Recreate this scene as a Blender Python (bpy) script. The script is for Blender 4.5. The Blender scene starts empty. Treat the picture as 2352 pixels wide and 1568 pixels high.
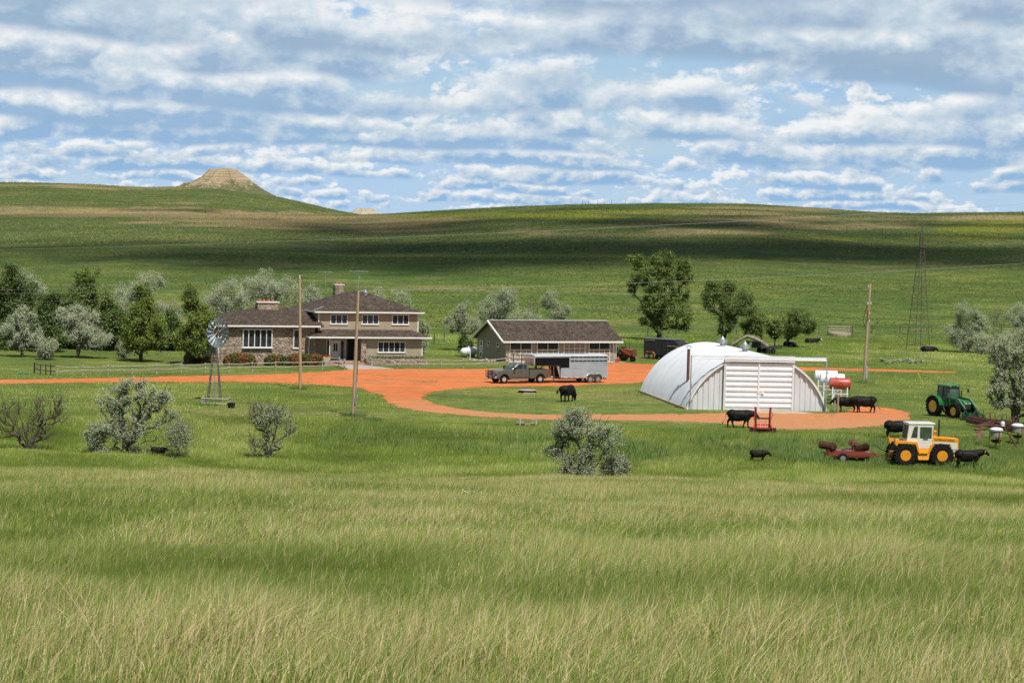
import bpy, bmesh, math, random
import numpy as np
from mathutils import Vector, Matrix
R = math.radians
SC = bpy.context.scene
COL = SC.collection
PI = math.pi

# ------------------------------------------------------------------ camera
H = 16.2; F = 5400.0; ROLL = R(1.5); PITCH = math.atan(284.0 / F)
fw = Vector((0, math.cos(PITCH), -math.sin(PITCH)))
U0 = Vector((0, math.sin(PITCH), math.cos(PITCH))); R0 = Vector((1, 0, 0))
CR = R0 * math.cos(ROLL) + U0 * math.sin(ROLL)
CU = U0 * math.cos(ROLL) - R0 * math.sin(ROLL)
cd = bpy.data.cameras.new('camera'); cam = bpy.data.objects.new('camera', cd); COL.objects.link(cam)
cam.matrix_world = Matrix(((CR.x, CU.x, -fw.x, 0), (CR.y, CU.y, -fw.y, 0), (CR.z, CU.z, -fw.z, H), (0, 0, 0, 1)))
cd.sensor_width = 36; cd.lens = 36 * F / 2352; cd.clip_end = 30000; cd.clip_start = .5
SC.camera = cam

# ------------------------------------------------------------------ terrain
rs = np.random.RandomState(3)
_w = [(rs.uniform(0, 2 * PI), rs.uniform(0, 2 * PI), rs.uniform(.6, 1.6)) for _ in range(9)]
def wob(X, Y, L):
    s = 0
    for a, p, k in _w:
        s = s + np.sin((X * math.cos(a) + Y * math.sin(a)) * k * 2 * PI / L + p)
    return s / 4.5
def vnoise(X, Y, L, seed=0):
    x, y = np.asarray(X, float) / L + 500.3 + seed * 7.31, np.asarray(Y, float) / L + 500.7 + seed * 3.17
    xi, yi = np.floor(x).astype(np.int64), np.floor(y).astype(np.int64); fx, fy = x - xi, y - yi
    fx = fx * fx * (3 - 2 * fx); fy = fy * fy * (3 - 2 * fy)
    def h(a, b):
        n = (a * 374761393 + b * 668265263 + seed * 974711) & 0x7fffffff
        n = ((n ^ (n >> 13)) * 1274126177) & 0x7fffffff
        return ((n ^ (n >> 16)) & 0xffff) / 32767.5 - 1
    return (h(xi, yi) * (1 - fx) + h(xi + 1, yi) * fx) * (1 - fy) + (h(xi, yi + 1) * (1 - fx) + h(xi + 1, yi + 1) * fx) * fy
def fbm(X, Y, L, seed=0, o=4):
    s = 0; a = 1.; t = 0
    for k in range(o): s = s + a * vnoise(X, Y, L / 2 ** k, seed + k); t += a; a *= .55
    return s / t * 1.6
_ty = np.arange(-600, 420, .5)
_tz = np.interp(_ty, [-600, 0, 20, 60, 100, 116, 124, 140, 160, 169, 181, 420], [19, 14.7, 12.7, 8.7, 4.7, 3.1, 2.1, -.55, -.9, -.8, 0, 0])
_k = np.exp(-np.linspace(-2.5, 2.5, 17) ** 2 / 2); _k /= _k.sum()
_tz = np.convolve(np.pad(_tz, 8, mode='edge'), _k, 'valid')
def hz(x): return 500 + math.tan(ROLL) * (x - 1176)
def _sky(pts, D):
    xs = np.array([(p[0] - 1176) / F for p in pts]); zs = np.array([H - D * (p[1] - hz(p[0])) / F for p in pts])
    return xs, zs
D1, D2 = 1100., 2350.
S1 = _sky([(-900, 505), (0, 492), (300, 490), (600, 493), (800, 494), (880, 491), (1000, 484), (1150, 476), (1300, 470), (1500, 466), (1700, 469), (1850, 477), (2000, 486), (2100, 489), (2200, 487), (2352, 486), (3200, 470)], D1)
S2 = _sky([(-900, 420), (0, 420), (200, 424), (330, 430), (400, 429), (500, 432), (600, 446), (640, 452), (700, 466), (760, 480), (830, 492), (900, 510), (1100, 545), (3200, 560)], D2)
def sstep(a, b, x):
    t = np.clip((x - a) / (b - a), 0, 1); return t * t * (3 - 2 * t)
def terrain(X, Y):
    X = np.asarray(X, float); Y = np.asarray(Y, float)
    a = X / np.maximum(Y, 1.0)
    near = np.interp(Y - .04 * X, _ty, _tz)
    amp = sstep(10, 40, Y) * (1 - sstep(165, 183, Y))
    near = near + amp * .22 * wob(X, Y, 26)
    near = near + .75 * np.exp(-((Y - 151) / 5.) ** 2) * sstep(-17, -26, X)
    z1 = np.interp(a, *S1); z2 = np.interp(a, *S2)
    s = np.clip((Y - 330) / (D1 - 330), 0, 2)
    up = np.where(s < 1, np.sin(np.clip(s, 0, 1) * PI / 2) * .45 + .55 * s ** 1.15, 1)
    h1 = z1 * up - np.where(Y > D1, (Y - D1) * .03 + ((Y - D1) / 600.) ** 2 * 6, 0)
    t = np.clip((Y - 1150) / (D2 - 1150), 0, 1)
    h2 = z2 * (t ** .9) - (1 - t) * 12 - np.where(Y > D2, (Y - D2) * .02, 0)
    far = np.where(Y > 1150, np.maximum(h1, h2), h1)
    far = far + sstep(360, 600, Y) * wob(X, Y, 170) * 1.5 * (1 - .6 * sstep(950, 1100, Y)) + sstep(1250, 1500, Y) * wob(X, Y, 420) * 1.0
    return np.where(Y < 330, near, np.maximum(far, -30))
def ray(u, v):
    d = fw + CR * ((u - 1176) / F) - CU * ((v - 784) / F)
    return d / d.y
def G(u, v, start=132):
    d = ray(u, v); ys = np.concatenate([np.arange(start, 400, .05), np.arange(400, 3000, 1.)])
    g = H + d.z * ys - terrain(d.x * ys, ys)
    i = int(np.argmax(g <= 0)); y = ys[i]
    return Vector((d.x * y, y, float(terrain(d.x * y, y))))
def AT(u, v, y):
    d = ray(u, v); return Vector((d.x * y, y, H + d.z * y))
def PX(p):
    q = Vector(p) - Vector((0, 0, H)); k = q.dot(fw)
    return 1176 + F * q.dot(CR) / k, 784 - F * q.dot(CU) / k

# ------------------------------------------------------------------ materials
def nmat(name):
    m = bpy.data.materials.new(name); m.use_nodes = True
    nt = m.node_tree; b = nt.nodes['Principled BSDF']
    return m, nt, b
def N(nt, t, **kw):
    n = nt.nodes.new(t)
    for k, v in kw.items():
        if k.startswith('i_'): n.inputs[k[2:].replace('_', ' ')].default_value = v
        elif k.startswith('n_'): n.inputs[int(k[2:])].default_value = v
        else: setattr(n, k, v)
    return n
def ramp(nt, src, stops, interp='LINEAR'):
    n = N(nt, 'ShaderNodeValToRGB'); cr = n.color_ramp; cr.interpolation = interp
    while len(cr.elements) < len(stops): cr.elements.new(.5)
    for e, (p, c) in zip(cr.elements, stops):
        e.position = p; e.color = tuple(c) + (1,) if len(c) == 3 else c
    nt.links.new(src, n.inputs[0]); return n.outputs[0]
def mixc(nt, fac, a, b, mode='MIX'):
    n = N(nt, 'ShaderNodeMix', data_type='RGBA', blend_type=mode)
    for s, i in ((fac, 0), (a, 6), (b, 7)):
        if hasattr(s, 'is_output'): nt.links.new(s, n.inputs[i])
        else: n.inputs[i].default_value = s if i == 0 else (tuple(s) + (1,) if len(s) == 3 else s)
    return n.outputs[2]
def mth(nt, op, a, b=None, c=None, clamp=False):
    n = N(nt, 'ShaderNodeMath', operation=op, use_clamp=clamp)
    for i, s in enumerate((a, b, c)):
        if s is None: continue
        if hasattr(s, 'is_output'): nt.links.new(s, n.inputs[i])
        else: n.inputs[i].default_value = s
    return n.outputs[0]
def noise(nt, vec, scale, detail=4, rough=.55, dim='3D'):
    n = N(nt, 'ShaderNodeTexNoise', i_Scale=scale, i_Detail=detail, i_Roughness=rough, noise_dimensions=dim)
    if vec is not None: nt.links.new(vec, n.inputs['Vector'])
    return n.outputs[0]
def coords(nt, which='Object', scale=None):
    o = N(nt, 'ShaderNodeTexCoord').outputs[which]
    if scale:
        mp = N(nt, 'ShaderNodeMapping'); mp.inputs['Scale'].default_value = scale
        nt.links.new(o, mp.inputs[0]); o = mp.outputs[0]
    return o
def bump(nt, b, h, strength=.4, dist=.02):
    n = N(nt, 'ShaderNodeBump', i_Strength=strength, i_Distance=dist)
    nt.links.new(h, n.inputs['Height']); nt.links.new(n.outputs[0], b.inputs['Normal'])
def M(name, c, rough=.6, metal=0, c2=None, scale=4, amt=1, c3=None, lo=.4, hi=.62, bmp=0, spec=None, aniso=None):
    """plain or mottled paint, metal, wood: base colour c broken up by patches of c2 (wear, rust, dust)"""
    m, nt, b = nmat(name)
    b.inputs['Roughness'].default_value = rough; b.inputs['Metallic'].default_value = metal
    if spec is not None: b.inputs['Specular IOR Level'].default_value = spec
    if c2 is None: c2 = tuple(x * .78 for x in c); amt = .6
    co = coords(nt, 'Object', aniso)
    n1 = noise(nt, co, scale, 6, .6)
    f = ramp(nt, n1, [(lo, (0, 0, 0)), (hi, (amt, amt, amt))])
    col = mixc(nt, f, c, c2)
    if c3:
        n2 = noise(nt, co, scale * 3.1, 5, .6)
        col = mixc(nt, ramp(nt, n2, [(.55, (0, 0, 0)), (.7, (1, 1, 1))]), col, c3)
    nt.links.new(col, b.inputs['Base Color'])
    if bmp: bump(nt, b, noise(nt, co, scale * 5, 4), bmp, .02)
    return m

# ------------------------------------------------------------------ mesh helpers
class MB:
    def __init__(s): s.v = []; s.f = []
    def add(s, vs, fs, T=None):
        o = len(s.v)
        s.v += [tuple(T @ Vector(p)) for p in vs] if T is not None else [tuple(p) for p in vs]
        s.f += [tuple(i + o for i in f) for f in fs]; return s
    def bx(s, x0, x1, y0, y1, z0, z1, T=None):
        return s.add([(x0, y0, z0), (x1, y0, z0), (x1, y1, z0), (x0, y1, z0), (x0, y0, z1), (x1, y0, z1), (x1, y1, z1), (x0, y1, z1)],
                     [(3, 2, 1, 0), (4, 5, 6, 7), (0, 1, 5, 4), (1, 2, 6, 5), (2, 3, 7, 6), (3, 0, 4, 7)], T)
    def tube(s, pts, r, n=8, cap=True, T=None, sq=False):
        pts = [Vector(p) for p in pts]; m = len(pts)
        rr = [r] * m if not hasattr(r, '__len__') else r
        vs = []; fs = []; up = None
        for i, p in enumerate(pts):
            t = (pts[min(i + 1, m - 1)] - pts[max(i - 1, 0)])
            t = t.normalized() if t.length > 1e-9 else Vector((0, 0, 1))
            if up is None:
                up = Vector((0, 0, 1)) if abs(t.z) < .9 else Vector((1, 0, 0))
            a = t.cross(up)
            if a.length < 1e-4: a = t.cross(Vector((.3, 1, .2)))
            a.normalize(); b = a.cross(t).normalized(); up = b
            for k in range(n):
                th = 2 * PI * k / n + (PI / 4 if sq else 0)
                vs.append(p + (a * math.cos(th) + b * math.sin(th)) * rr[i] * (1.414 if sq else 1))
        for i in range(m - 1):
            for k in range(n):
                fs.append((i * n + k, i * n + (k + 1) % n, (i + 1) * n + (k + 1) % n, (i + 1) * n + k))
        if cap: fs.append(tuple(range(n))[::-1]); fs.append(tuple((m - 1) * n + k for k in range(n)))
        return s.add(vs, fs, T)
    def bar(s, a, b, w): return s.tube([a, b], w / 2, 4, sq=True)
    def lathe(s, prof, n=24, T=None, close=False):
        vs = []; fs = []; m = len(prof)
        for r, z in prof:
            for k in range(n): vs.append((r * math.cos(2 * PI * k / n), r * math.sin(2 * PI * k / n), z))
        for i in range(m if close else m - 1):
            j = (i + 1) % m
            for k in range(n): fs.append((i * n + k, i * n + (k + 1) % n, j * n + (k + 1) % n, j * n + k))
        if not close:
            if prof[0][0] > 1e-6: fs.append(tuple(range(n))[::-1])
            if prof[-1][0] > 1e-6: fs.append(tuple((m - 1) * n + k for k in range(n)))
        return s.add(vs, fs, T)
    def prism(s, poly, ax, a, b, T=None):
        """extrude a 2-D outline along axis ax from a to b; outline coords are the two other axes in xyz order"""
        def mk(p, t): return (t, p[0], p[1]) if ax == 'x' else ((p[0], t, p[1]) if ax == 'y' else (p[0], p[1], t))
        n = len(poly); vs = [mk(p, a) for p in poly] + [mk(p, b) for p in poly]
        fs = [tuple(range(n)), tuple(range(2 * n - 1, n - 1, -1))] + [(i, (i + 1) % n + 0, (i + 1) % n + n, i + n) for i in range(n)]
        return s.add(vs, fs, T)
    def ball(s, c, r, n=12, T=None):
        r = (r, r, r) if not hasattr(r, '__len__') else r
        m = max(4, n // 2); vs = [(c[0], c[1], c[2] - r[2])]; fs = []
        for i in range(1, m):
            ph = -PI / 2 + PI * i / m
            for k in range(n):
                th = 2 * PI * k / n
                vs.append((c[0] + r[0] * math.cos(ph) * math.cos(th), c[1] + r[1] * math.cos(ph) * math.sin(th), c[2] + r[2] * math.sin(ph)))
        vs.append((c[0], c[1], c[2] + r[2])); top = len(vs) - 1
        for k in range(n):
            fs.append((0, 1 + (k + 1) % n, 1 + k)); fs.append((top, top - n + k, top - n + (k + 1) % n))
        for i in range(m - 2):
            for k in range(n):
                a = 1 + i * n + k; b = 1 + i * n + (k + 1) % n
                fs.append((a, b, b + n, a + n))
        return s.add(vs, fs, T)
    def mesh(s, name):
        me = bpy.data.meshes.new(name); me.from_pydata(s.v, [], s.f)
        bm = bmesh.new(); bm.from_mesh(me); bmesh.ops.recalc_face_normals(bm, faces=bm.faces)
        uv = bm.loops.layers.uv.new('UVMap'); Z = Vector((0, 0, 1))
        for f in bm.faces:
            n = f.normal; t = Z.cross(n)
            t = t.normalized() if t.length > 1e-3 else Vector((1, 0, 0))
            b = n.cross(t)
            for l in f.loops: l[uv].uv = (l.vert.co.dot(t), l.vert.co.dot(b))
        bm.to_mesh(me); bm.free(); return me
    def build(s, name, mat, parent=None, smooth=None, bev=0):
        me = s.mesh(name); o = bpy.data.objects.new(name, me); COL.objects.link(o)
        me.materials.append(mat)
        if parent is not None: o.parent = parent
        if smooth is not None:
            me.polygons.foreach_set('use_smooth', [True] * len(me.polygons)); me.set_sharp_from_angle(angle=R(smooth))
        if bev:
            b = o.modifiers.new('bevel', 'BEVEL'); b.width = bev; b.segments = 2; b.limit_method = 'ANGLE'; b.angle_limit = R(40)
        return o
def tag(o, label, cat, group=None, kind=None):
    if label: o['label'] = label
    if cat: o['category'] = cat
    if group: o['group'] = group
    if kind: o['kind'] = kind
    return o
def thing(name, label, cat, loc, rz=0, group=None):
    o = bpy.data.objects.new(name, None); COL.objects.link(o); o.empty_display_size = .3
    o.location = loc; o.rotation_euler = (0, 0, rz); return tag(o, label, cat, group)
def hold(name, parent, loc=(0, 0, 0)):
    o = bpy.data.objects.new(name, None); COL.objects.link(o); o.parent = parent; o.location = loc; return o
def kids(o): return [c for c in bpy.data.objects if c.parent == o]
def copy_tree(o, parent=None):
    c = o.copy(); COL.objects.link(c)
    if parent is not None: c.parent = parent; c.matrix_parent_inverse = o.matrix_parent_inverse
    for ch in kids(o): copy_tree(ch, c)
    return c
def raw_mesh(name, V, T, mat, colors=None, normals_up=False):
    """big triangle mesh from numpy arrays"""
    me = bpy.data.meshes.new(name); nv = len(V); nf = len(T)
    me.vertices.add(nv); me.vertices.foreach_set('co', np.ascontiguousarray(V, dtype=np.float32).ravel())
    k = T.shape[1]
    me.loops.add(nf * k); me.loops.foreach_set('vertex_index', np.ascontiguousarray(T, dtype=np.int32).ravel())
    me.polygons.add(nf); me.polygons.foreach_set('loop_start', np.arange(0, nf * k, k, dtype=np.int32))
    me.update(calc_edges=True)
    if colors is not None:
        a = me.attributes.new('col', 'FLOAT_COLOR', 'POINT')
        a.data.foreach_set('color', np.ascontiguousarray(np.hstack([colors, np.ones((nv, 1))]), dtype=np.float32).ravel())
    me.materials.append(mat)
    return me
def link(name, me, parent=None):
    o = bpy.data.objects.new(name, me); COL.objects.link(o)
    if parent is not None: o.parent = parent
    return o
# ------------------------------------------------------------------ sun and sky
EL, AZ = R(60), R(26)      # sun behind the camera, to its right
SUN = Vector((math.cos(EL) * math.sin(AZ), -math.cos(EL) * math.cos(AZ), math.sin(EL)))
ld = bpy.data.lights.new('sun', 'SUN'); ld.energy = 4.9; ld.angle = R(.53); ld.color = (1, .955, .88)
sun = bpy.data.objects.new('sun', ld); COL.objects.link(sun)
sun.rotation_euler = SUN.to_track_quat('Z', 'Y').to_euler(); sun.location = (40, -40, 120)
w = bpy.data.worlds.new('World'); SC.world = w; w.use_nodes = True
nt = w.node_tree; L = nt.links; bg = nt.nodes['Background']; bg.inputs['Strength'].default_value = .1
sk = N(nt, 'ShaderNodeTexSky', sky_type='NISHITA', sun_disc=False, sun_elevation=EL, sun_rotation=math.atan2(SUN.x, SUN.y), altitude=800, air_density=1, dust_density=.6, ozone_density=1.4)
tc = N(nt, 'ShaderNodeTexCoord'); sx = N(nt, 'ShaderNodeSeparateXYZ'); L.new(tc.outputs['Generated'], sx.inputs[0])
az = mth(nt, 'MULTIPLY', mth(nt, 'ARCTAN2', sx.outputs[0], sx.outputs[1]), 57.2958)
el = mth(nt, 'MULTIPLY', mth(nt, 'ARCSINE', sx.outputs[2]), 57.2958)
def ss(x, a, b, lo=0., hi=1.):
    m_ = N(nt, 'ShaderNodeMapRange', interpolation_type='SMOOTHSTEP'); L.new(x, m_.inputs[0])
    for i, q in enumerate((a, b, lo, hi)): m_.inputs[i + 1].default_value = q
    return m_.outputs[0]
def xy(x, y):
    c = N(nt, 'ShaderNodeCombineXYZ'); L.new(x, c.inputs[0]); L.new(y, c.inputs[1]); return c.outputs[0]
def fma(x, k, c): return mth(nt, 'MULTIPLY_ADD', x, k, c)
# open sky: Nishita under a thin veil, paler towards the horizon
veil = noise(nt, xy(fma(az, .12, 3.), fma(el, .5, 1.)), 1.0, 4, .6, '2D')
skyc = mixc(nt, ss(veil, .3, .75, .45, .8), sk.outputs[0], (3.0, 5.2, 8.4))
skyc = mixc(nt, ss(el, 0, 2.5, .6, 0), skyc, (4.9, 6.8, 8.9))
# one layer of stratocumulus, row behind row out to the horizon: (base elevation, depth, cover)
rows = [(.10, .34, .03), (.36, .42, .06), (.62, .46, .02), (.88, .66, .08), (1.25, .70, .03), (1.6, 1.0, .10), (2.05, 1.15, .04), (2.6, 1.6, .13), (3.35, 1.6, .04), (3.9, 2.1, .14), (4.9, 2.4, .08), (5.35, 3.0, .10), (7.0, 4.0, .1)]
col = skyc
for k, (e0, hh, cov) in enumerate(rows):
    sd = 13.7 * k + 4.1
    wobn = noise(nt, xy(fma(az, .17 / hh, sd), fma(el, 0., sd)), 1., 2, .5, '2D')
    y = mth(nt, 'SUBTRACT', fma(el, 1 / hh, -e0 / hh), fma(wobn, .8, -.4))
    px_, py_ = fma(az, .46 / hh, sd), fma(y, .74, sd * 1.7)
    n = noise(nt, xy(px_, py_), 1.5, 8, .57, '2D')
    n2 = noise(nt, xy(fma(px_, 1., -.07), fma(py_, 1., .15)), 1.5, 5, .57, '2D')
    cvr = noise(nt, xy(fma(az, .12 / hh, sd * 2.3), fma(y, .3, 0.)), 1., 2.5, .5, '2D')
    d = mth(nt, 'ADD', n, fma(cvr, 1.35, -1.075 + cov))
    d = mth(nt, 'ADD', d, ss(y, .1, 1.2, .0, -.42))
    a = mth(nt, 'MULTIPLY', ss(d, -.02, .13), ss(y, -.12, .06))
    emb = mth(nt, 'MULTIPLY', mth(nt, 'SUBTRACT', n, n2), 2.6)
    lit = mth(nt, 'ADD', mth(nt, 'ADD', ss(y, -.05, .55, .10, .70), emb), ss(d, .0, .32, .22, -.20))
    far = min(1, e0 / 4.)
    cb_ = tuple(np.array((2.7, 4.8, 7.6)) * (1 - far) + np.array((3.2, 4.5, 6.1)) * far)
    cm_ = (5.5, 6.6, 7.6); ct_ = tuple(np.array((8.5, 8.8, 9.0)) * (1 - far) + np.array((9.5, 9.5, 9.4)) * far)
    cc = ramp(nt, lit, [(.0, tuple(x / 10 for x in cb_)), (.42, tuple(x / 10 for x in cm_)), (.90, tuple(x / 10 for x in ct_))])
    cc = mixc(nt, 1., cc, (10, 10, 10), 'MULTIPLY')
    col = mixc(nt, mth(nt, 'MULTIPLY', a, .94), col, cc)
L.new(col, bg.inputs['Color'])
# the sky overhead, between the cloud banks
bg2 = N(nt, 'ShaderNodeBackground', i_Strength=.055)
zc = mth(nt, 'MAXIMUM', sx.outputs[2], .05)
oc = noise(nt, xy(mth(nt, 'DIVIDE', sx.outputs[0], zc), mth(nt, 'DIVIDE', sx.outputs[1], zc)), 1.6, 4, .55, '2D')
L.new(mixc(nt, ss(oc, .40, .62, 0, .9), sk.outputs[0], (6.0, 7.2, 9.0)), bg2.inputs['Color'])
ms = N(nt, 'ShaderNodeMixShader'); L.new(ss(el, 8.5, 10.5), ms.inputs[0]); L.new(bg.outputs[0], ms.inputs[1]); L.new(bg2.outputs[0], ms.inputs[2])
L.new(ms.outputs[0], nt.nodes['World Output'].inputs[0])
w.cycles.sampling_method = 'MANUAL'; w.cycles.sample_map_resolution = 512
SC.view_settings.view_transform = 'Standard'; SC.view_settings.look = 'None'; SC.view_settings.exposure = 0; SC.view_settings.gamma = 1
SC.view_settings.use_curve_mapping = False
SC.cycles.max_bounces = 5; SC.cycles.diffuse_bounces = 3; SC.cycles.transparent_max_bounces = 40; SC.cycles.caustics_reflective = False; SC.cycles.caustics_refractive = False
# ------------------------------------------------------------------ ground sheet
ang = np.concatenate([np.linspace(-180, -62, 36)[:-1], np.linspace(-62, -14, 60)[:-1], np.linspace(-14, 14, 470), np.linspace(14, 62, 60)[1:], np.linspace(62, 180, 36)[1:]])
rad = np.concatenate([[.6], np.geomspace(2, 120, 90), np.arange(122, 190, 1.1), np.geomspace(190, 9000, 330)])
AA, RR = np.meshgrid(np.radians(ang), rad)
GX, GY = RR * np.sin(AA), RR * np.cos(AA); GZ = terrain(GX, GY)
GZ = np.where(RR > 3500, np.minimum(GZ, -6) , GZ)
V = np.stack([GX, GY, GZ], -1).reshape(-1, 3)
nr, na = GX.shape
ii, jj = np.meshgrid(np.arange(nr - 1), np.arange(na - 1), indexing='ij')
q = (ii * na + jj).ravel(); T = np.stack([q, q + 1, q + na + 1, q + na], -1)
# plant cover, zone by zone (what grows there, not how it is lit)
def pix(X, Y, Z):
    p = np.stack([X, Y, Z - H], -1); k = np.maximum(p @ np.array(fw), 1.)
    return 1176 + F * (p @ np.array(CR)) / k, 784 - F * (p @ np.array(CU)) / k
green = np.array((.105, .150, .036)); lawn = np.array((.140, .178, .046)); hill = np.array((.096, .128, .038)); dry = np.array((.27, .215, .11)); lime = np.array((.170, .195, .022)); teal = np.array((.085, .130, .045))
def cover(X_, Y_, Z_):
    """colour of what grows at each spot"""
    S = {'C': np.tile(green, (len(X_), 1))}
    def put(m, c):
        m = np.clip(m, 0, 1)[:, None]; S['C'] = S['C'] * (1 - m) + np.array(c) * m
    put(sstep(178, 190, Y_), lawn); put(sstep(268, 300, Y_), (.105, .150, .036)); put(sstep(420, 700, Y_), hill)
    uu, vv = pix(X_, Y_, Z_); front = (Y_ > 20)
    wb = fbm(X_, Y_, 34, 3, 5); wl = fbm(X_ * .6, Y_, 190, 9)
    def patch(u, v, su, sv, c, k=1., wv=.45):
        """a stand of dry grass or fresh growth on the ground round the spot seen at u, v"""
        d = ((uu - u) / su) ** 2 + ((vv - v) / sv) ** 2 + wv * wb + wv * .6 * wl
        put(k * (1 - sstep(.35, 1.25, d)) * front, c)
    for a in [(120, 484, 330, 9), (420, 494, 380, 8), (820, 512, 300, 20), (600, 498, 260, 10), (1030, 530, 220, 12), (1400, 540, 260, 8), (1620, 532, 200, 9), (1750, 505, 230, 8), (1980, 498, 150, 7), (2150, 503, 190, 5), (1560, 562, 170, 5), (2290, 498, 110, 4), (2020, 514, 110, 4), (1700, 486, 300, 9), (1900, 503, 260, 8), (1850, 522, 260, 6), (2250, 501, 150, 5), (1620, 512, 200, 6), (900, 500, 200, 7), (250, 487, 300, 6), (560, 520, 200, 5), (60, 426, 260, 3), (300, 432, 200, 3), (430, 467, 60, 1.6), (330, 512, 60, 2.5)]:
        patch(*a, dry, .74, 1.0)
    for a in [(1180, 494, 200, 7), (1420, 486, 240, 6), (1330, 500, 150, 6), (2250, 524, 120, 7), (2300, 510, 80, 5), (1900, 548, 110, 4), (2300, 530, 160, 7), (960, 498, 70, 4), (1150, 604, 90, 4), (2200, 545, 150, 5), (1750, 597, 120, 4)]:
        patch(*a, lime, .7)
    for a in [(1000, 992, 90, 14), (1600, 1012, 210, 22), (1760, 1018, 90, 22), (900, 985, 60, 12), (300, 985, 120, 14), (1380, 1005, 80, 12)]:
        patch(*a, teal, .7)
    for a in [(1690, 1022, 22, 11), (1862, 1030, 20, 14)]:
        patch(*a, (.34, .25, .14), .9, .2)
    for a in [(1560, 1000, 120, 4), (2000, 985, 60, 4), (1480, 1000, 70, 4)]:
        patch(*a, (.30, .19, .09), .45)
    put(.5 * np.exp(-((Y_ - 112) / 9.) ** 2), (.22, .19, .085))

    return S['C']
C = cover(*V.T)
gm, nt, b = nmat('grassland'); L = nt.links
at = N(nt, 'ShaderNodeAttribute', attribute_name='col')
pos = N(nt, 'ShaderNodeNewGeometry').outputs['Position']
mp = N(nt, 'ShaderNodeMapping'); L.new(pos, mp.inputs[0]); mp.inputs['Scale'].default_value = (.55, .8, 0)
big = noise(nt, mp.outputs[0], .022, 5, .6); mid = noise(nt, mp.outputs[0], .14, 5, .62); fine = noise(nt, mp.outputs[0], 1.1, 4, .65)
col = mixc(nt, 1., at.outputs[0], ramp(nt, big, [(.30, (.62, .72, .74)), (.5, (1, 1, 1)), (.72, (1.45, 1.2, .95))]), 'MULTIPLY')
col = mixc(nt, 1., col, ramp(nt, mid, [(.30, (.50, .62, .58)), (.5, (1, 1, 1)), (.68, (1.6, 1.36, 1.2))]), 'MULTIPLY')
spk = noise(nt, pos, .55, 3, .5)
col = mixc(nt, ramp(nt, spk, [(.60, (0, 0, 0)), (.68, (.5, .5, .5))]), col, (.045, .06, .025))
tanp = mth(nt, 'ADD', noise(nt, mp.outputs[0], .045, 6, .68), mth(nt, 'MULTIPLY_ADD', fine, .25, -.125))
col = mixc(nt, ramp(nt, tanp, [(.55, (0, 0, 0)), (.68, (.6, .6, .6))]), col, (.27, .205, .105))
col = mixc(nt, 1., col, ramp(nt, fine, [(.25, (.55, .6, .55)), (.5, (1, 1, 1)), (.75, (1.5, 1.45, 1.3))]), 'MULTIPLY')
L.new(col, b.inputs['Base Color']); b.inputs['Roughness'].default_value = .95; b.inputs['Specular IOR Level'].default_value = .1
bump(nt, b, mth(nt, 'ADD', mth(nt, 'MULTIPLY', mid, 2.5), fine), .9, .45)
me = raw_mesh('ground', V, T, gm, C); me.polygons.foreach_set('use_smooth', [True] * len(me.polygons))
tag(link('ground', me), 'rolling green prairie with drier tan brows on the far slopes', None, kind='structure')

# ------------------------------------------------------------------ red gravel road, concrete walk and pad
def smooth_outline(uv, step=.45, jit=.16, seed=1):
    rg = random.Random(seed); P = [G(u, v) for u, v in uv]; out = []
    n = len(P)
    for i in range(n):
        p0, p1, p2, p3 = P[i - 1], P[i], P[(i + 1) % n], P[(i + 2) % n]
        m = max(2, int((p2 - p1).length / step))
        for k in range(m):
            t = k / m; q = p1.lerp(p2, t)
            a0, a1 = (p1 - p0).length, (p2 - p1).length; a2 = (p3 - p2).length
            if max(a0, a1, a2) < 8 * min(a0, a1, a2) + .1:
                q = .5 * ((2 * p1) + (p2 - p0) * t + (2 * p0 - 5 * p1 + 4 * p2 - p3) * t * t + (3 * p1 - p0 - 3 * p2 + p3) * t ** 3)
            out.append((q.x + rg.gauss(0, jit) + .4 * float(fbm(q.x, q.y, 3.0, 5)), q.y + rg.gauss(0, jit * 1.5) + .55 * float(fbm(q.x, q.y, 3.2, 6))))
    return out
road_uv = [(-160, 870.5), (0, 873), (250, 868), (471, 863.5), (680, 857.5), (783, 851), (835, 847.5), (920, 847), (1013, 847.5), (1104, 847.5), (1250, 844), (1340, 838), (1397, 835.5), (1440, 834.8), (1496, 837), (1640, 840), (1849, 844), (1985, 847), (2100, 850.5), (2188, 853.5),
           (2188, 855.5), (2100, 854.5), (1985, 852.5), (1845, 852), (1700, 857), (1560, 869), (1482, 877), (1391, 883), (1253, 886.6), (1125, 889), (1051, 893), (998, 900.5), (972, 912), (998, 927), (1040, 936.5), (1104, 946), (1252, 953), (1421, 952), (1553, 951), (1640, 948.5), (1700, 947), (1911, 949), (1966, 935), (2017, 936.3), (2060, 942), (2082, 948), (2089, 955), (2078, 963), (2034, 973), (1979, 981), (1910, 985.5), (1845, 987), (1793, 986), (1727, 981), (1629, 969.4), (1512, 968), (1421, 966), (1250, 963), (1175, 960), (1050, 953), (950, 943), (905, 932), (885, 920), (871, 906), (835, 895), (783, 887.5), (680, 881.5), (471, 876.8), (250, 878.5), (0, 881), (-160, 882)]
road_out = smooth_outline(road_uv)
walk_out = [tuple(G(u, v).xy) for u, v in [(768, 838.5), (829, 838.5), (862, 842), (905, 847.5), (800, 849.5), (795, 846)]]
pad_out = [tuple(G(u, v).xy) for u, v in [(1661, 941), (1826, 944.5), (1871, 949.5), (1830, 952), (1740, 949), (1690, 946)]]
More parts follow.
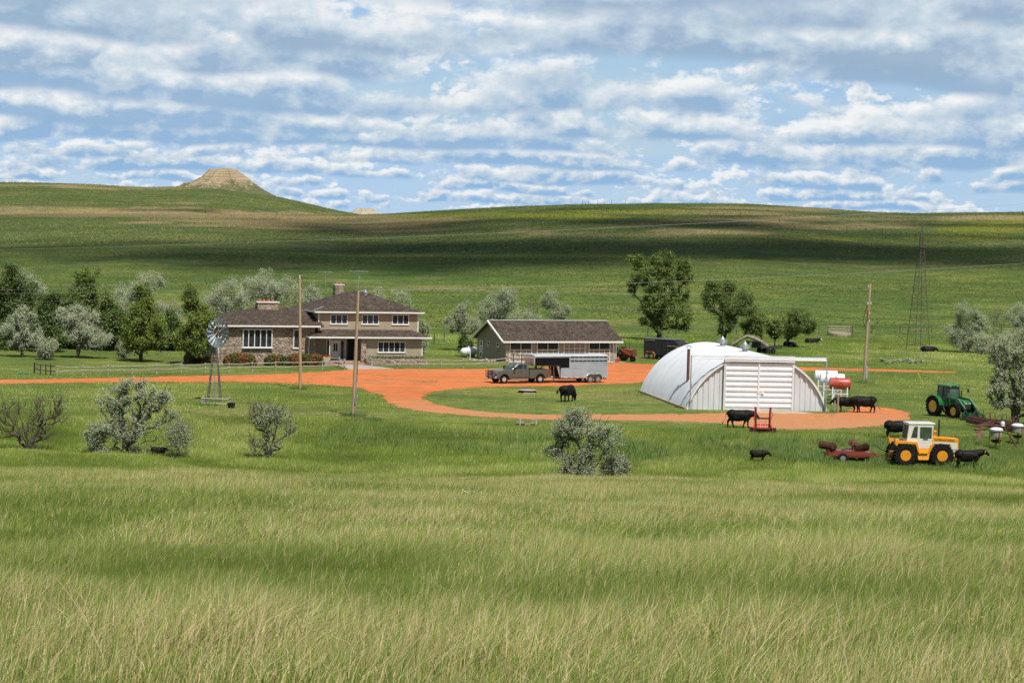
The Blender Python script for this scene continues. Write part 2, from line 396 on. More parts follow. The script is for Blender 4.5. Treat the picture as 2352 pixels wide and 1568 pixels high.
def inpoly(X, Y, poly):
    P = np.array(poly); r = np.zeros(X.shape, bool); n = len(P); j = n - 1
    for i in range(n):
        c = ((P[i, 1] > Y) != (P[j, 1] > Y)); den = (P[j, 1] - P[i, 1]) or 1e-9
        r ^= c & (X < (P[j, 0] - P[i, 0]) * (Y - P[i, 1]) / den + P[i, 0]); j = i
    return r
def sheet(name, out, z0, z1, mat, label):
    from mathutils.geometry import tessellate_polygon
    vs = [Vector((x, y, z1)) for x, y in out]; n = len(vs)
    tri = tessellate_polygon([vs])
    mb = MB(); mb.add([tuple(p) for p in vs] + [(x, y, z0) for x, y in out], [tuple(t) for t in tri] + [(i, (i + 1) % n, (i + 1) % n + n, i + n) for i in range(n)])
    return tag(mb.build(name, mat), label, None, kind='structure')
rm, nt, b = nmat('red_scoria_gravel'); L = nt.links
pos = N(nt, 'ShaderNodeNewGeometry').outputs['Position']
mp = N(nt, 'ShaderNodeMapping'); L.new(pos, mp.inputs[0]); mp.inputs['Scale'].default_value = (1, .6, 1)
n1 = noise(nt, mp.outputs[0], .09, 5, .6); n2 = noise(nt, mp.outputs[0], .7, 5, .65); n3 = noise(nt, pos, 9, 3, .6)
col = ramp(nt, n1, [(.3, (.52, .145, .040)), (.5, (.62, .18, .050)), (.72, (.55, .185, .065))])
col = mixc(nt, ramp(nt, n2, [(.42, (0, 0, 0)), (.70, (.8, .8, .8))]), col, (.37, .125, .055))
col = mixc(nt, ramp(nt, n3, [(.5, (0, 0, 0)), (.72, (.5, .5, .5))]), col, (.68, .31, .15))
mr = N(nt, 'ShaderNodeMapping'); L.new(pos, mr.inputs[0]); mr.inputs['Scale'].default_value = (.06, 1.1, 1)
rut = noise(nt, mr.outputs[0], .9, 4, .6)      # wheel-worn lanes along the drive
col = mixc(nt, ramp(nt, rut, [(.52, (0, 0, 0)), (.62, (.3, .3, .3))]), col, (.70, .29, .12))
col = mixc(nt, ramp(nt, rut, [(.36, (.35, .35, .35)), (.46, (0, 0, 0))]), col, (.40, .115, .04))
sxy = N(nt, 'ShaderNodeSeparateXYZ'); L.new(pos, sxy.inputs[0])
# the lower loop by the barn is paler, dustier and more worn
lowr = mth(nt, 'ADD', mth(nt, 'MULTIPLY_ADD', sxy.outputs[1], -1 / 26., 8.45), mth(nt, 'MULTIPLY_ADD', n2, .9, -.45))
lr = N(nt, 'ShaderNodeMapRange'); L.new(lowr, lr.inputs[0]); lr.inputs[1].default_value = .35; lr.inputs[2].default_value = 1.0; lr.inputs[4].default_value = .95
col = mixc(nt, lr.outputs[0], col, ramp(nt, n3, [(.35, (.38, .175, .075)), (.65, (.56, .27, .125))]))
gp = N(nt, 'ShaderNodeMapRange'); L.new(noise(nt, mp.outputs[0], .33, 5, .7), gp.inputs[0]); gp.inputs[1].default_value = .60; gp.inputs[2].default_value = .68
col = mixc(nt, gp.outputs[0], col, (.22, .17, .06))
L.new(col, b.inputs['Base Color']); b.inputs['Roughness'].default_value = .95; b.inputs['Specular IOR Level'].default_value = .15
bump(nt, b, mth(nt, 'ADD', n3, n2), .5, .05)
sheet('road', road_out, -.05, .03, rm, 'bright red gravel drive looping round the grass island to the barn')
conc = M('concrete', (.44, .40, .34), .85, c2=(.33, .30, .26), scale=1.2, bmp=.2)
sheet('path', walk_out, -.05, .06, conc, 'pale concrete walk from the porch steps to the red drive')
sheet('apron', pad_out, -.05, .05, M('old_concrete', (.46, .38, .28), .9, c2=(.42, .27, .16), scale=.8), 'worn concrete apron before the big doors of the white barn')

# ------------------------------------------------------------------ butte and far bluff
def mound(name, base_c, rx, ry, hgt, top, mat, label, seed, skew=0, rot=0, pw=1.0, gul=.20, drop=0.):
    nA, nR = 160, 46; rg = np.random.RandomState(seed)
    a = np.linspace(0, 2 * PI, nA, endpoint=False); s = np.linspace(0, 1, nR)
    ga = sum(np.sin(a * k + rg.uniform(0, 7)) / k ** .75 * rg.uniform(.5, 1.2) for k in range(2, 26)) * gul
    S, A = np.meshgrid(s, a, indexing='ij'); GA = np.tile(ga, (nR, 1))
    rr = S * (1 + GA * np.sin(np.clip(S, 0, 1) * PI) ** .7)
    prof = np.interp(S, [0, top * .8, top, top + .025, top + .06, top + .09, top + .17, top + .30, top + .45, top + .6, 1], [1.0, .995, .97, .85, .80, .70, .52, .33, .17, .05, -.14])
    prof = prof + .012 * np.sin(prof * 60 + GA * 9) * (S > top)
    hgv = .075 * fbm(rr * np.cos(A) * 8, rr * np.sin(A) * 8, 1., 3, 4) + rg.normal(0, .008, prof.shape) + .02 * np.cos(A - 2.2) * (S < top + .1)
    x = rr * rx * np.cos(A) + skew * rx * (1 - S) ; y = rr * ry * np.sin(A); z = (prof + hgv) * hgt - drop * np.maximum(0, x / rx) ** 1.6
    V = np.stack([x, y, z], -1).reshape(-1, 3)
    i2, j2 = np.meshgrid(np.arange(nR - 1), np.arange(nA), indexing='ij')
    T = np.stack([i2 * nA + j2, i2 * nA + (j2 + 1) % nA, (i2 + 1) * nA + (j2 + 1) % nA, (i2 + 1) * nA + j2], -1).reshape(-1, 4)
    me = raw_mesh(name, V, T, mat); me.polygons.foreach_set('use_smooth', [True] * len(me.polygons))
    o = link(name, me); o.location = base_c; o.rotation_euler.z = rot
    return tag(o, label, None, kind='structure')
bmt, nt, b = nmat('butte_rock'); L = nt.links
tcO = N(nt, 'ShaderNodeTexCoord').outputs['Object']; sp = N(nt, 'ShaderNodeSeparateXYZ'); L.new(tcO, sp.inputs[0])
nz = noise(nt, tcO, .09, 6, .65); nf = noise(nt, tcO, .45, 5, .65)
st = mth(nt, 'ADD', mth(nt, 'MULTIPLY', sp.outputs[2], .42), mth(nt, 'MULTIPLY', nz, 1.4))
cbx = N(nt, 'ShaderNodeCombineXYZ'); L.new(st, cbx.inputs[2])
strata = noise(nt, cbx.outputs[0], 2.2, 3, .7)
rock = ramp(nt, strata, [(.34, (.15, .105, .06)), (.48, (.34, .25, .145)), (.62, (.52, .42, .28))])
nrm = N(nt, 'ShaderNodeSeparateXYZ'); L.new(N(nt, 'ShaderNodeNewGeometry').outputs['Normal'], nrm.inputs[0])
veg = mth(nt, 'ADD', mth(nt, 'ADD', mth(nt, 'MULTIPLY_ADD', sp.outputs[2], -.045, .80), mth(nt, 'MULTIPLY_ADD', nf, 1.9, -.95)), mth(nt, 'MULTIPLY_ADD', nz, 1.7, -.85))
vr = N(nt, 'ShaderNodeMapRange'); L.new(veg, vr.inputs[0]); vr.inputs[1].default_value = .32; vr.inputs[2].default_value = .62
L.new(mixc(nt, vr.outputs[0], rock, ramp(nt, nf, [(.35, (.075, .09, .035)), (.7, (.17, .17, .075))])), b.inputs['Base Color']); b.inputs['Roughness'].default_value = .95
bump(nt, b, mth(nt, 'ADD', nf, strata), 1., 1.2)
bp = G(515, 446, 1200)
Yb = 2330.; cb0 = AT(524, 440, Yb); cb0.z = float(terrain(cb0.x, Yb)) - 2.
ztop = AT(515, 388, Yb).z
mound('butte', cb0, 62, 54, ztop - cb0.z, .20, bmt, 'flat topped tan butte of banded rock standing on the left skyline', 5, skew=-.10, drop=13.)
bl, nt, b = nmat('pale_clay'); L = nt.links
tcO = N(nt, 'ShaderNodeTexCoord').outputs['Object']
L.new(ramp(nt, noise(nt, tcO, .12, 6, .7), [(.35, (.30, .25, .17)), (.6, (.42, .37, .27))]), b.inputs['Base Color']); b.inputs['Roughness'].default_value = .95
Yc = 3300.; c1 = AT(838, 489.5, Yc); c1.z -= 3
mound('bluff', c1, 26, 40, AT(838, 479.5, Yc).z - c1.z, .42, bl, 'low pale clay bluff showing in the dip right of the butte', 9, gul=.14)

# ------------------------------------------------------------------ clouds overhead: fair-weather banks drifting over the valley, their shade lies on the hillside
cm, nt, b = nmat('cloud'); L = nt.links      # thin fair-weather cloud: part of the light goes through each puff
df = N(nt, 'ShaderNodeBsdfDiffuse'); df.inputs[0].default_value = (.9, .9, .92, 1); tp = N(nt, 'ShaderNodeBsdfTransparent'); mx = N(nt, 'ShaderNodeMixShader')
L.new(ramp(nt, noise(nt, coords(nt), .02, 3), [(.3, (.07, .07, .07)), (.7, (.23, .23, .23))]), mx.inputs[0]); L.new(tp.outputs[0], mx.inputs[1]); L.new(df.outputs[0], mx.inputs[2]); L.new(mx.outputs[0], nt.nodes['Material Output'].inputs[0])
mb = MB(); rc = random.Random(8)
def cloud_over(u0, u1, v0, v1, n=26, alt=2300.):
    cu, su, cv, sv = (u0 + u1) / 2, (u1 - u0) / 2, (v0 + v1) / 2, (v1 - v0) / 2
    for _ in range(int(n * 3.2)):
        u = cu + max(-1.2, min(1.2, rc.gauss(0, .55))) * su; v = cv + max(-1.3, min(1.3, rc.gauss(0, .5))) * sv
        p = G(u, v, 150); k = (alt - p.z) / SUN.z; c = p + SUN * k
        wd = 2 * su / F * p.y * rc.uniform(.04, .13)
        dp = abs(G(u, v - sv * .30, 150).y - p.y) * rc.uniform(.35, 1.0) + 3
        r_ = max(6., min(wd, 95)); d_ = max(5., min(dp, 70))
        mb.ball((c.x, c.y, c.z), (r_, d_, 6 + .22 * min(r_, d_)), 10)
for a in [(350, 1300, 556, 618, 40), (850, 2150, 540, 606, 64), (1150, 2000, 496, 530, 30), (1600, 2560, 558, 606, 34), (560, 1200, 504, 548, 22), (-150, 560, 552, 606, 18), (760, 1620, 586, 606, 16), (1000, 2120, 558, 576, 22), (1560, 2420, 540, 553, 12), (1220, 1820, 502, 513, 10), (230, 560, 477, 486, 12), (2050, 2450, 514, 522, 9), (1180, 1480, 477, 485, 7), (2000, 2500, 602, 622, 10)]:
    cloud_over(*a)
tag(mb.build('clouds', cm, smooth=180), 'white fair weather clouds drifting over the valley', None, kind='structure')
# ------------------------------------------------------------------ building materials
def uvmat(name, fn, rough=.85, bm_=None):
    m, nt, b = nmat(name); u = N(nt, 'ShaderNodeTexCoord').outputs['UV']; o = N(nt, 'ShaderNodeTexCoord').outputs['Object']
    c, h = fn(nt, u, o); nt.links.new(c, b.inputs['Base Color']); b.inputs['Roughness'].default_value = rough; b.inputs['Specular IOR Level'].default_value = .25
    if h is not None: bump(nt, b, h, *(bm_ or (.6, .03)))
    return m
def _shake(c1, c2, c3):
    def fn(nt, u, o):
        br = N(nt, 'ShaderNodeTexBrick', offset=.45, i_Scale=1, i_Mortar_Size=.012, i_Bias=0, i_Brick_Width=.22, i_Row_Height=.24)
        nt.links.new(u, br.inputs['Vector'])
        br.inputs['Color1'].default_value = (0, 0, 0, 1); br.inputs['Color2'].default_value = (1, 1, 1, 1); br.inputs['Mortar'].default_value = (.0, .0, .0, 1)
        col = ramp(nt, br.outputs[0], [(0, c1), (.5, c2), (1, c3)])
        n = noise(nt, o, 1.1, 5, .65)
        col = mixc(nt, 1, col, ramp(nt, n, [(.3, (.65, .62, .6)), (.52, (1, 1, 1)), (.72, (1.35, 1.3, 1.25))]), 'MULTIPLY')
        sp_ = noise(nt, o, 7, 3, .6)
        col = mixc(nt, ramp(nt, sp_, [(.60, (0, 0, 0)), (.68, (.7, .7, .7))]), col, (.24, .21, .18))
        s = N(nt, 'ShaderNodeSeparateXYZ'); nt.links.new(u, s.inputs[0])
        saw = mth(nt, 'FRACT', mth(nt, 'DIVIDE', s.outputs[1], .24))
        return col, mth(nt, 'ADD', mth(nt, 'MULTIPLY', saw, -1), mth(nt, 'MULTIPLY', br.outputs[0], .5))
    return fn
shake = uvmat('cedar_shakes', _shake((.042, .031, .023), (.072, .053, .039), (.115, .088, .068)))
shake_dark = uvmat('weathered_shakes', _shake((.044, .032, .024), (.072, .051, .037), (.112, .084, .064)))
def _stone(nt, u, o):
    mp = N(nt, 'ShaderNodeMapping'); nt.links.new(u, mp.inputs[0]); mp.inputs['Scale'].default_value = (2.4, 4.6, 1)
    wv = N(nt, 'ShaderNodeMix', data_type='VECTOR'); wv.inputs[0].default_value = .18
    nn = N(nt, 'ShaderNodeTexNoise', i_Scale=1.6, i_Detail=3); nt.links.new(mp.outputs[0], nn.inputs['Vector'])
    nt.links.new(mp.outputs[0], wv.inputs[4]); nt.links.new(nn.outputs['Color'], wv.inputs[5])
    v1 = N(nt, 'ShaderNodeTexVoronoi', i_Scale=1.25, i_Randomness=1.); nt.links.new(wv.outputs[1], v1.inputs['Vector'])
    v2 = N(nt, 'ShaderNodeTexVoronoi', feature='DISTANCE_TO_EDGE', i_Scale=1.25, i_Randomness=1.); nt.links.new(wv.outputs[1], v2.inputs['Vector'])
    s = N(nt, 'ShaderNodeSeparateColor'); nt.links.new(v1.outputs['Color'], s.inputs[0])
    col = ramp(nt, s.outputs[0], [(0, (.20, .145, .10)), (.25, (.42, .32, .23)), (.5, (.50, .42, .33)), (.72, (.34, .24, .165)), (1, (.58, .50, .40))])
    col = mixc(nt, 1, col, ramp(nt, noise(nt, o, 5, 5, .65), [(.3, (.6, .6, .6)), (.55, (1, 1, 1)), (.75, (1.3, 1.3, 1.3))]), 'MULTIPLY')
    col = mixc(nt, ramp(nt, v2.outputs[0], [(0, (.7, .7, .7)), (.035, (.5, .5, .5)), (.06, (0, 0, 0))]), col, (.26, .22, .17))
    return col, mth(nt, 'ADD', ramp(nt, v2.outputs[0], [(0, (0, 0, 0)), (.16, (1, 1, 1))]), mth(nt, 'MULTIPLY', noise(nt, u, 6, 4), .6))
stone = uvmat('field_stone', _stone, .9, (.9, .08))
def _brick(nt, u, o):
    br = N(nt, 'ShaderNodeTexBrick', i_Scale=1, i_Mortar_Size=.01, i_Brick_Width=.22, i_Row_Height=.075); nt.links.new(u, br.inputs['Vector'])
    br.inputs['Color1'].default_value = (.42, .17, .11, 1); br.inputs['Color2'].default_value = (.52, .27, .19, 1); br.inputs['Mortar'].default_value = (.4, .34, .28, 1)
    return br.outputs[0], br.outputs[1]
brick = uvmat('red_brick', _brick)
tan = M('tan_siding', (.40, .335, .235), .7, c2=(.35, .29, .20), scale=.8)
tan_shaded = M('shaded_tan_siding', (.30, .26, .19), .7, c2=(.26, .22, .16), scale=.8)  # darker copy of the tan: shade of the unlit walls put into the colour
white = M('white_trim', (.80, .80, .78), .5, c2=(.70, .70, .67), scale=2, amt=.6)
soffit = M('soffit', (.55, .50, .43), .7)
cream = M('cream_paint', (.78, .75, .68), .6)
def glass_mat(name, c=(.018, .022, .026)):
    m, nt, b = nmat(name); b.inputs['Base Color'].default_value = c + (1,); b.inputs['Roughness'].default_value = .08; b.inputs['Specular IOR Level'].default_value = .28
    n = noise(nt, coords(nt), 1.5, 3); nt.links.new(ramp(nt, n, [(.35, c), (.7, tuple(x * 2.4 + .01 for x in c))]), b.inputs['Base Color'])
    return m
glass = glass_mat('window_glass'); curtain = glass_mat('curtained_glass', (.07, .065, .06))
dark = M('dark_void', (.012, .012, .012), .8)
terra = M('terracotta', (.50, .17, .09), .7, c2=(.35, .12, .07))
galv = M('galvanised_metal', (.52, .54, .56), .42, .75, c2=(.42, .43, .45), scale=2)
def RZ(a): return Matrix.Rotation(a, 4, 'Z')
def at(x, y, z=0, a=0): return Matrix.Translation((x, y, z)) @ RZ(a)
def lap(mb, x0, x1, z0, z1, T=None, h=.2, d=.028, gable=None):
    """clapboards on a wall facing -y at y=0, each one tilted out at its lower edge"""
    z = z0
    while z < z1 - 1e-4:
        zt = min(z + h, z1); a0, a1 = x0, x1
        if gable: a0, a1 = gable(zt)
        if a1 - a0 > .05:
            mb.add([(a0, -d, z), (a1, -d, z), (a1, -.004, zt), (a0, -.004, zt), (a0, .02, z), (a1, .02, z)], [(0, 1, 2, 3), (0, 4, 5, 1)], T)
        z = zt
    return mb
def window(parent, x0, x1, z0, z1, n, T=None, name='window', mat=None, fw=.085, sill=True, gl=None, proud=.06):
    f = MB(); mat = mat or white
    f.bx(x0, x0 + fw, -proud, .03, z0, z1, T).bx(x1 - fw, x1, -proud, .03, z0, z1, T).bx(x0 + fw, x1 - fw, -proud, .03, z1 - fw, z1, T).bx(x0 + fw, x1 - fw, -proud, .03, z0, z0 + fw, T)
    for i in range(1, n):
        c = x0 + (x1 - x0) * i / n; f.bx(c - fw * .42, c + fw * .42, -proud + .008, .03, z0 + fw, z1 - fw, T)
    o = f.build(name, mat, parent)
    g = MB().bx(x0 + fw * .8, x1 - fw * .8, -.04, .02, z0 + fw * .8, z1 - fw * .8, T); g.build('pane', gl or glass, o)
    if sill: MB().bx(x0 - .06, x1 + .06, -proud - .05, -proud + .02, z0 - .05, z0 + .012, T).build('sill', mat, o)
    return o
def hip(mb, x0, x1, y0, y1, ze, ra, rb, zr, yr, th=.14):
    """hipped roof slab: eave rectangle at ze, ridge from x=ra to x=rb at zr"""
    t = [(x0, y0, ze), (x1, y0, ze), (x1, y1, ze), (x0, y1, ze), (ra, yr, zr), (rb, yr, zr)]
    bt = [(x, y, z - th) for x, y, z in t[:4]]
    return mb.add(t + bt, [(0, 1, 5, 4), (1, 2, 5), (2, 3, 4, 5), (3, 0, 4), (0, 6, 7, 1), (1, 7, 8, 2), (2, 8, 9, 3), (3, 9, 6, 0), (9, 8, 7, 6)])
def fascia(parent, segs, z0, z1, w=.05, name='gutter'):
    g = MB()
    for (ax, ay), (bx_, by) in segs:
        a = Vector((ax, ay, 0)); b_ = Vector((bx_, by, 0)); t = (b_ - a); ln = t.length; ang_ = math.atan2(t.y, t.x)
        g.bx(-w * .0, ln, -w, 0, z0, z1, at(ax, ay, 0, ang_))
    return g.build(name, white, parent)

# ------------------------------------------------------------------ farmhouse
hs = thing('farmhouse', 'tan two storey farmhouse with a stone wing and brown shake hip roofs', 'house', G(968.7, 837.5), R(22))
b_ = MB().bx(-6.65, 0, 0, 9, -.3, 2.95)
lap(b_, -6.65, 0, .0, 2.95); lap(b_, 0, 9, 0, 2.95, at(0, 0, 0, PI / 2))
b_.build('lower_wall', tan, hs)
b_ = MB().bx(-11.4, -.1, 1.3, 10.3, 2.7, 5.5)
lap(b_, -11.4, -.1, 3.4, 5.5, at(0, 1.3)); lap(b_, -9, 0, 3.4, 5.5, at(-11.4, 10.3 - 9, 0, -PI / 2) @ Matrix.Translation((0, 0, 0)))
b_.build('upper_wall', tan, hs)
# corner boards
for q in ((-11.47, -11.33, 1.24, 1.36, 3.3, 5.5), (-.17, -.03, 1.24, 1.36, 3.4, 5.5), (-.09, .05, -.05, .06, .7, 2.9)): MB().bx(*q).build('corner_board', cream, hs)
r_ = MB(); hip(r_, -11.95, .45, .80, 10.85, 5.62, -6.6, -5.0, 7.72, 5.8); r_.build('roof', shake, hs)
fascia(hs, [((-11.95, .80), (.45, .80)), ((.45, .80), (.45, 10.85)), ((-11.95, 10.85), (-11.95, .80))], 5.50, 5.66)
# porch roof with its gutter
p = MB(); e = 2.98
p.add([(-13, -.62, e), (.85, -.62, e), (.85, 1.3, e), (-13, 1.3, e), (-10.9, 1.32, 3.72), (-.75, 1.32, 3.72), (-13, -.62, e - .12), (.85, -.62, e - .12), (.85, 1.3, e - .12), (-13, 1.3, e - .12)],
      [(0, 1, 5, 4), (1, 2, 5), (3, 0, 4), (0, 6, 7, 1), (1, 7, 8, 2), (3, 9, 6, 0), (6, 9, 8, 7)])
p.build('porch_roof', shake, hs)
fascia(hs, [((-13, -.62), (.85, -.62)), ((.85, -.62), (.85, 1.3)), ((-13, 1.3), (-13, -.62))], 2.86, 3.02)
# stone wing
b_ = MB().bx(-22.6, -12, .6, 10, -.3, 4.0); b_.build('stone_wall', stone, hs)
sw = MB(); lap(sw, -9.3, 0, .0, 3.9, at(-22.6, .65, 0, -PI / 2)); sw.build('side_siding', tan_shaded, hs)
MB().bx(-22.66, -22.54, .53, .66, 0, 3.9).build('corner_board', white, hs)
r_ = MB(); hip(r_, -23.2, -11.2, 0, 10.6, 4.12, -17.3, -11.2, 5.85, 5.3); r_.build('wing_roof', shake_dark, hs)
fascia(hs, [((-23.2, 0), (-11.55, 0)), ((-23.2, 10.6), (-23.2, 0))], 3.98, 4.15)
# recessed porch
MB().bx(-12, -6.65, 2.4, 2.6, 0, 3).bx(-12, -11.9, .6, 2.4, 0, 3).build('porch_wall', tan_shaded, hs)
MB().bx(-12, -6.6, -.1, 2.4, -.2, .38).build('porch_floor', conc, hs)
MB().bx(-11, -6.7, -.55, -.1, -.2, .26).bx(-11, -6.7, -1.0, -.55, -.2, .13).build('steps', brick, hs)
dr = MB().bx(-9.62, -8.62, 2.33, 2.42, .4, 2.5).build('door', white, hs)
window(dr, -9.4, -8.84, 1.25, 2.2, 2, at(0, 2.33), fw=.05, sill=False, name='door_window')
MB().bx(-9.53, -9.47, 2.27, 2.33, 1.25, 1.33).build('handle', galv, dr)
for a, b2 in ((-10.12, -9.68), (-8.56, -8.1)): window(hs, a, b2, .45, 2.5, 1, at(0, 2.4), name='sidelight', fw=.06, sill=False)
for q in ((-10.6, -10.5, -.2, -.1, .38, 2.85), (-8.0, -7.92, 2.3, 2.4, .4, 2.8)): MB().bx(*q).build('porch_post', cream, hs)
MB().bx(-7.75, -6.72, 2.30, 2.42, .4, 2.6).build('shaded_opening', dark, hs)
MB().bx(-7.05, -6.5, -.32, .12, -.2, 2.86).build('stone_pillar', stone, hs)
for x in (1.3, 4.85, 8.3): window(hs, -11.4 + x, -11.4 + x + 1.95, 4.28, 5.36, 3, at(0, 1.3))
window(hs, -5.1, -1.95, 1.32, 2.5, 5)
window(hs, -20.0, -16.75, 1.75, 3.75, 5, at(0, .6), fw=.1, proud=.22)
window(hs, -14.4, -13.7, 1.7, 3.72, 1, at(0, .6), fw=.1)
MB().tube([(-12.9, -.7, 2.85), (-12.75, .2, 2.6), (-12.75, .4, .1)], .045, 6).build('downspout', white, hs)
ch = MB().bx(-17.25, -14.95, 4.55, 5.5, 5.0, 6.35).build('chimney', stone, hs)
MB().bx(-17.35, -14.85, 4.45, 5.6, 6.35, 6.47).bx(-17.1, -15.1, 4.5, 4.55, 5.35, 5.5).build('cap', cream, ch)
for k in range(4): MB().lathe([(.16, 6.47), (.15, 6.72), (.11, 6.72), (.11, 6.5)], 10, at(-16.9 + k * .47, 5.0)).build('flue', terra, ch)
ch = MB().bx(-7.6, -6.6, 7.6, 8.5, 6.0, 8.25).build('chimney', stone, hs)
MB().bx(-7.66, -6.54, 7.54, 8.56, 8.25, 8.35).build('cap', cream, ch)
for k in range(2): MB().lathe([(.17, 8.35), (.16, 8.62), (.11, 8.62), (.11, 8.4)], 10, at(-7.33 + k * .45, 8.05)).build('flue', terra, ch)
def antenna(x, y, z0, zt, boom, nel, tilt=0):
    a_ = MB().tube([(x, y, z0), (x, y, zt)], .022, 5).tube([(x - boom / 2, y, zt - .12), (x + boom / 2, y + .2, zt - .12 + tilt)], .016, 5)
    for k in range(nel):
        t = (k + .5) / nel - .5; l_ = .25 + .5 * abs(t + .5)
        a_.tube([(x + t * boom, y - l_, zt - .12 + tilt * t), (x + t * boom, y + l_, zt - .12 + tilt * t)], .009, 4)
    return a_
a_ = antenna(-5.5, 5.8, 7.6, 10.0, 2.3, 9); a_.tube([(-5.5, 5.8, 8.2), (-5.75, 5.8, 7.7)], .012, 4).tube([(-5.5, 5.8, 8.2), (-5.2, 5.8, 7.7)], .012, 4).bx(-5.52, -5.36, 5.72, 5.9, 9.1, 9.28); a_.build('antenna', galv, hs)
antenna(-8.2, 9.4, 6.0, 9.75, 1.7, 7).build('antenna', galv, hs)
MB().bx(-6.7, .25, -1.15, -.35, -.2, .72).build('planter_wall', stone, hs)
MB().tube([(-11.9, 1.5, 5.72), (-8.8, 3.5, 6.72)], .02, 5).lathe([(.04, 0), (.04, .35)], 6, at(-12.3, 4.4, 5.3)).build('roof_pipe', white, hs)

# ------------------------------------------------------------------ garage
gr = thing('garage', 'long tan four bay garage with a brown shake gable roof', 'garage', G(1158.8, 831.5), R(26))
GL, GD, GE, GRG = 14.3, 7.3, 2.55, 4.42
bays = [(.62, 3.42), (4.04, 6.84), (7.45, 10.25), (10.65, 13.45)]
b_ = MB().bx(0, GL, .12, GD, -.3, GE)
b_.prism([(.02, GE), (GD - .02, GE), (GD / 2, GRG - .1)], 'x', .0, GL)
xs = [0] + [q for bb in bays for q in bb] + [GL]
for i in range(0, 10, 2): lap(b_, xs[i], xs[i + 1], 0, GE, at(0, .1), h=.18)
for x0, x1 in bays: lap(b_, x0, x1, 2.32, GE, at(0, .1), h=.115)
b_.build('front_wall', tan, gr)
s_ = MB()
lap(s_, 0, GD, 0, GE, at(0, GD, 0, -PI / 2), h=.18)
lap(s_, 0, GD, GE, GRG, at(0, GD, 0, -PI / 2), h=.18, gable=lambda z: ((z - GE) / (GRG - GE) * GD / 2, GD - (z - GE) / (GRG - GE) * GD / 2))
s_.build('gable_wall', tan_shaded, gr)
sl = (GRG - GE) / (GD / 2); ov = .55
r_ = MB()
r_.add([(-.5, -ov, GE - ov * sl + .1), (GL + .5, -ov, GE - ov * sl + .1), (GL + .5, GD / 2, GRG + .1), (-.5, GD / 2, GRG + .1), (-.5, GD + ov, GE - ov * sl + .1), (GL + .5, GD + ov, GE - ov * sl + .1)] +
       [(-.5, -ov, GE - ov * sl - .03), (GL + .5, -ov, GE - ov * sl - .03), (GL + .5, GD / 2, GRG - .03), (-.5, GD / 2, GRG - .03), (-.5, GD + ov, GE - ov * sl - .03), (GL + .5, GD + ov, GE - ov * sl - .03)],
       [(0, 1, 2, 3), (3, 2, 5, 4), (7, 6, 9, 8), (8, 9, 10, 11), (0, 6, 7, 1), (4, 5, 11, 10), (0, 3, 9, 6), (3, 4, 10, 9), (1, 7, 8, 2), (2, 8, 11, 5)])
r_.build('roof', shake, gr)
t_ = MB()
for y0 in (-ov - .02, GD + ov + .02): t_.tube([(-.53, y0, GE - ov * sl), (-.53, GD / 2, GRG + .02)], .085, 4, sq=True)
t_.bx(-.5, GL + .5, GD / 2 - .12, GD / 2 + .12, GRG + .1, GRG + .15)
t_.build('rake_board', white, gr)
fascia(gr, [((-.5, -ov), (GL + .5, -ov))], GE - ov * sl - .08, GE - ov * sl + .12)
door_tan = M('garage_door_paint', (.29, .215, .16), .6, c2=(.25, .185, .135), scale=2)
for i, (x0, x1) in enumerate(bays):
    gd = MB().bx(x0 + .05, x1 - .05, .09, .16, .02, 2.28).build('garage_door', door_tan, gr)
    f = MB().bx(x0, x0 + .1, .02, .12, 0, 2.3).bx(x1 - .1, x1, .02, .12, 0, 2.3).bx(x0 + .1, x1 - .1, .02, .12, 2.2, 2.3)
    zb = [.04, .5, .93, 1.36] if i != 2 else [.04, .55, 1.05, 1.5, 1.95]
    for z in zb: f.bx(x0 + .1, x1 - .1, .062, .10, z, z + .07)
    for k in range(1, 4): f.bx(x0 + (x1 - x0) * k / 4 - .03, x0 + (x1 - x0) * k / 4 + .03, .056, .10, .05, zb[-1])
    f.bx((x0 + x1) / 2 - .035, (x0 + x1) / 2 + .035, .052, .10, zb[-1], 2.2)
    f.build('lattice', cream, gd)
    for (a, c) in ((x0 + .1, (x0 + x1) / 2 - .035), ((x0 + x1) / 2 + .035, x1 - .1)): MB().bx(a, c, .068, .10, zb[-1] + .07, 2.2).build('pane', glass, gd)
sd = MB().bx(GD - 6.55, GD - 5.75, -.06, .03, 0.05, 2.1, at(0, GD, 0, -PI / 2) @ Matrix.Translation((-.0, 0, 0))).build('side_door', white, gr)
for k in range(3): MB().bx(GD - 6.33, GD - 5.97, -.075, -.05, .3 + k * .6, .78 + k * .6, at(0, GD, 0, -PI / 2)).build('pane', glass, sd)
for yy in (4.25, 1.75): window(gr, GD - yy - .3, GD - yy + .3, 1.62, 2.12, 1, at(0, GD, 0, -PI / 2), fw=.07)
MB().bx(GD / 2 - .12, GD / 2 + .12, -.05, .02, 3.5, 4.0, at(0, GD, 0, -PI / 2)).build('gable_vent', white, gr)
MB().lathe([(.11, 4.45), (.11, 4.68), (.15, 4.7), (.0, 4.78)], 8, at(.1, GD / 2)).build('roof_vent', galv, gr)
MB().bx(-.2, GL + .2, -2.0, .1, -.1, .05).build('door_slab', conc, gr)

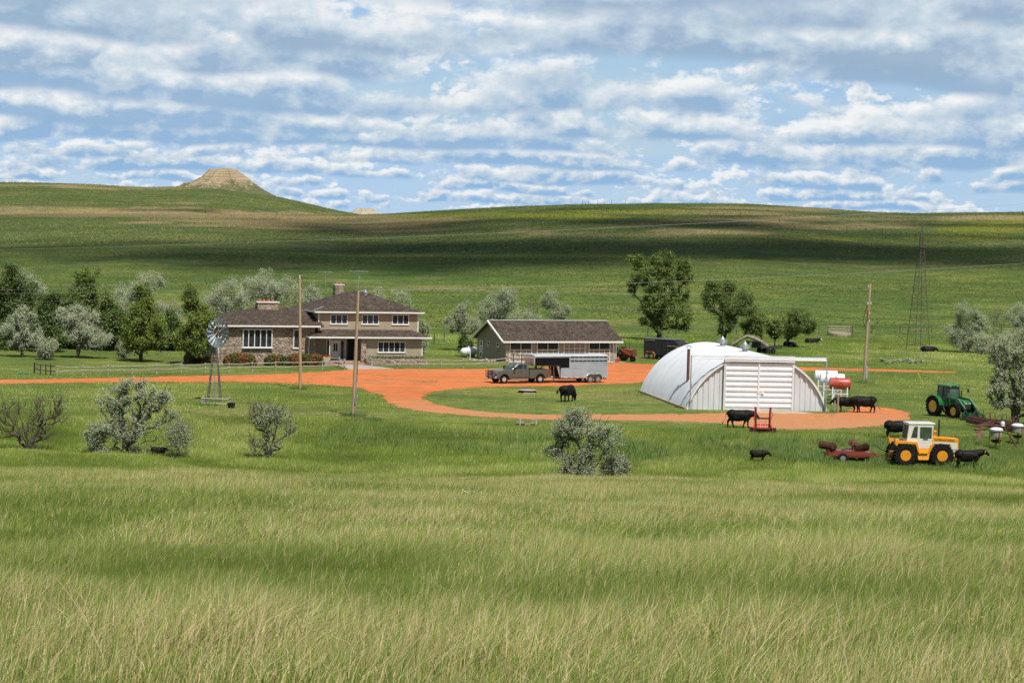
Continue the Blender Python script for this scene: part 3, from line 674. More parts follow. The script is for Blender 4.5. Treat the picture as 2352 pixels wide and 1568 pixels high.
# ------------------------------------------------------------------ white quonset barn
steel = M('white_steel', (.78, .795, .81), .40, .05, c2=(.68, .70, .72), scale=.9, amt=.8, aniso=(1, 1, .3))
steel2 = M('white_steel_doors', (.76, .80, .845), .42, .0, c2=(.68, .70, .71), scale=1.5, amt=.6)
rust = M('rust', (.17, .065, .035), .85, c2=(.09, .04, .025), scale=5, c3=(.26, .11, .05), bmp=.2)
pl_, pr_ = G(1577.9, 939.4), G(1911.3, 946)
BW, BH, BL = 12.65, 4.85, 19.9
qb = thing('quonset_barn', 'white corrugated steel quonset barn with wide double doors', 'barn', (pl_ + pr_) / 2 + Vector((-.25, 0, 0)), R(8.5))
hw = BW / 2; RQ = (hw * hw + BH * BH) / (2 * BH); zc = BH - RQ; a0 = math.asin(min(1, hw / RQ)); a0 = PI - math.asin(hw / RQ) if zc > 0 else a0
def arch(x, r=0): return zc + math.sqrt(max(0, (RQ + r) ** 2 - x * x))
nA, nY = 56, int(BL / .06); vs = []; fs = []
for j in range(nY + 1):
    y = BL * j / nY; dr_ = .022 * math.cos(y * 2 * PI / .36)
    for i in range(nA + 1):
        th = -a0 + 2 * a0 * i / nA; r__ = RQ + dr_
        vs.append((r__ * math.sin(th), y, max(zc + r__ * math.cos(th), -.05)))
for j in range(nY):
    for i in range(nA):
        k = j * (nA + 1) + i; fs.append((k, k + 1, k + nA + 2, k + nA + 1))
MB().add(vs, fs).build('arched_roof', steel, qb, smooth=60)
rim = MB(); pts = [((RQ + .01) * math.sin(-a0 + 2 * a0 * i / 48), 0, zc + (RQ + .01) * math.cos(-a0 + 2 * a0 * i / 48)) for i in range(49)]
for p0, p1 in zip(pts[:-1], pts[1:]):
    c0 = Vector((0, 0, zc)); k0 = (Vector(p0) - c0) * .975 + c0; k1 = (Vector(p1) - c0) * .975 + c0
    for y0, y1 in ((-.06, .02),):
        rim.add([(p0[0], y0, p0[2]), (p1[0], y0, p1[2]), (k1.x, y0, k1.z), (k0.x, y0, k0.z), (p0[0], y1, p0[2]), (p1[0], y1, p1[2]), (k1.x, y1, k1.z), (k0.x, y1, k0.z)], [(0, 1, 2, 3), (4, 7, 6, 5), (0, 4, 5, 1), (3, 2, 6, 7)])
rim.build('arch_rim', steel, qb)
def endwall(y, xr):
    mb = MB(); x = xr[0]; P = []; k = 0
    while x < xr[1]:
        P += [(x, .0), (x + .21, .0), (x + .27, .075), (x + .42, .075)]; x += .48
    P = [p for p in P if p[0] <= xr[1]]
    for (xa, da), (xb, db) in zip(P[:-1], P[1:]):
        za, zb = max(.02, arch(xa, -.04)), max(.02, arch(xb, -.04))
        mb.add([(xa, y + da, 0), (xb, y + db, 0), (xb, y + db, zb), (xa, y + da, za)], [(0, 1, 2, 3)])
    return mb
endwall(.16, (-hw + .12, hw - .1)).build('end_wall', M('gray_steel', (.70, .72, .74), .45, .1, c2=(.62, .64, .66), scale=1.2, aniso=(1, 1, .3)), qb)
MB().add([(RQ * .99 * math.sin(-a0 + 2 * a0 * i / 32), BL - .1, max(0, zc + RQ * .99 * math.cos(-a0 + 2 * a0 * i / 32))) for i in range(33)], [tuple(range(33))]).build('back_wall', steel, qb)
DX0, DX1 = -2.95, 3.12
for x0, x1 in ((DX0, .06), (.06, DX1)):
    prof = []; z = .06
    while z < 4.2:
        prof += [(-.05, z), (-.05, z + .17), (-.125, z + .24), (-.125, z + .40)]; z += .46
    prof = [p for p in prof if p[1] < 4.22]; prof = prof + [(0, prof[-1][1]), (0, .06)]
    d_ = MB().prism(prof, 'x', x0 + .06, x1 - .06).build('barn_door', steel2, qb)
    for xq in (x0, x1 - .075): MB().bx(xq, xq + .075, -.16, 0, .02, 4.24).build('stile', steel, d_)
MB().bx(-.1, .35, -.21, -.165, 1.55, 1.6).bx(.3, .55, -.23, -.165, 1.48, 1.66).build('latch', white, qb)
for xq in (DX0 - .1, DX1 + .01): MB().bx(xq, xq + .09, -.14, .16, 0, 4.3).build('door_jamb', steel, qb)
tk = MB().bx(-6.02, DX0, -.24, .0, 4.42, 4.72).bx(DX1, 6.12, -.24, .0, 4.40, 4.70)
tk.add([(-6.02, -.24, 4.42), (-6.02, -.3, 4.42), (6.12, -.3, 4.40), (6.12, -.24, 4.40), (-6.02, -.24, 4.5), (-6.02, -.3, 4.5), (6.12, -.3, 4.5), (6.12, -.24, 4.5)], [(0, 1, 2, 3), (4, 7, 6, 5), (1, 5, 6, 2), (0, 4, 5, 1), (3, 2, 6, 7)])
tk.build('door_track', steel2, qb)
MB().bx(DX0 - .1, DX1 + .1, -.27, .1, 4.24, 4.76).build('header', steel2, qb)
MB().bx(-6.06, -5.99, -.3, -.18, 0, 4.72).tube([(-6.02, -.13, 3.0), (-5.75, .5, 1.8)], .03, 5).build('track_post', galv, qb); MB().bx(6.06, 6.14, -.3, -.16, 0, 4.72).tube([(6.05, -.13, 3.0), (5.6, .5, 1.4)], .03, 5).build('track_post', galv, qb)
old = M('weathered_board', (.40, .33, .23), .9, c2=(.28, .22, .15), scale=3)
for xq in (-hw - .16, hw - .05): MB().bx(xq, xq + .21, -.1, BL, -.2, .16).build('footing', old, qb)
for yv in (4.9, 13.4):
    MB().lathe([(.24, BH - .15), (.24, BH + .26), (.46, BH + .27), (.48, BH + .60), (.30, BH + .62), (.06, BH + .86), (0, BH + .95)], 20, at(0, yv)).build('roof_ventilator', galv, qb, smooth=35)
xp = -5.25
sp_ = MB().lathe([(.135, arch(xp) - .2), (.135, 5.0), (.10, 5.0)], 14, at(xp, 4.3)).build('stove_pipe', rust, qb, smooth=50)
MB().lathe([(.30, 5.22), (.28, 5.27), (0, 5.34)], 12, at(xp, 4.3)).tube([(xp - .12, 4.3, 4.95), (xp - .16, 4.3, 5.24)], .012, 4).tube([(xp + .12, 4.3, 4.95), (xp + .16, 4.3, 5.24)], .012, 4).build('rain_cap', galv, sp_)
# ------------------------------------------------------------------ vehicles
def paint(name, c, metal=0., rough=.35, dust=(.30, .22, .15), amt=.35, scale=2.5):
    m = M(name, c, rough, metal, c2=tuple(a * (1 - amt) + d * amt for a, d in zip(c, dust)), scale=scale, lo=.42, hi=.68)
    m.node_tree.nodes['Principled BSDF'].inputs['Coat Weight'].default_value = .25
    return m
rubber = M('tyre_rubber', (.011, .0105, .010), .9, c2=(.032, .028, .023), scale=3, lo=.5, hi=.8, spec=.2)
rubber_red = M('dusty_tyre', (.035, .03, .028), .9, c2=(.12, .08, .055), scale=3)
chrome = M('chrome', (.62, .63, .64), .22, .45, c2=(.5, .5, .5))
alu = M('aluminium', (.60, .61, .62), .40, .55, c2=(.50, .49, .47), scale=1.5)
alu_roof = M('aluminium_roof', (.66, .69, .73), .45, .3, c2=(.60, .63, .66), scale=1.5)
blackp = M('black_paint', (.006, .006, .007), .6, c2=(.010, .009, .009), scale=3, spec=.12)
blackm = M('matt_black', (.016, .016, .016), .7, c2=(.03, .028, .025))
redlamp = M('red_lens', (.45, .03, .02), .25); amber = M('amber_lens', (.6, .22, .03), .3); clear = M('clear_lens', (.62, .64, .66), .12, .3)
RX90 = Matrix.Rotation(PI / 2, 4, 'X')
def wheel(parent, x, y, z, r, w, rr, rim_mat, tm=None, lugs=0, side=1, hub=.35, dish=.25):
    """tyre and rim turning on the y axis; side = +1 when the outer face looks along +y"""
    h = hold('wheel', parent, (x, y, z)); T = Matrix.Scale(side, 4, (0, 1, 0)) @ Matrix.Rotation(-PI / 2, 4, 'X')
    t = MB().lathe([(rr, -w * .42), (rr + (r - rr) * .45, -w * .5), (r * .965, -w * .42), (r, -w * .3), (r, w * .3), (r * .965, w * .42), (rr + (r - rr) * .45, w * .5), (rr, w * .42), (rr * .96, 0)], 36, T, close=True)
    for k in range(lugs):
        for sd in (-1, 1):
            a = 2 * PI * (k + (.5 if sd > 0 else 0)) / lugs
            K = T @ RZ(a) @ Matrix.Translation((r, 0, sd * w * .24)) @ Matrix.Rotation(sd * .7, 4, 'X')
            t.bx(-.06, .05, -.035 - .012 * r, .035 + .012 * r, -w * .29, w * .29, K)
    t.build('tyre', tm or rubber, h, smooth=40)
    MB().lathe([(rr * .98, w * .40), (rr * .90, w * .38), (rr * .84, w * dish), (rr * hub * 1.3, w * (dish - .06)), (rr * hub, w * (dish + .12)), (rr * hub * .6, w * (dish + .14)), (0, w * (dish + .14))], 28, T).build('rim', rim_mat, h, smooth=30)
    return h
def arcpts(cx, cz, r, a0, a1, n): return [(cx + r * math.cos(a0 + (a1 - a0) * i / n), cz + r * math.sin(a0 + (a1 - a0) * i / n)) for i in range(n + 1)]
HD = PI + R(28); fwd = Vector((math.cos(HD), math.sin(HD), 0)); lft = Vector((-math.sin(HD), math.cos(HD), 0))
tr0 = G(1362, 879.2); tr0 = tr0 - lft * .95; tr0.z = .03
# ---- pickup
tk0 = tr0 + fwd * (6.0 + 2.0); tk0.z = .03
pk = thing('pickup_truck', 'pewter extended cab pickup with a black grille guard hitched to the silver trailer', 'pickup truck', tk0, HD)
pew = paint('pewter_paint', (.165, .155, .138), .5, .28, amt=.15); pew_dk = paint('lower_pewter_paint', (.075, .067, .056), .45, .4)
wbf, wbr, wr_ = 2.0, -2.0, .41
def arch_cut(cx, r): return arcpts(cx, .42, r, 0, PI, 12)
front = [(-.72, .50)] + [(1.42, .46)] + arch_cut(wbf, .54)[::-1] + [(2.62, .52), (2.86, .58), (2.90, .98), (2.84, 1.14), (2.5, 1.25), (1.12, 1.36), (-.72, 1.36)]
fr_ = MB().prism(front, 'y', -.97, .97)
body = fr_.build('body', pew, pk, bev=.05)
gh = MB()   # cab: floor of the glasshouse, then roof
B = [(-.70, 1.33), (1.20, 1.33)]; Tp = [(-.56, 1.93), (.36, 1.95)]
def cabv(f):
    x0 = B[0][0] + (Tp[0][0] - B[0][0]) * f; x1 = B[1][0] + (Tp[1][0] - B[1][0]) * f; z = 1.33 + .61 * f; y = .95 - .20 * f
    return x0, x1, z, y
x0, x1, z, y = cabv(0); X0, X1, Z, Yc_ = cabv(1)
gh.add([(x0, -y, z), (x1, -y + .06, z), (x1, y - .06, z), (x0, y, z), (X0, -Yc_, Z), (X1, -Yc_, Z), (X1, Yc_, Z), (X0, Yc_, Z)], [(3, 2, 1, 0), (4, 5, 6, 7), (0, 1, 5, 4), (1, 2, 6, 5), (2, 3, 7, 6), (3, 0, 4, 7)])
gh.build('cab', pew, pk, bev=.05)
def cabpt(fx, fz, s, off=.012):
    X0, X1, Z, Y = cabv(fz); x = X0 + (X1 - X0) * fx; yy = Y - .06 * max(0, fx) * (1 - fz)
    return (x, s * (yy + off), Z)
for s in (1, -1):
    for fa, fb in ((.10, .30), (.38, .80)):
        fb2 = fb + (.06 if fb > .5 else 0)
        MB().add([cabpt(fa, .14, s), cabpt(fb2, .14, s), cabpt(fb, .84, s), cabpt(fa, .84, s)], [(0, 1, 2, 3)]).build('side_window', glass, pk)
def wsp(fy, fz, off=.014):
    X0, X1, Z, Y = cabv(fz); return (X1 + off * 1.2, fy * (Y - .06 * (1 - fz) - .08), Z + off)
MB().add([wsp(-1, .10), wsp(1, .10), wsp(1, .90), wsp(-1, .90)], [(0, 1, 2, 3)]).build('windscreen', glass_mat('green_tint_glass', (.05, .075, .06)), pk)
# bed: two sides, front wall, tailgate, floor
for s in (1, -1):
    side = [(-3.2, .58), (-2.54, .50)] + arch_cut(wbr, .54)[::-1] + [(-1.46, .50), (-.78, .50), (-.78, 1.37), (-3.2, 1.37)]
    MB().prism(side, 'y', s * .97, s * .88).build('bed_side', pew, pk, bev=.02)
    MB().prism(arcpts(wbr, .42, .60, 0, PI, 14) + arcpts(wbr, .42, .54, PI, 0, 14), 'y', s * .96, s * 1.02).build('fender_flare', pew, pk)
    MB().prism(arcpts(wbf, .42, .60, 0, PI, 14) + arcpts(wbf, .42, .54, PI, 0, 14), 'y', s * .95, s * 1.01).build('fender_flare', pew, pk)
    MB().bx(-.74, 1.42, s * .962 - .012, s * .962 + .012, .52, .66).build('rocker_panel', pew_dk, pk)
    MB().bx(-.6, 1.3, s * 1.0 - .05, s * 1.0 + .05, .40, .45).build('running_board', chrome, pk)
    MB().bx(.80, 1.02, s * 1.14 - .11, s * 1.14 + .11, 1.36, 1.62).tube([(1.0, s * .92, 1.4), (1.0, s * 1.1, 1.45)], .025, 5).build('mirror', blackm, pk, bev=.02)
    MB().bx(.15, .33, s * .985 - .012, s * .985 + .012, 1.16, 1.21).build('handle', blackm, pk)
    for xq in (-.44, .38): MB().bx(xq, xq + .008, s * .972 - .005, s * .972 + .005, .66, 1.34).build('door_seam', blackm, pk)
    MB().bx(-3.22, -3.1, s * .9 - .075, s * .9 + .075, .88, 1.2).build('taillight', redlamp, pk)
    MB().bx(2.72, 2.90, s * .78 - .17, s * .78 + .17, .90, 1.10).build('headlight', clear, pk, bev=.03)
MB().bx(-3.2, -3.12, -.88, .88, .6, 1.36).build('tailgate', pew, pk)
MB().bx(-3.1, -.80, -.88, .88, .80, .88).bx(-.84, -.78, -.88, .88, .8, 1.36).build('bed_floor', blackm, pk)
MB().bx(-3.42, -3.22, -.95, .95, .52, .70).build('rear_bumper', chrome, pk, bev=.03)
MB().bx(2.84, 3.02, -.98, .98, .50, .72).build('front_bumper', chrome, pk, bev=.04)
MB().bx(2.86, 2.92, -.60, .60, .76, 1.10).build('grille', chrome, pk)
g_ = MB()
for s in (1, -1):
    g_.tube([(3.05, s * .42, .42), (3.10, s * .42, 1.22), (3.06, s * .42, 1.28)], .045, 6)
    g_.tube([(3.08, s * .42, 1.2), (3.08, s * .95, 1.14), (2.98, s * 1.0, .95), (3.05, s * .95, .66), (3.08, s * .42, .6)], .032, 6)
for z in (.48, .66, .84, 1.02, 1.2): g_.tube([(3.08, -.42, z), (3.08, .42, z)], .034, 6)
for s in (1, -1):
    for z in (.8, .97): g_.tube([(3.08, s * .42, z), (3.05, s * .95, z)], .022, 5)
g_.build('grille_guard', blackm, pk)
MB().bx(-.9, 1.4, -.7, .7, .34, .52).bx(-3.0, 2.6, -.5, -.38, .45, .6).bx(-3.0, 2.6, .38, .5, .45, .6).build('chassis', blackm, pk)
for x in (wbf, wbr):
    for s in (1, -1): wheel(pk, x, s * .86, .41, .41, .26, .22, chrome, side=s, hub=.4)
# ---- silver stock trailer
st_ = thing('stock_trailer', 'silver gooseneck stock trailer with a black nose panel hitched to the pickup', 'trailer', tr0, HD)
tw, tb, tt = 1.02, .50, 2.72; xr0, xf0, xn = -1.62, 3.75, 6.75
bx_ = MB().bx(xr0, xf0, -tw + .03, tw - .03, tb, tt - .06)
for s in (1, -1):
    T = Matrix.Translation((0, -(tw - .03), 0)) if s < 0 else RZ(PI) @ Matrix.Translation((0, -(tw - .03), 0))
    a, c = (xr0, xf0) if s < 0 else (-xf0, -xr0)
    lap(bx_, a, c, tb + .08, tt - .62, T, h=.115, d=.03)
    lap(bx_, a, c, tt - .47, tt - .24, T, h=.115, d=.03)
bx_.build('box', alu, st_)
ns = MB().prism([(xf0, tt - .06), (xf0, 1.72), (xn - .12, 1.72), (xn, 1.82), (xn + .03, tt - .25), (xn - .1, tt - .06)], 'y', -tw + .03, tw - .03)
ns.build('nose', alu, st_)
for s in (1, -1):
    MB().bx(xf0 - .95, xn - .1, s * (tw + .008) - .01, s * (tw + .008) + .01, 1.60 if False else 1.74, tt - .20).build('black_panel', blackp, st_)
    MB().bx(xf0 - .95, xf0, s * (tw + .010) - .01, s * (tw + .010) + .01, 1.52, 1.75).build('black_panel', blackp, st_)
    for k in range(9):
        xa = xr0 + .12 + k * .47
        for zz_ in (tt - .60, tt - .225):
            MB().bx(xa, xa + .38, s * (tw + .0) - .012, s * (tw + .0) + .012, zz_, zz_ + .10).build('air_slot', dark, st_)
    MB().bx(xr0, xf0, s * (tw + .012) - .02, s * (tw + .012) + .02, tb - .02, tb + .07).build('bottom_rail', alu, st_)
    for k in range(16): MB().bx(xr0 + .1 + k * .33, xr0 + .25 + k * .33, s * (tw + .036) - .006, s * (tw + .036) + .006, tb + .005, tb + .05).build('reflector', redlamp if k % 2 else white, st_)
    f_ = []
    for cx in (-.44, .44): f_ += []
    MB().prism(arcpts(.44, .44, .50, -.25, PI * .62, 10) + arcpts(-.44, .44, .50, PI * .38, PI + .25, 10) + arcpts(-.44, .44, .43, PI + .25, PI * .40, 10) + arcpts(.44, .44, .43, PI * .60, -.25, 10), 'y', s * tw, s * (tw + .24)).build('mudguard', alu, st_)
    for cx in (-.44, .44): wheel(st_, cx, s * (tw + .08), .37, .37, .22, .21, galv, tm=rubber_red, side=s)
    MB().add([(xf0 + .02, s * .96, .5), (xf0 + .16, s * .96, 1.70), (xf0 + .42, s * .96, 1.70), (xf0 + .02, s * .82, .5), (xf0 + .16, s * .82, 1.70), (xf0 + .42, s * .82, 1.70)], [(0, 2, 1), (3, 4, 5), (0, 1, 4, 3), (1, 2, 5, 4), (2, 0, 3, 5)]).build('brace', alu, st_)
MB().bx(xf0 - .01, xf0 + .025, -tw + .06, tw - .06, .55, 1.72).build('front_shade_sheet', blackp, st_)  # black sheet added for the shade on the box's front wall
rf = MB(); rf.prism([(-tw - .02, tt - .09), (tw + .02, tt - .09), (tw - .04, tt - .01), (tw * .5, tt + .07), (-tw * .5, tt + .07), (-tw + .04, tt - .01)], 'x', xr0 - .03, xn - .05); rf.build('roof', alu_roof, st_, bev=.02)
MB().bx(xn - .02, xn + .08, tw * .62, tw * .80, tt - .42, tt - .32).bx(xn - .02, xn + .08, -tw * .80, -tw * .62, tt - .42, tt - .32).build('marker_light', amber, st_)
MB().bx(6.0 - .07, 6.0 + .07, -.07, .07, .92, 1.72).tube([(6.0, 0, 1.0), (5.1, .0, 1.72)], .05, 6).build('coupler', blackm, st_)
MB().bx(xr0, xf0, -.8, .8, .36, .5).build('underframe', blackm, st_)
MB().bx(3.9, 4.02, -.06, .06, .15, 1.7).build('landing_jack', alu, st_)
MB().lathe([(.12, tt + .05), (.12, tt + .12), (0, tt + .15)], 10, at(3.3, .3)).build('roof_vent', white, st_)
# ---- black horse trailer behind the barn
hz0 = G(1486, 824); ht = thing('horse_trailer', 'black horse trailer with a wedge nose parked under the tall cottonwood', 'trailer', hz0 + Vector((.9, .9, .02)), R(-38))
blk = paint('black_trailer_paint', (.020, .021, .023), 0, .5, amt=.08)
MB().bx(-.9, 2.5, -.95, .95, .45, 2.35).build('box', blk, ht, bev=.04)
MB().prism([(2.5, 2.33), (2.5, 1.45), (4.05, 1.55), (4.2, 1.72), (4.15, 1.95), (3.4, 2.28)], 'y', -.94, .94).build('nose', blk, ht, bev=.05)
MB().bx(-.94, 3.4, -.97, .97, 2.35, 2.42).build('roof', M('grey_roof', (.16, .17, .18), .4, c2=(.1, .1, .11)), ht, bev=.03)
for s in (-1, 1):
    for zz_ in (2.08, 2.22): MB().bx(-.7, .7, s * .955 - .006, s * .955 + .006, zz_ - .045, zz_ + .035).build('side_opening', M('daylight_slot', (.32, .33, .22), .8) if s < 0 and zz_ > 2.1 else bpy.data.materials.get('daylight_slot') or dark, ht)
    MB().bx(2.45, 4.1, s * .955 - .012, s * .955 + .012, 1.60, 1.68).build('trim_strip', chrome, ht)
    MB().prism(arcpts(.36, .40, .46, -.1, PI * .62, 8) + arcpts(-.36, .40, .46, PI * .38, PI + .1, 8) + arcpts(-.36, .40, .40, PI + .1, PI * .4, 8) + arcpts(.36, .40, .40, PI * .6, -.1, 8), 'y', s * .95, s * 1.15).build('mudguard', M('rust_fender', (.36, .17, .08), .8), ht)
    for cx in (-.36, .36): wheel(ht, cx, s * 1.04, .35, .35, .2, .2, M('dusty_rim', (.42, .27, .16), .8) if cx < 0 and s < 0 else bpy.data.materials['dusty_rim'], tm=rubber_red, side=s)
for k in range(3): MB().bx(4.155, 4.19, -.2 + k * .16, -.1 + k * .16, 1.80, 1.86).build('marker_light', redlamp, ht)
MB().bx(2.4, 2.5, -.1, .1, .1, 1.5).tube([(3.9, 0, 1.6), (3.9, 0, .9)], .06, 6).build('coupler', blackm, ht)
# ---- small black trailer frame behind the barn roof
ft = thing('flatbed_trailer', 'small black gooseneck flatbed parked below the fallen dead limb', 'trailer', G(1752, 812), R(-150))
MB().bx(-2.2, 1.0, -1.0, 1.0, .72, .84).build('deck', blackm, ft)
MB().bx(.95, 1.05, -.95, .95, .8, 1.55).bx(1.0, 2.4, -.45, .45, 1.5, 1.62).bx(2.2, 2.4, -.1, .1, .7, 1.5).build('gooseneck', blackm, ft)
for s in (1, -1):
    for cx in (-.9, -.1): wheel(ft, cx, s * .92, .36, .36, .22, .2, blackm, side=s)
# ---- old red row-crop tractor
rd = paint('faded_red_paint', (.34, .075, .035), 0, .6, dust=(.20, .09, .05), amt=.6, scale=4)
ot = thing('row_crop_tractor', 'faded red narrow front tractor parked beside the garage wall', 'tractor', G(1432, 829), R(-48))
MB().bx(-.2, 1.75, -.32, .32, .75, 1.42).build('hood', rd, ot, bev=.06)
MB().bx(1.75, 1.82, -.33, .33, .62, 1.46).build('grille', M('rusty_grille', (.14, .05, .03), .8), ot, bev=.03)
MB().bx(-1.1, 1.6, -.16, .16, .45, .78).bx(-1.25, -.5, -.3, .3, .6, .95).build('transmission', rust, ot)
MB().bx(1.35, 1.6, -.14, .14, .4, .8).tube([(1.5, 0, .75), (1.5, 0, .25)], .08, 8).build('front_pedestal', rd, ot)
for s in (1, -1):
    wheel(ot, -.9, s * .92, .74, .74, .34, .45, rust, lugs=18, side=s)
    wheel(ot, 1.5, s * .16, .30, .30, .14, .16, rust, side=s)
    MB().tube([(1.5, s * .40, .75), (-.3, s * .42, 1.45)], .05, 4, sq=True).build('loader_arm', rd, ot)
MB().bx(-1.15, -.75, -.26, .26, 1.10, 1.18).bx(-1.2, -1.12, -.26, .26, 1.15, 1.5).build('seat', blackm, ot)
MB().lathe([(.20, -.015), (.235, 0), (.20, .015), (.19, 0)], 18, Matrix.Translation((-.42, 0, 1.62)) @ Matrix.Rotation(-.6, 4, 'Y'), close=True).tube([(-.15, 0, 1.35), (-.42, 0, 1.62)], .02, 5).build('steering_wheel', blackm, ot)
MB().tube([(.9, .05, 1.4), (.9, .05, 2.15)], .05, 8).build('exhaust', rust, ot)
MB().tube([(.35, -.05, 1.4), (.35, -.05, 1.85)], .06, 8).lathe([(.1, 1.85), (.1, 1.98), (0, 2.0)], 8, at(.35, -.05)).build('air_cleaner', rust, ot)
# ---- yellow four wheel drive tractor
yel = paint('yellow_paint', (.84, .345, .008), 0, .42, dust=(.5, .26, .05), amt=.3); yrim = paint('yellow_rim_paint', (.82, .31, .008), 0, .4, amt=.22)
cab_w = paint('cream_cab_paint', (.74, .72, .64), 0, .4, dust=(.5, .44, .34), amt=.3)
ya, yb = G(2075.3, 1066.5), G(2162, 1071)
yt = thing('four_wheel_drive_tractor', 'yellow four wheel drive tractor with a cream cab and equal big tyres', 'tractor', (ya + yb) / 2 + Vector((-.1, .75, -.04)), R(7))
hw_ = .62
for x in (-1.36, 1.36):
    for s in (1, -1): wheel(yt, x, s * .92, .79, .80, .56, .40, yrim, lugs=20, side=s, hub=.45, dish=.16)
    MB().tube([(x, -.7, .79), (x, .7, .79)], .16, 10).build('axle', blackm, yt)
MB().bx(-2.2, 2.3, -.35, .35, .62, .98).build('frame', yel, yt)
MB().prism([(.55, .95), (2.70, .95), (2.78, 1.1), (2.76, 1.92), (2.66, 2.0), (.72, 2.14), (.55, 2.14)], 'y', -.42, .42).build('hood', yel, yt, bev=.04)
for s in (1, -1):
    MB().add([(.86, s * .425, 1.74), (2.66, s * .425, 1.68), (2.70, s * .425, 1.02), (2.28, s * .425, 1.02), (2.16, s * .425, 1.58), (.82, s * .425, 1.60)], [(0, 1, 2, 3, 4, 5)]).add([(.86, s * .437, 1.74), (2.66, s * .437, 1.68), (2.70, s * .437, 1.02), (2.28, s * .437, 1.02), (2.16, s * .437, 1.58), (.82, s * .437, 1.60)], [(0, 1, 2, 3, 4, 5)]).build('white_stripe', cab_w, yt)
    MB().bx(.95, 2.1, s * .426 - .012, s * .426 + .012, 1.12, 1.56).build('engine_opening', blackm, yt)
    MB().bx(1.1, 1.5, s * .44 - .03, s * .44 + .03, 1.2, 1.5).bx(1.6, 2.0, s * .44 - .03, s * .44 + .03, 1.15, 1.4).build('engine', yel, yt)
    # step panel between the wheels
    MB().add([(-.52, s * .70, 1.36), (.62, s * .70, 1.36), (.42, s * .86, .44), (-.34, s * .86, .44), (-.52, s * .4, 1.36), (.62, s * .4, 1.36), (.42, s * .5, .44), (-.34, s * .5, .44)], [(0, 1, 2, 3), (4, 7, 6, 5), (0, 3, 7, 4), (1, 5, 6, 2), (3, 2, 6, 7)]).build('step_panel', yel, yt, bev=.02)
    MB().bx(-.36, .36, s * .86 - .05, s * .86 + .05, .92, .97).build('step', yel, yt)
    MB().prism([(-2.15, 1.62), (-2.02, 1.42), (-1.9, 1.62), (-.62, 1.58), (-.42, 1.0), (-.30, 1.0), (-.50, 1.76), (-1.95, 1.84), (-2.12, 1.84)], 'y', s * .62, s * 1.02).build('fender', yel, yt, bev=.02)
    MB().bx(-2.18, -2.06, s * .8 - .06, s * .8 + .06, 1.84, 1.98).build('work_light', amber, yt)
    MB().prism([(.55, 1.55), (.75, 1.6), (.55, .95), (.40, .95)], 'y', s * .45, s * .80).build('front_fender', yel, yt)
cab_side = [(-1.20, 1.74), (-1.05, 3.0), (.78, 2.98), (.66, 1.25), (-.42, 1.25), (-.50, 1.70)]
cb2 = MB().prism(cab_side, 'y', -.70, .70).build('cab', cab_w, yt, bev=.04)
MB().bx(-1.12, .88, -.74, .74, 2.98, 3.12).build('roof', cab_w, yt, bev=.04)
for s in (1, -1):
    MB().add([(-.90, s * .706, 2.02), (-.42, s * .706, 2.02), (-.40, s * .706, 2.84), (-.62, s * .706, 2.86), (-.72, s * .706, 2.7)], [(0, 1, 2, 3, 4)]).build('side_window', glass_mat('cab_glass', (.03, .045, .028)) if s > 0 else bpy.data.materials['cab_glass'], yt)
    d2 = MB().bx(-.30, .70, s * .705 - .01, s * .705 + .01, 1.30, 2.90).build('door', cab_w, yt)
    MB().bx(-.24, .64, s * .717 - .008, s * .717 + .008, 2.0, 2.82).build('pane', bpy.data.materials['cab_glass'], d2)
    MB().bx(-.0, .36, s * .728 - .012, s * .728 + .012, 1.90, 1.97).build('handle', blackm, d2)
MB().add([(-1.205, -.55, 1.95), (-1.205, .55, 1.95), (-1.075, .55, 2.9), (-1.075, -.55, 2.9)], [(0, 1, 2, 3)]).build('rear_window', bpy.data.materials['cab_glass'], yt)
MB().add([(.70, -.55, 2.2), (.70, .55, 2.2), (.782, .55, 2.9), (.782, -.55, 2.9)], [(0, 1, 2, 3)]).build('windscreen', bpy.data.materials['cab_glass'], yt)
MB().tube([(1.35, -.1, 2.05), (1.35, -.1, 3.32)], [.07, .065], 10).build('exhaust', blackm, yt)
MB().tube([(1.12, .15, 2.05), (1.12, .15, 2.36)], .06, 8).lathe([(.13, 2.36), (.15, 2.42), (.12, 2.52), (0, 2.53)], 12, at(1.12, .15)).build('air_cleaner', yel, yt)
MB().bx(2.74, 2.80, -.36, .36, 1.1, 1.86).build('grille', blackm, yt)
MB().bx(2.2, 2.95, -.4, .4, .6, .9).build('front_weight', yel, yt, bev=.04)
MB().bx(-2.4, -1.9, -.3, .3, .5, .8).tube([(-2.1, -.5, .5), (-2.6, -.5, .45)], .04, 6).tube([(-2.1, .5, .5), (-2.6, .5, .45)], .04, 6).build('hitch', rust, yt)
def lettering(txt, size, parent, loc, rot, mat, name='lettering', ext=.004):
    cu = bpy.data.curves.new('t', 'FONT'); cu.body = txt; cu.size = size; cu.extrude = ext; cu.align_x = 'CENTER'; cu.space_character = 1.05
    to = bpy.data.objects.new('t', cu); COL.objects.link(to); dg = bpy.context.evaluated_depsgraph_get()
    me = bpy.data.meshes.new_from_object(to.evaluated_get(dg)); bpy.data.objects.remove(to)
    o = bpy.data.objects.new(name, me); COL.objects.link(o); me.materials.clear(); me.materials.append(mat); o.parent = parent; o.location = loc; o.rotation_euler = rot
    return o
lettering('INTERNATIONAL', .19, yt, (1.72, -.432, 1.80), (PI / 2, R(2), 0), blackp); lettering('4166', .17, yt, (2.47, -.444, 1.12), (PI / 2, 0, 0), blackp)
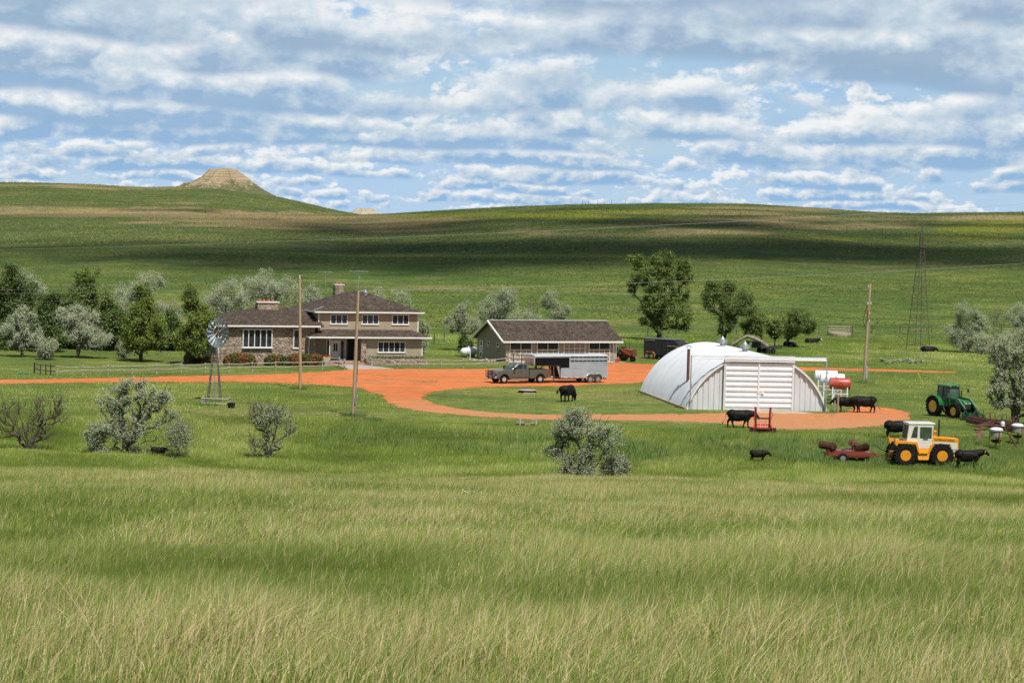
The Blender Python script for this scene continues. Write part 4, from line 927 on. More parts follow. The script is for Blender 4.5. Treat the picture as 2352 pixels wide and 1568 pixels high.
# ---- red disc plough behind it
dk0 = G(1950, 1060); dp = thing('disc_harrow', 'red folded disc harrow with rusty disc gangs coupled behind the yellow tractor', 'harrow', dk0 + Vector((0, .9, -.1)), R(4))
hred = paint('harrow_red_paint', (.25, .035, .02), 0, .6, dust=(.16, .07, .04), amt=.6, scale=5)
f_ = MB()
for s in (-.85, .85): f_.bx(-1.6, 1.3, s - .08, s + .08, .52, .70)
for x in (-1.55, -.4, .7): f_.bx(x - .07, x + .07, -.85, .85, .54, .68)
f_.bx(-1.2, 1.1, -.9, -.8, .42, .86).bx(-1.2, 1.1, .8, .9, .42, .86).bx(-.9, .9, -.55, .55, .66, .86).tube([(1.2, -.8, .6), (2.6, 0, .5)], .07, 4, sq=True).tube([(1.2, .8, .6), (2.6, 0, .5)], .07, 4, sq=True).bx(1.0, 1.75, -.5, .5, .52, .74)
f_.build('frame', hred, dp)
for s in (1, -1): wheel(dp, -.55, s * 1.02, .36, .36, .22, .2, galv, side=s)
for (x, y, z, a, tl, n_) in ((-1.75, -.5, 1.22, .25, .15, 11), (-1.15, .25, .98, .9, -.35, 9), (.55, .6, 1.28, 1.0, .3, 9), (.95, -.45, 1.05, .35, -.25, 12)):
    gmb = MB(); T = Matrix.Translation((x, y, z)) @ RZ(a) @ Matrix.Rotation(tl, 4, 'Y') @ Matrix.Rotation(PI / 2, 4, 'Y')
    for k in range(n_):
        zz_ = (k - n_ / 2) * .085; gmb.lathe([(.04, zz_ - .015), (.22, zz_), (.285, zz_ + .028), (.285, zz_ + .036), (.22, zz_ + .012), (.04, zz_)], 20, T)
    gmb.tube([(0, 0, -n_ * .05), (0, 0, n_ * .05)], .04, 6, T=T)
    gmb.build('disc_gang', rust, dp, smooth=40)
    MB().tube([(x, y, z), (x * .8, y * .9, .68)], .06, 4, sq=True).build('gang_arm', hred, dp)
MB().tube([(-.5, -.3, .9), (.6, -.2, 1.1)], .05, 6).build('cylinder', blackm, dp)
h1 = MB(); h1.tube([(1.2, -.2, .95), (1.6, -.2, 1.25), (2.0, -.15, 1.28), (2.4, -.1, 1.0), (2.9, -.05, .78), (3.3, 0, .8)], .03, 6); h1.build('hose', blackm, dp)
MB().tube([(1.7, 0, .8), (2.2, 0, .55), (3.2, .05, .6)], .025, 6).build('hose', blackm, dp)
# ---- green loader tractor
jg = paint('green_paint', (.012, .16, .035), 0, .32, dust=(.10, .16, .06), amt=.25); jy = paint('wheel_yellow_paint', (.66, .42, .02), 0, .45, dust=(.3, .2, .05), amt=.4)
g0 = G(2164, 959); gt = thing('loader_tractor', 'green cab tractor with yellow wheels and a front loader bucket', 'tractor', g0 + Vector((1.0, .8, 0)), R(-60))
for s in (1, -1):
    wheel(gt, -1.30, s * .92, .88, .88, .48, .52, jy, lugs=20, side=s, hub=.3); wheel(gt, 1.30, s * .88, .64, .64, .40, .36, jy, lugs=18, side=s, hub=.3)
    MB().prism([(x, z) for x, z in arcpts(-1.30, .88, .98, .15, PI * .92, 12)] + [(x, z) for x, z in arcpts(-1.30, .88, .92, PI * .92, .15, 12)], 'y', s * .60, s * 1.16).build('fender', jg, gt)
    la = MB().tube([(-.1, s * .62, 1.75), (1.5, s * .62, 1.62), (2.3, s * .62, .95), (2.55, s * .62, .45)], .085, 4, sq=True).tube([(.55, s * .62, .7), (.35, s * .62, 1.7)], .09, 4, sq=True); la.build('loader_arm', jg, gt)
    MB().tube([(.5, s * .62, 1.0), (1.5, s * .66, 1.5)], .045, 6).tube([(1.45, s * .66, 1.72), (2.45, s * .66, .95)], .04, 6).build('hydraulic_ram', galv, gt)
    MB().bx(.68, .74, s * 1.1 - .1, s * 1.1 + .1, 2.15, 2.45).tube([(.1, s * .75, 2.5), (.7, s * 1.05, 2.5), (.7, s * 1.1, 2.3)], .018, 5).build('mirror', blackm, gt)
    MB().bx(1.92, 1.98, s * .22 - .12, s * .22 + .12, 1.28, 1.40).build('headlight', clear, gt)
    MB().tube([(-.4, s * .72, .9), (-.15, s * .72, .5)], .12, 4, sq=True).build('steps', blackm, gt)
MB().prism([(.1, .85), (1.95, .80), (1.98, 1.25), (1.85, 1.52), (.1, 1.72)], 'y', -.36, .36).build('hood', jg, gt, bev=.06)
MB().bx(1.955, 1.99, -.30, .30, .88, 1.26).build('grille', blackm, gt)
MB().bx(-1.5, 1.7, -.28, .28, .55, .95).tube([(1.3, -.7, .64), (1.3, .7, .64)], .1, 8).tube([(-1.3, -.7, .88), (-1.3, .7, .88)], .14, 8).build('chassis', blackm, gt)
c_ = MB()
cw = .70
MB().bx(-1.25, .15, -cw, cw, .95, 1.35).build('cab_base', jg, gt, bev=.04)
c_ = MB()
for s in (1, -1):
    for (xa, xb) in ((.15, -.02), (-.50, -.50), (-1.25, -1.15)): c_.tube([(xa, s * cw, 1.35), (xb, s * (cw - .04), 2.62)], .035, 4, sq=True)
c_.tube([(-1.15, -.6, 2.6), (-.02, -.6, 2.6)], .03, 4, sq=True).build('cab_frame', blackm, gt)
MB().add([(.14, -.66, 1.4), (.14, .66, 1.4), (-.01, .62, 2.6), (-.01, -.62, 2.6)] + [(-1.23, -.66, 1.4), (-1.23, .66, 1.4), (-1.14, .62, 2.6), (-1.14, -.62, 2.6)], [(0, 1, 2, 3), (5, 4, 7, 6)]).build('windscreen', glass_mat('tractor_glass', (.035, .06, .045)), gt)
for s in (1, -1): MB().add([(.12, s * .69, 1.4), (-1.22, s * .69, 1.4), (-1.13, s * .655, 2.6), (-.02, s * .655, 2.6)], [(0, 1, 2, 3)]).build('side_window', bpy.data.materials['tractor_glass'], gt)
MB().bx(-1.28, .14, -.72, .72, 2.62, 2.80).build('roof', jg, gt, bev=.06)
MB().bx(.12, .15, -.5, -.3, 2.64, 2.72).bx(.12, .15, .3, .5, 2.64, 2.72).build('work_light', amber, gt)
MB().bx(-.95, -.5, -.25, .25, 1.35, 1.5).bx(-1.0, -.85, -.25, .25, 1.5, 2.05).build('seat', blackm, gt, bev=.05)
MB().tube([(.75, .30, 1.6), (.75, .30, 2.35)], .055, 8).build('exhaust', blackm, gt)
MB().prism([(2.45, .62), (2.55, .10), (3.2, .02), (3.22, .06), (2.62, .16), (2.52, .62)], 'y', -1.1, 1.1).add([(2.45, -1.1, .62), (2.55, -1.1, .10), (3.2, -1.1, .02), (2.45, 1.1, .62), (2.55, 1.1, .10), (3.2, 1.1, .02)], [(0, 1, 2), (5, 4, 3)]).build('bucket', jg, gt)
# ---- rusty tined implement in front of it
c0, c1_ = G(2222, 975), G(2335, 1000); ci = thing('chisel_plow', 'rusty brown chisel plow with tall curved shanks along a long beam', 'plow', (c0 + c1_) / 2 + Vector((0, 0, -.02)), math.atan2((c1_ - c0).y, (c1_ - c0).x))
ln_ = (c1_ - c0).length / 2
brn = M('brown_red_steel', (.16, .05, .035), .8, c2=(.09, .045, .03), scale=4, c3=(.22, .10, .05))
MB().bx(-ln_, ln_, -.10, .10, .55, .75).bx(-ln_, ln_, .85, 1.0, .55, .7).bx(-ln_, -ln_ + .12, 0, .9, .57, .69).bx(ln_ - .12, ln_, 0, .9, .57, .69).bx(-.1, .1, 0, .9, .57, .69).build('beam', brn, ci)
MB().prism([(-.14, .20), (-.20, .56), (-.05, .60), (.02, .20)], 'x', -ln_, ln_).build('box_panel', brn, ci)
for k in range(9):
    x = -ln_ + .25 + k * (2 * ln_ - .5) / 8; yy = 0 if k % 2 else .9
    MB().tube([(x, yy, .65), (x, yy - .1, 1.05), (x + .04, yy + .12, 1.36), (x + .06, yy + .36, 1.22), (x + .05, yy + .42, .7), (x + .02, yy + .22, .2)], .035, 5).build('shank', brn, ci)
wheel(ci, ln_ * .4, 1.3, .33, .33, .2, .19, brn, side=1); wheel(ci, -ln_ * .4, 1.3, .33, .33, .2, .19, brn, side=1)
MB().tube([(0, 0, .7), (.4, -1.6, .35)], .06, 4, sq=True).tube([(.9, 0, .7), (.4, -1.6, .35)], .06, 4, sq=True).build('drawbar', brn, ci)
# ---- red loader attachment standing on its bucket
l0 = G(1753, 1000); lo = thing('loader_attachment', 'bright red front end loader with a black bucket left on the grass', 'loader', l0 + Vector((0, .4, 0)), R(-3))
lr_ = paint('bright_red_paint', (.50, .025, .03), 0, .4, dust=(.3, .1, .06), amt=.25)
for s in (-1, 1):
    MB().tube([(s * .52, .55, .35), (s * .55, .62, 1.25), (s * .58, .75, 2.02)], .085, 4, sq=True).bx(s * .58 - .09, s * .58 + .09, .66, .84, 1.98, 2.12).build('upright', lr_, lo)
    MB().tube([(s * .55, .2, .65), (s * .52, .5, 1.5)], .05, 6).tube([(s * .58, .7, 2.0), (s * .50, .55, 1.6)], .055, 6).build('hydraulic_ram', blackm, lo)
    MB().tube([(s * .70, .0, .5), (s * .55, .55, .9)], .06, 4, sq=True).tube([(s * .18, -.02, .5), (s * .2, .5, 1.1)], .05, 4, sq=True).build('lift_arm', lr_, lo)
    MB().tube([(s * .55, .75, 1.9), (s * .80, .8, 1.6), (s * .62, .7, 1.1)], .02, 5).build('hose', blackm, lo)
    MB().bx(s * .72 - .03, s * .72 + .03, -.36, -.28, .10, .52).build('bucket_bracket', lr_, lo)
MB().tube([(-.6, .6, 1.25), (.6, .6, 1.25)], .06, 8).build('cross_tube', blackm, lo)
MB().bx(-.55, .55, -.05, .02, .48, .56).bx(-.50, .50, .40, .48, .72, .80).build('crossbar', lr_, lo)
MB().prism([(-.30, .02), (-.30, .07), (.06, .10), (.10, .58), (.15, .58), (.14, .02)], 'x', -1.03, 1.03).add([(-1.03, -.3, .02), (-1.03, .12, .02), (-1.03, .12, .58), (1.03, -.3, .02), (1.03, .12, .02), (1.03, .12, .58)], [(0, 2, 1), (3, 4, 5)]).build('bucket', blackm, lo)
# ------------------------------------------------------------------ cattle
cow_m = M('black_hide', (.006, .0055, .005), .6, c2=(.020, .013, .009), scale=2.2, lo=.5, hi=.75, spec=.2, bmp=.3)
calf_m = M('dark_brown_hide', (.008, .0065, .0055), .65, c2=(.022, .014, .010), scale=3, spec=.2)
white_face = M('white_face', (.72, .70, .66), .7)
ytag = M('yellow_tag', (.75, .5, .05), .5)
def organic(parts, vox=.03, sm=5):
    mb = MB()
    for p in parts:
        if p[0] == 'b': mb.ball(p[1], p[2], 18)
        else:
            pts, rr = p[1], p[2]
            P = [Vector(q) for q in pts]; fine = []; fr = []
            for i in range(len(P) - 1):
                for k in range(4):
                    t = k / 4; fine.append(P[i].lerp(P[i + 1], t)); fr.append(rr[i] + (rr[i + 1] - rr[i]) * t)
            fine.append(P[-1]); fr.append(rr[-1])
            mb.tube(fine, fr, 12); mb.ball(P[0], rr[0], 12); mb.ball(P[-1], rr[-1], 12)
    me = mb.mesh('tmp'); o = bpy.data.objects.new('tmp', me); COL.objects.link(o)
    rmod = o.modifiers.new('r', 'REMESH'); rmod.mode = 'VOXEL'; rmod.voxel_size = vox
    s = o.modifiers.new('s', 'SMOOTH'); s.iterations = sm; s.factor = .5
    dg = bpy.context.evaluated_depsgraph_get(); m2 = bpy.data.meshes.new_from_object(o.evaluated_get(dg))
    bpy.data.objects.remove(o)
    m2.polygons.foreach_set('use_smooth', [True] * len(m2.polygons)); return m2
def cow_parts(head='level', stride=0., lie=False, turn=0.):
    P = []
    dz = -.62 if lie else 0
    P += [('b', (0, 0, .93 + dz), (.80, .37, .42)), ('b', (.50, 0, .94 + dz), (.40, .32, .44)), ('b', (-.58, 0, 1.01 + dz), (.36, .31, .38)),
          ('b', (-.12, 0, .80 + dz), (.60, .36, .33)), ('b', (.40, 0, 1.20 + dz), (.34, .15, .15)), ('b', (-.66, 0, 1.22 + dz), (.22, .17, .12)),
          ('b', (.66, 0, .80 + dz), (.17, .17, .26)), ('b', (-.80, .0, 1.05 + dz), (.13, .22, .26)),
          ('c', [(-.6, 0, 1.27 + dz), (0, 0, 1.27 + dz), (.5, 0, 1.29 + dz)], [.07, .07, .08])]
    t = turn
    if head == 'graze': nk, hd, mz = (.92, .10 * t, .78), (1.16, .2 * t, .44), (1.22, .25 * t, .12)
    elif head == 'up': nk, hd, mz = (.98, .1 * t, 1.20), (1.18, .22 * t, 1.28), (1.47, .36 * t, 1.06)
    else: nk, hd, mz = (.98, .1 * t, 1.06), (1.20, .2 * t, 1.0), (1.46, .3 * t, .74)
    nk, hd, mz = [(a, b, c + dz) for a, b, c in (nk, hd, mz)]
    P += [('c', [(.52, 0, 1.06 + dz), nk, hd], [.33, .25, .15]), ('c', [hd, tuple((Vector(hd) * .45 + Vector(mz) * .55)), mz], [.15, .122, .095])]
    hv = (Vector(mz) - Vector(hd)).normalized(); sd = hv.cross(Vector((0, 0, 1)));  sd = sd.normalized() if sd.length > .2 else Vector((0, -1, 0))
    for s in (-1, 1):
        e0 = Vector(hd) + sd * s * .10 + Vector((-.02, 0, .06)); P.append(('c', [tuple(e0), tuple(e0 + sd * s * .12 + Vector((-.02, 0, .01))), tuple(e0 + sd * s * .21 + Vector((-.02, 0, -.03)))], [.04, .055, .02]))
    if not lie:
        for s in (-1, 1):
            k = stride * s
            P.append(('c', [(.50, s * .20, .95), (.54 + k * .10, s * .20, .66), (.50 + k * .20, s * .185, .40), (.50 + k * .24 - .03, s * .18, .12), (.53 + k * .26, s * .18, .045)], [.20, .14, .076, .056, .066]))
            k = -stride * s
            P.append(('c', [(-.62, s * .19, 1.02), (-.50 + k * .10, s * .21, .72), (-.72 + k * .16, s * .19, .47), (-.66 + k * .24, s * .18, .13), (-.62 + k * .26, s * .18, .045)], [.27, .18, .085, .058, .066]))
        P.append(('b', (-.42, 0, .62), (.17, .15, .12)))
    else:
        for s in (-1, 1):
            P.append(('c', [(.46, s * .22, .30), (.82, s * .26, .16), (.60, s * .30, .07), (.42, s * .30, .06)], [.16, .09, .065, .055]))
            P.append(('c', [(-.55, s * .26, .34), (-.22, s * .40, .18), (-.52, s * .44, .08), (-.30, s * .46, .06)], [.22, .14, .08, .055]))
    return P, hd, mz
def tail_pts(swing, lie=False):
    z0 = 1.20 - (.62 if lie else 0)
    if swing: return [(-.90, 0, z0), (-1.00, 0, z0 - .12), (-1.06, 0, z0 - .45), (-1.16, 0, z0 - .72), (-1.30, 0, z0 - .88)]
    if lie: return [(-.90, .0, z0), (-.96, .1, z0 - .2), (-.98, .2, .12), (-.9, .35, .05)]
    return [(-.90, 0, z0), (-.955, 0, z0 - .14), (-.95, 0, z0 - .45), (-.94, 0, z0 - .75)]
CACHE = {}
def cow(label, cat, uv, rz, head='level', stride=0., lie=False, swing=False, sc=1., mat=None, face=None, eartag=False, turn=0., off=(0, 0, 0), name='cow'):
    key = (head, stride, lie, swing, turn)
    if key not in CACHE:
        P, hd, mz = cow_parts(head, stride, lie, turn)
        tp = tail_pts(swing, lie); P.append(('c', tp, [.045, .032, .024, .028, .05][:len(tp)]))
        CACHE[key] = (organic(P, .034), hd, mz)
    me, hd, mz = CACHE[key]
    me = me.copy(); me.materials.clear(); me.materials.append(mat or cow_m)
    o = link(name, me); p = G(*uv) + Vector(off); o.location = p; o.rotation_euler.z = rz; o.scale = (sc,) * 3
    tag(o, label, cat, 'black cattle round the farmyard')
    if face:
        h, m = Vector(hd), Vector(mz); c = h.lerp(m, .55)
        MB().tube([h.lerp(m, .1) + Vector((.03, 0, .02)), c + Vector((.02, 0, .015)), m + Vector((.02, 0, .0))], [.13, .118, .093], 12).ball(m + Vector((.012, 0, 0)), .094, 12).build('white_face', white_face, o, smooth=180)
    if eartag:
        q = Vector(hd); MB().bx(q.x - .06, q.x + .0, q.y - .31, q.y - .29, q.z - .06, q.z + .06).bx(q.x - .06, q.x + .0, q.y + .29, q.y + .31, q.z - .06, q.z + .06).build('ear_tag', ytag, o)
    return o
cow('black bull grazing on the grass island with its rump to the drive', 'bull', (1303, 922), R(58), head='graze', sc=1.08, name='bull')
cow('black cow walking with its tail swung out behind the red loader', 'cow', (1698, 982), R(2), stride=.8, swing=True, sc=1.06)
cow('black cow standing at the barn corner against the wooden post', 'cow', (1944, 946), R(172), head='level', sc=.98, turn=.6)
cow('black cow with a swinging tail under the red fuel tank', 'cow', (1985, 948), R(184), stride=.5, swing=True, sc=1.08)
cow('black cow standing behind the cream tractor cab', 'cow', (2060, 1008.5), R(-2), head='level', sc=1.06)
cow('black cow with a yellow ear tag ahead of the big yellow tractor', 'cow', (2222, 1076), R(3), head='up', eartag=True, turn=-.3)
cow('black calf walking through tall grass below the road bank', 'calf', (1741, 1060.5), R(2), sc=.64, mat=calf_m, head='level', stride=.4, name='calf')
cow('black cow with a white face lying on the far pasture', 'cow', (1864, 789), R(10), lie=True, face=True, head='up')
cow('black cow lying in the shade at the foot of the small tree', 'cow', (1812, 797), R(-50), lie=True, head='level')
cow('black cow lying beside the steel lattice tower', 'cow', (2131, 808), R(6), lie=True, head='level')
cow('dark calf with a white face half hidden among the silvery bushes', 'calf', (364, 1051), R(-6), sc=.56, mat=calf_m, face=True, head='level', name='calf')

# ------------------------------------------------------------------ poles, wires, windmill, tower
wood = M('pole_wood', (.47, .335, .20), .85, c2=(.33, .22, .13), scale=2, aniso=(6, 6, .5), c3=(.56, .43, .28))
wood_gray = M('gray_rail_wood', (.42, .375, .31), .9, c2=(.27, .235, .195), scale=3, c3=(.52, .46, .37))
porc = M('porcelain', (.55, .56, .58), .3); wire_m = M('wire', (.25, .26, .25), .5, .3)
def pole(label, uv, top_uv, r=.15):
    b = G(*uv); t = AT(top_uv[0], top_uv[1], b.y); lean = t - b
    o = thing('utility_pole', label, 'utility pole', b, 0, 'wooden utility poles in the yard')
    MB().tube([(0, 0, -.5), tuple(lean * .5), tuple(lean)], [r, r * .88, r * .72], 12).build('post', wood, o, smooth=60)
    return o, lean
p1, l1 = pole('plain wooden pole by the drive before the stone wing', (690, 894), (688.5, 638))
MB().lathe([(.05, -.05), (.09, 0), (.06, .08), (.09, .14), (.05, .24), (0, .25)], 10, Matrix.Translation(l1)).build('insulator', porc, p1)
p2, l2 = pole('wooden pole with a yard lamp standing before the house door', (811, 956), (823, 668))
MB().tube([l2 + Vector((0, 0, -.25)), l2 + Vector((.25, -.05, .0)), l2 + Vector((.52, -.05, .03))], .03, 6).build('lamp_arm', galv, p2)
lm = MB().lathe([(.16, -.16), (.16, .0), (.11, .06), (.09, .2), (0, .22)], 14, Matrix.Translation(l2 + Vector((.58, -.05, -.06)))).build('lamp', galv, p2)
MB().lathe([(.02, -.30), (.12, -.28), (.15, -.16)], 14, Matrix.Translation(l2 + Vector((.58, -.05, -.06)))).build('lens', clear, lm)
MB().bx(.10, .28, -.20, -.06, 1.0, 1.5).tube([(.17, -.13, 0), (.17, -.13, 1.0)], .03, 6).tube([(.19, -.14, 1.5), (.22, -.16, 1.9), tuple(l2 * .33 + Vector((.17, -.03, 0)))], .025, 6).build('meter_box', galv, p2)
MB().tube([tuple(l2 * .27 + Vector((.19, .0, 0))), tuple(l2 * .52 + Vector((.17, .0, 0)))], .035, 6).build('conduit', rust, p2)
p3, l3 = pole('leaning wooden pole with a gray meter box right of the barn', (1984, 879), (1999, 651), .17)
MB().bx(.12, .34, -.2, -.02, .45, 1.75).build('meter_box', M('meter_gray', (.36, .40, .44), .5), p3, bev=.01)
MB().tube([(.23, -.1, 1.75), tuple(l3 * .3 + Vector((.2, -.06, 0))), tuple(l3 * .62 + Vector((.17, -.05, 0)))], .035, 6).build('conduit', galv, p3)
MB().bx(-.07, .07, -.26, -.14, 6.7, 7.7, Matrix.Translation((l3.x * .7, 0, 0))).build('bracket', M('red_bracket', (.45, .16, .09), .7), p3)
for z, dx in ((.80, .18), (.80, -.14), (.70, .12), (.97, -.17), (.62, .14)):
    MB().lathe([(.03, -.14), (.08, -.1), (.05, 0), (.08, .06), (.03, .14)], 8, Matrix.Translation(l3 * z + Vector((dx, -.12, 0)))).build('insulator', porc, p3)
MB().tube([l3 * .78 + Vector((-.15, -.1, 0)), l3 * .72 + Vector((-.40, -.1, -.1)), l3 * .62 + Vector((-.50, -.1, 0)), l3 * .57 + Vector((-.38, -.1, -.1)), l3 * .63 + Vector((-.15, -.1, 0))], .03, 6).build('service_loop', blackm, p3)
def wire(label, a, b, sag, r=.011, n=28):
    a, b = Vector(a), Vector(b); pts = [a.lerp(b, i / n) - Vector((0, 0, sag * 4 * (i / n) * (1 - i / n))) for i in range(n + 1)]
    return tag(MB().tube(pts, r, 5).build('power_line', wire_m), label, 'power line', 'overhead wires')
P1, P2, P3 = p1.location + l1 + Vector((0, 0, .2)), p2.location + l2, p3.location + l3
wire('overhead wire from the plain pole top towards the leaning pole', P1, P3 + Vector((-.2, 0, -.1)), 1.35)
wire('overhead wire from the lamp pole to the leaning pole bracket', P2 + Vector((0, 0, -.5)), P3 + l3 * -.2, .75, .009)
wire('short overhead wire linking the plain pole with the lamp pole', P1 + Vector((0, 0, -1.3)), P2, .1)
yl = p1.location.y - 6
wire('highest overhead wire running left from the plain pole top', P1, AT(-330, 671, yl), .35)
wire('middle overhead wire crossing the trees left of the plain pole', P1 + Vector((0, 0, -1.25)), AT(-330, 675, yl), .1, .011)
wire('lowest overhead wire crossing the trees left of the plain pole', P1 + Vector((0, 0, -1.3)), AT(-330, 702, yl), .25, .011)
wire('long overhead wire rising right from the lamp pole past the lattice tower', P2, AT(2700, 580, 215), .5, .013)
wire('long overhead wire strung across the whole hillside below the skyline', AT(-400, 581, 260), AT(2750, 441, 260), 1.1, .014, 40)

# windmill
wm0 = G(492, 921); wm = thing('windmill', 'old farm windmill with a gray bladed wheel on a narrow tower', 'windmill', wm0)
HB = 5.85
tw_ = MB()
for sx_, sy_ in ((-1, -1), (1, -1), (1, 1), (-1, 1)): tw_ = MB().tube([(sx_ * .55, sy_ * .55, -.1), (sx_ * .10, sy_ * .10, 4.9)], .048, 4, sq=True); tw_.build('leg', M('dark_gray_wood', (.15, .135, .115), .9, c2=(.09, .08, .07), scale=3) if sx_ + sy_ == -2 else bpy.data.materials['dark_gray_wood'], wm)
g_ = MB()
for k in range(1, 9):
    z = k * .55; h_ = .55 - .45 * z / 4.9
    for a, b in (((-h_, -h_), (h_, -h_)), ((h_, -h_), (h_, h_)), ((h_, h_), (-h_, h_)), ((-h_, h_), (-h_, -h_))):
        if k % 2: g_.tube([(a[0], a[1], z), (b[0], b[1], z)], .022, 4)
    g_.tube([(-.14, -h_ - .02, z), (.16, -h_ - .02, z)], .014, 4)
g_.build('girts', wood_gray, wm)
MB().tube([(0, 0, .1), (0, 0, 5.9)], .03, 6).build('pump_rod', galv, wm)
hd_ = hold('wheel', wm, (0, 0, HB)); hd_.rotation_euler.z = R(50)
bl_m = M('galvanised_blade', (.27, .31, .34), .5, .3, c2=(.18, .21, .23), scale=3)
for k in range(18):
    a = 2 * PI * k / 18; K = Matrix.Translation((0, -.32, 0)) @ Matrix.Rotation(a, 4, 'Y') @ Matrix.Translation((0, 0, 0))
    vs = []
    for i in range(5):
        t = i / 4; rr_ = .46 + .82 * t; wd = .07 + .125 * t
        for q in (-1, -.33, .33, 1): vs.append((q * wd, .045 * (1 - q * q) + q * wd * .45, rr_))
    fs = [(i * 4 + j, i * 4 + j + 1, i * 4 + j + 5, i * 4 + j + 4) for i in range(4) for j in range(3)]
    MB().add(vs, fs, K).build('blade', bl_m, hd_)
rg_ = MB()
for rr_ in (.55, 1.02): rg_.tube([(rr_ * math.sin(2 * PI * i / 36), -.30, rr_ * math.cos(2 * PI * i / 36)) for i in range(37)], .014, 4)
for k in range(6): rg_.tube([(0, -.3, 0), (1.05 * math.sin(k * PI / 3), -.3, 1.05 * math.cos(k * PI / 3))], .014, 4)
rg_.build('rim', galv, hd_)
MB().tube([(0, -.4, 0), (0, .3, 0)], .11, 10).bx(-.16, .16, -.15, .25, -.2, .16).build('hub', rust, hd_)
tr_ = thing('trough_rail', 'gray timber rail frame round the foot of the windmill', 'rail frame', G(494, 931))
for x in (-1.1, 1.05): MB().tube([(x, 0, -.1), (x, 0, .62)], .06, 6).build('post', wood_gray, tr_); MB().tube([(x, 1.3, -.1), (x, 1.3, .75)], .06, 6).build('post', wood_gray, tr_)
for z in (.16, .56): MB().tube([(-1.15, -.05, z), (1.1, -.05, z)], .055, 6).build('rail', M('pale_rail_wood', (.46, .42, .36), .9) if z < .2 else bpy.data.materials['pale_rail_wood'], tr_)
MB().tube([(1.05, 0, .55), (1.05, 1.3, .62)], .05, 6).build('rail', wood_gray, tr_); MB().tube([(-1.1, 0, .55), (-1.1, 1.3, .7)], .05, 6).build('rail', wood_gray, tr_)
tb_ = MB().lathe([(.26, 0), (.34, .42), (.36, .44), (.32, .44), (.25, .05), (0, .05)], 20); o = tb_.build('water_tub', blackm, smooth=40); o.location = G(531, 937); tag(o, 'black rubber water tub at the right foot of the windmill', 'tub')

# steel lattice tower
tt0 = G(2108, 808); tw3 = thing('lattice_tower', 'tall thin steel lattice tower on the pasture at the right', 'tower', tt0, R(22))
lat = M('weathered_steel', (.12, .125, .115), .6, .4, c2=(.16, .11, .07), scale=1.5)
HT = 16.9
def hwid(z): return 1.10 * (1 - z / HT) + .05
for sx_, sy_ in ((-1, -1), (1, -1), (1, 1), (-1, 1)):
    MB().tube([(sx_ * hwid(0), sy_ * hwid(0), -.2), (sx_ * hwid(HT - 1.0), sy_ * hwid(HT - 1.0), HT - 1.0)], .042, 5).build('leg', lat, tw3)
lv = [.9, 2.7, 4.5, 6.3, 8.1, 9.9, 11.6, 13.0, 14.2, 15.2]
for i, z in enumerate(lv):
    h_ = hwid(z); g_ = MB().tube([(-h_, -h_, z), (h_, -h_, z), (h_, h_, z), (-h_, h_, z), (-h_, -h_, z)], .036 if i < 7 else .03, 4)
    g_.build('girt', lat, tw3)
    if i + 1 < len(lv):
        z2 = lv[i + 1]; k_ = hwid(z2); br_ = MB()
        for a, b in (((-1, -1), (1, -1)), ((1, -1), (1, 1)), ((1, 1), (-1, 1)), ((-1, 1), (-1, -1))):
            br_.tube([(a[0] * h_, a[1] * h_, z), (b[0] * k_, b[1] * k_, z2)], .013, 4).tube([(b[0] * h_, b[1] * h_, z), (a[0] * k_, a[1] * k_, z2)], .013, 4)
        br_.build('brace', lat, tw3)
MB().bx(-.5, .5, -.5, .5, 13.75, 13.83).build('platform', lat, tw3)
MB().tube([(0, 0, 14.5), (0, 0, HT)], .05, 6).build('mast', lat, tw3)

# ------------------------------------------------------------------ fences
def split_rail(label, uvs, hgt=1.0, rails=(.45, .86), seed=1, group='split rail fences round the yard'):
    rg = random.Random(seed); P = [G(u, v) for u, v in uvs]
    o = thing('rail_fence', label, 'fence', P[0], 0, group)
    for p in P:
        q = p - P[0]; MB().tube([q - Vector((0, 0, .2)), q + Vector((rg.gauss(0, .03), rg.gauss(0, .03), hgt + rg.uniform(0, .15)))], [.075, .06], 7).build('post', wood_gray, o)
    for a, b in zip(P[:-1], P[1:]):
        for z in rails:
            d = (b - a).normalized() * .12; m = (a + b) / 2 - P[0] + Vector((0, 0, z + rg.gauss(-.03, .02)))
            MB().tube([a - P[0] - d + Vector((0, -.07, z + rg.gauss(0, .04))), m + Vector((0, -.07, 0)), b - P[0] + d + Vector((0, -.07, z + rg.gauss(0, .04)))], [.056, .066, .052], 6).build('rail', wood_gray, o)
    return o
split_rail('long gray split rail fence on the lawn before the trees and stone wing', [(130.5, 864), (189.5, 862.5), (248, 861.5), (303.4, 860), (359.6, 859), (415.9, 857), (471, 856.5), (525, 855.5), (579.6, 854), (633, 852), (687, 851), (739.8, 850), (791, 848)], seed=2)
split_rail('short gray fence piece running back beside the porch steps', [(791, 848), (778, 843.5), (757, 839)], seed=5)
split_rail('gray rail fence before the stone planter and garage lawn', [(850.5, 841), (872.8, 843), (912, 846), (962.3, 846), (1013.2, 845.5), (1063.4, 845), (1115.3, 844.5), (1167, 840)], seed=3)
split_rail('crooked gray rail fence before the garage doors', [(1161, 831.5), (1179.4, 835), (1197.6, 837), (1217, 840)], hgt=1.35, rails=(.6, 1.15), seed=4)
gdark = M('dark_gate_wood', (.085, .075, .065), .9, c2=(.05, .045, .04), scale=3)
gt_p = [G(u, v) for u, v in [(79, 856), (93, 861), (105, 861.5), (116, 862), (130.5, 864)]]
o = thing('corral_gate', 'dark weathered fence gate at the left end of the rail fence', 'gate', gt_p[0])
for p in gt_p[:-1]: MB().tube([p - gt_p[0] - Vector((0, 0, .1)), p - gt_p[0] + Vector((0, 0, 1.05))], .07, 6).build('post', gdark, o)
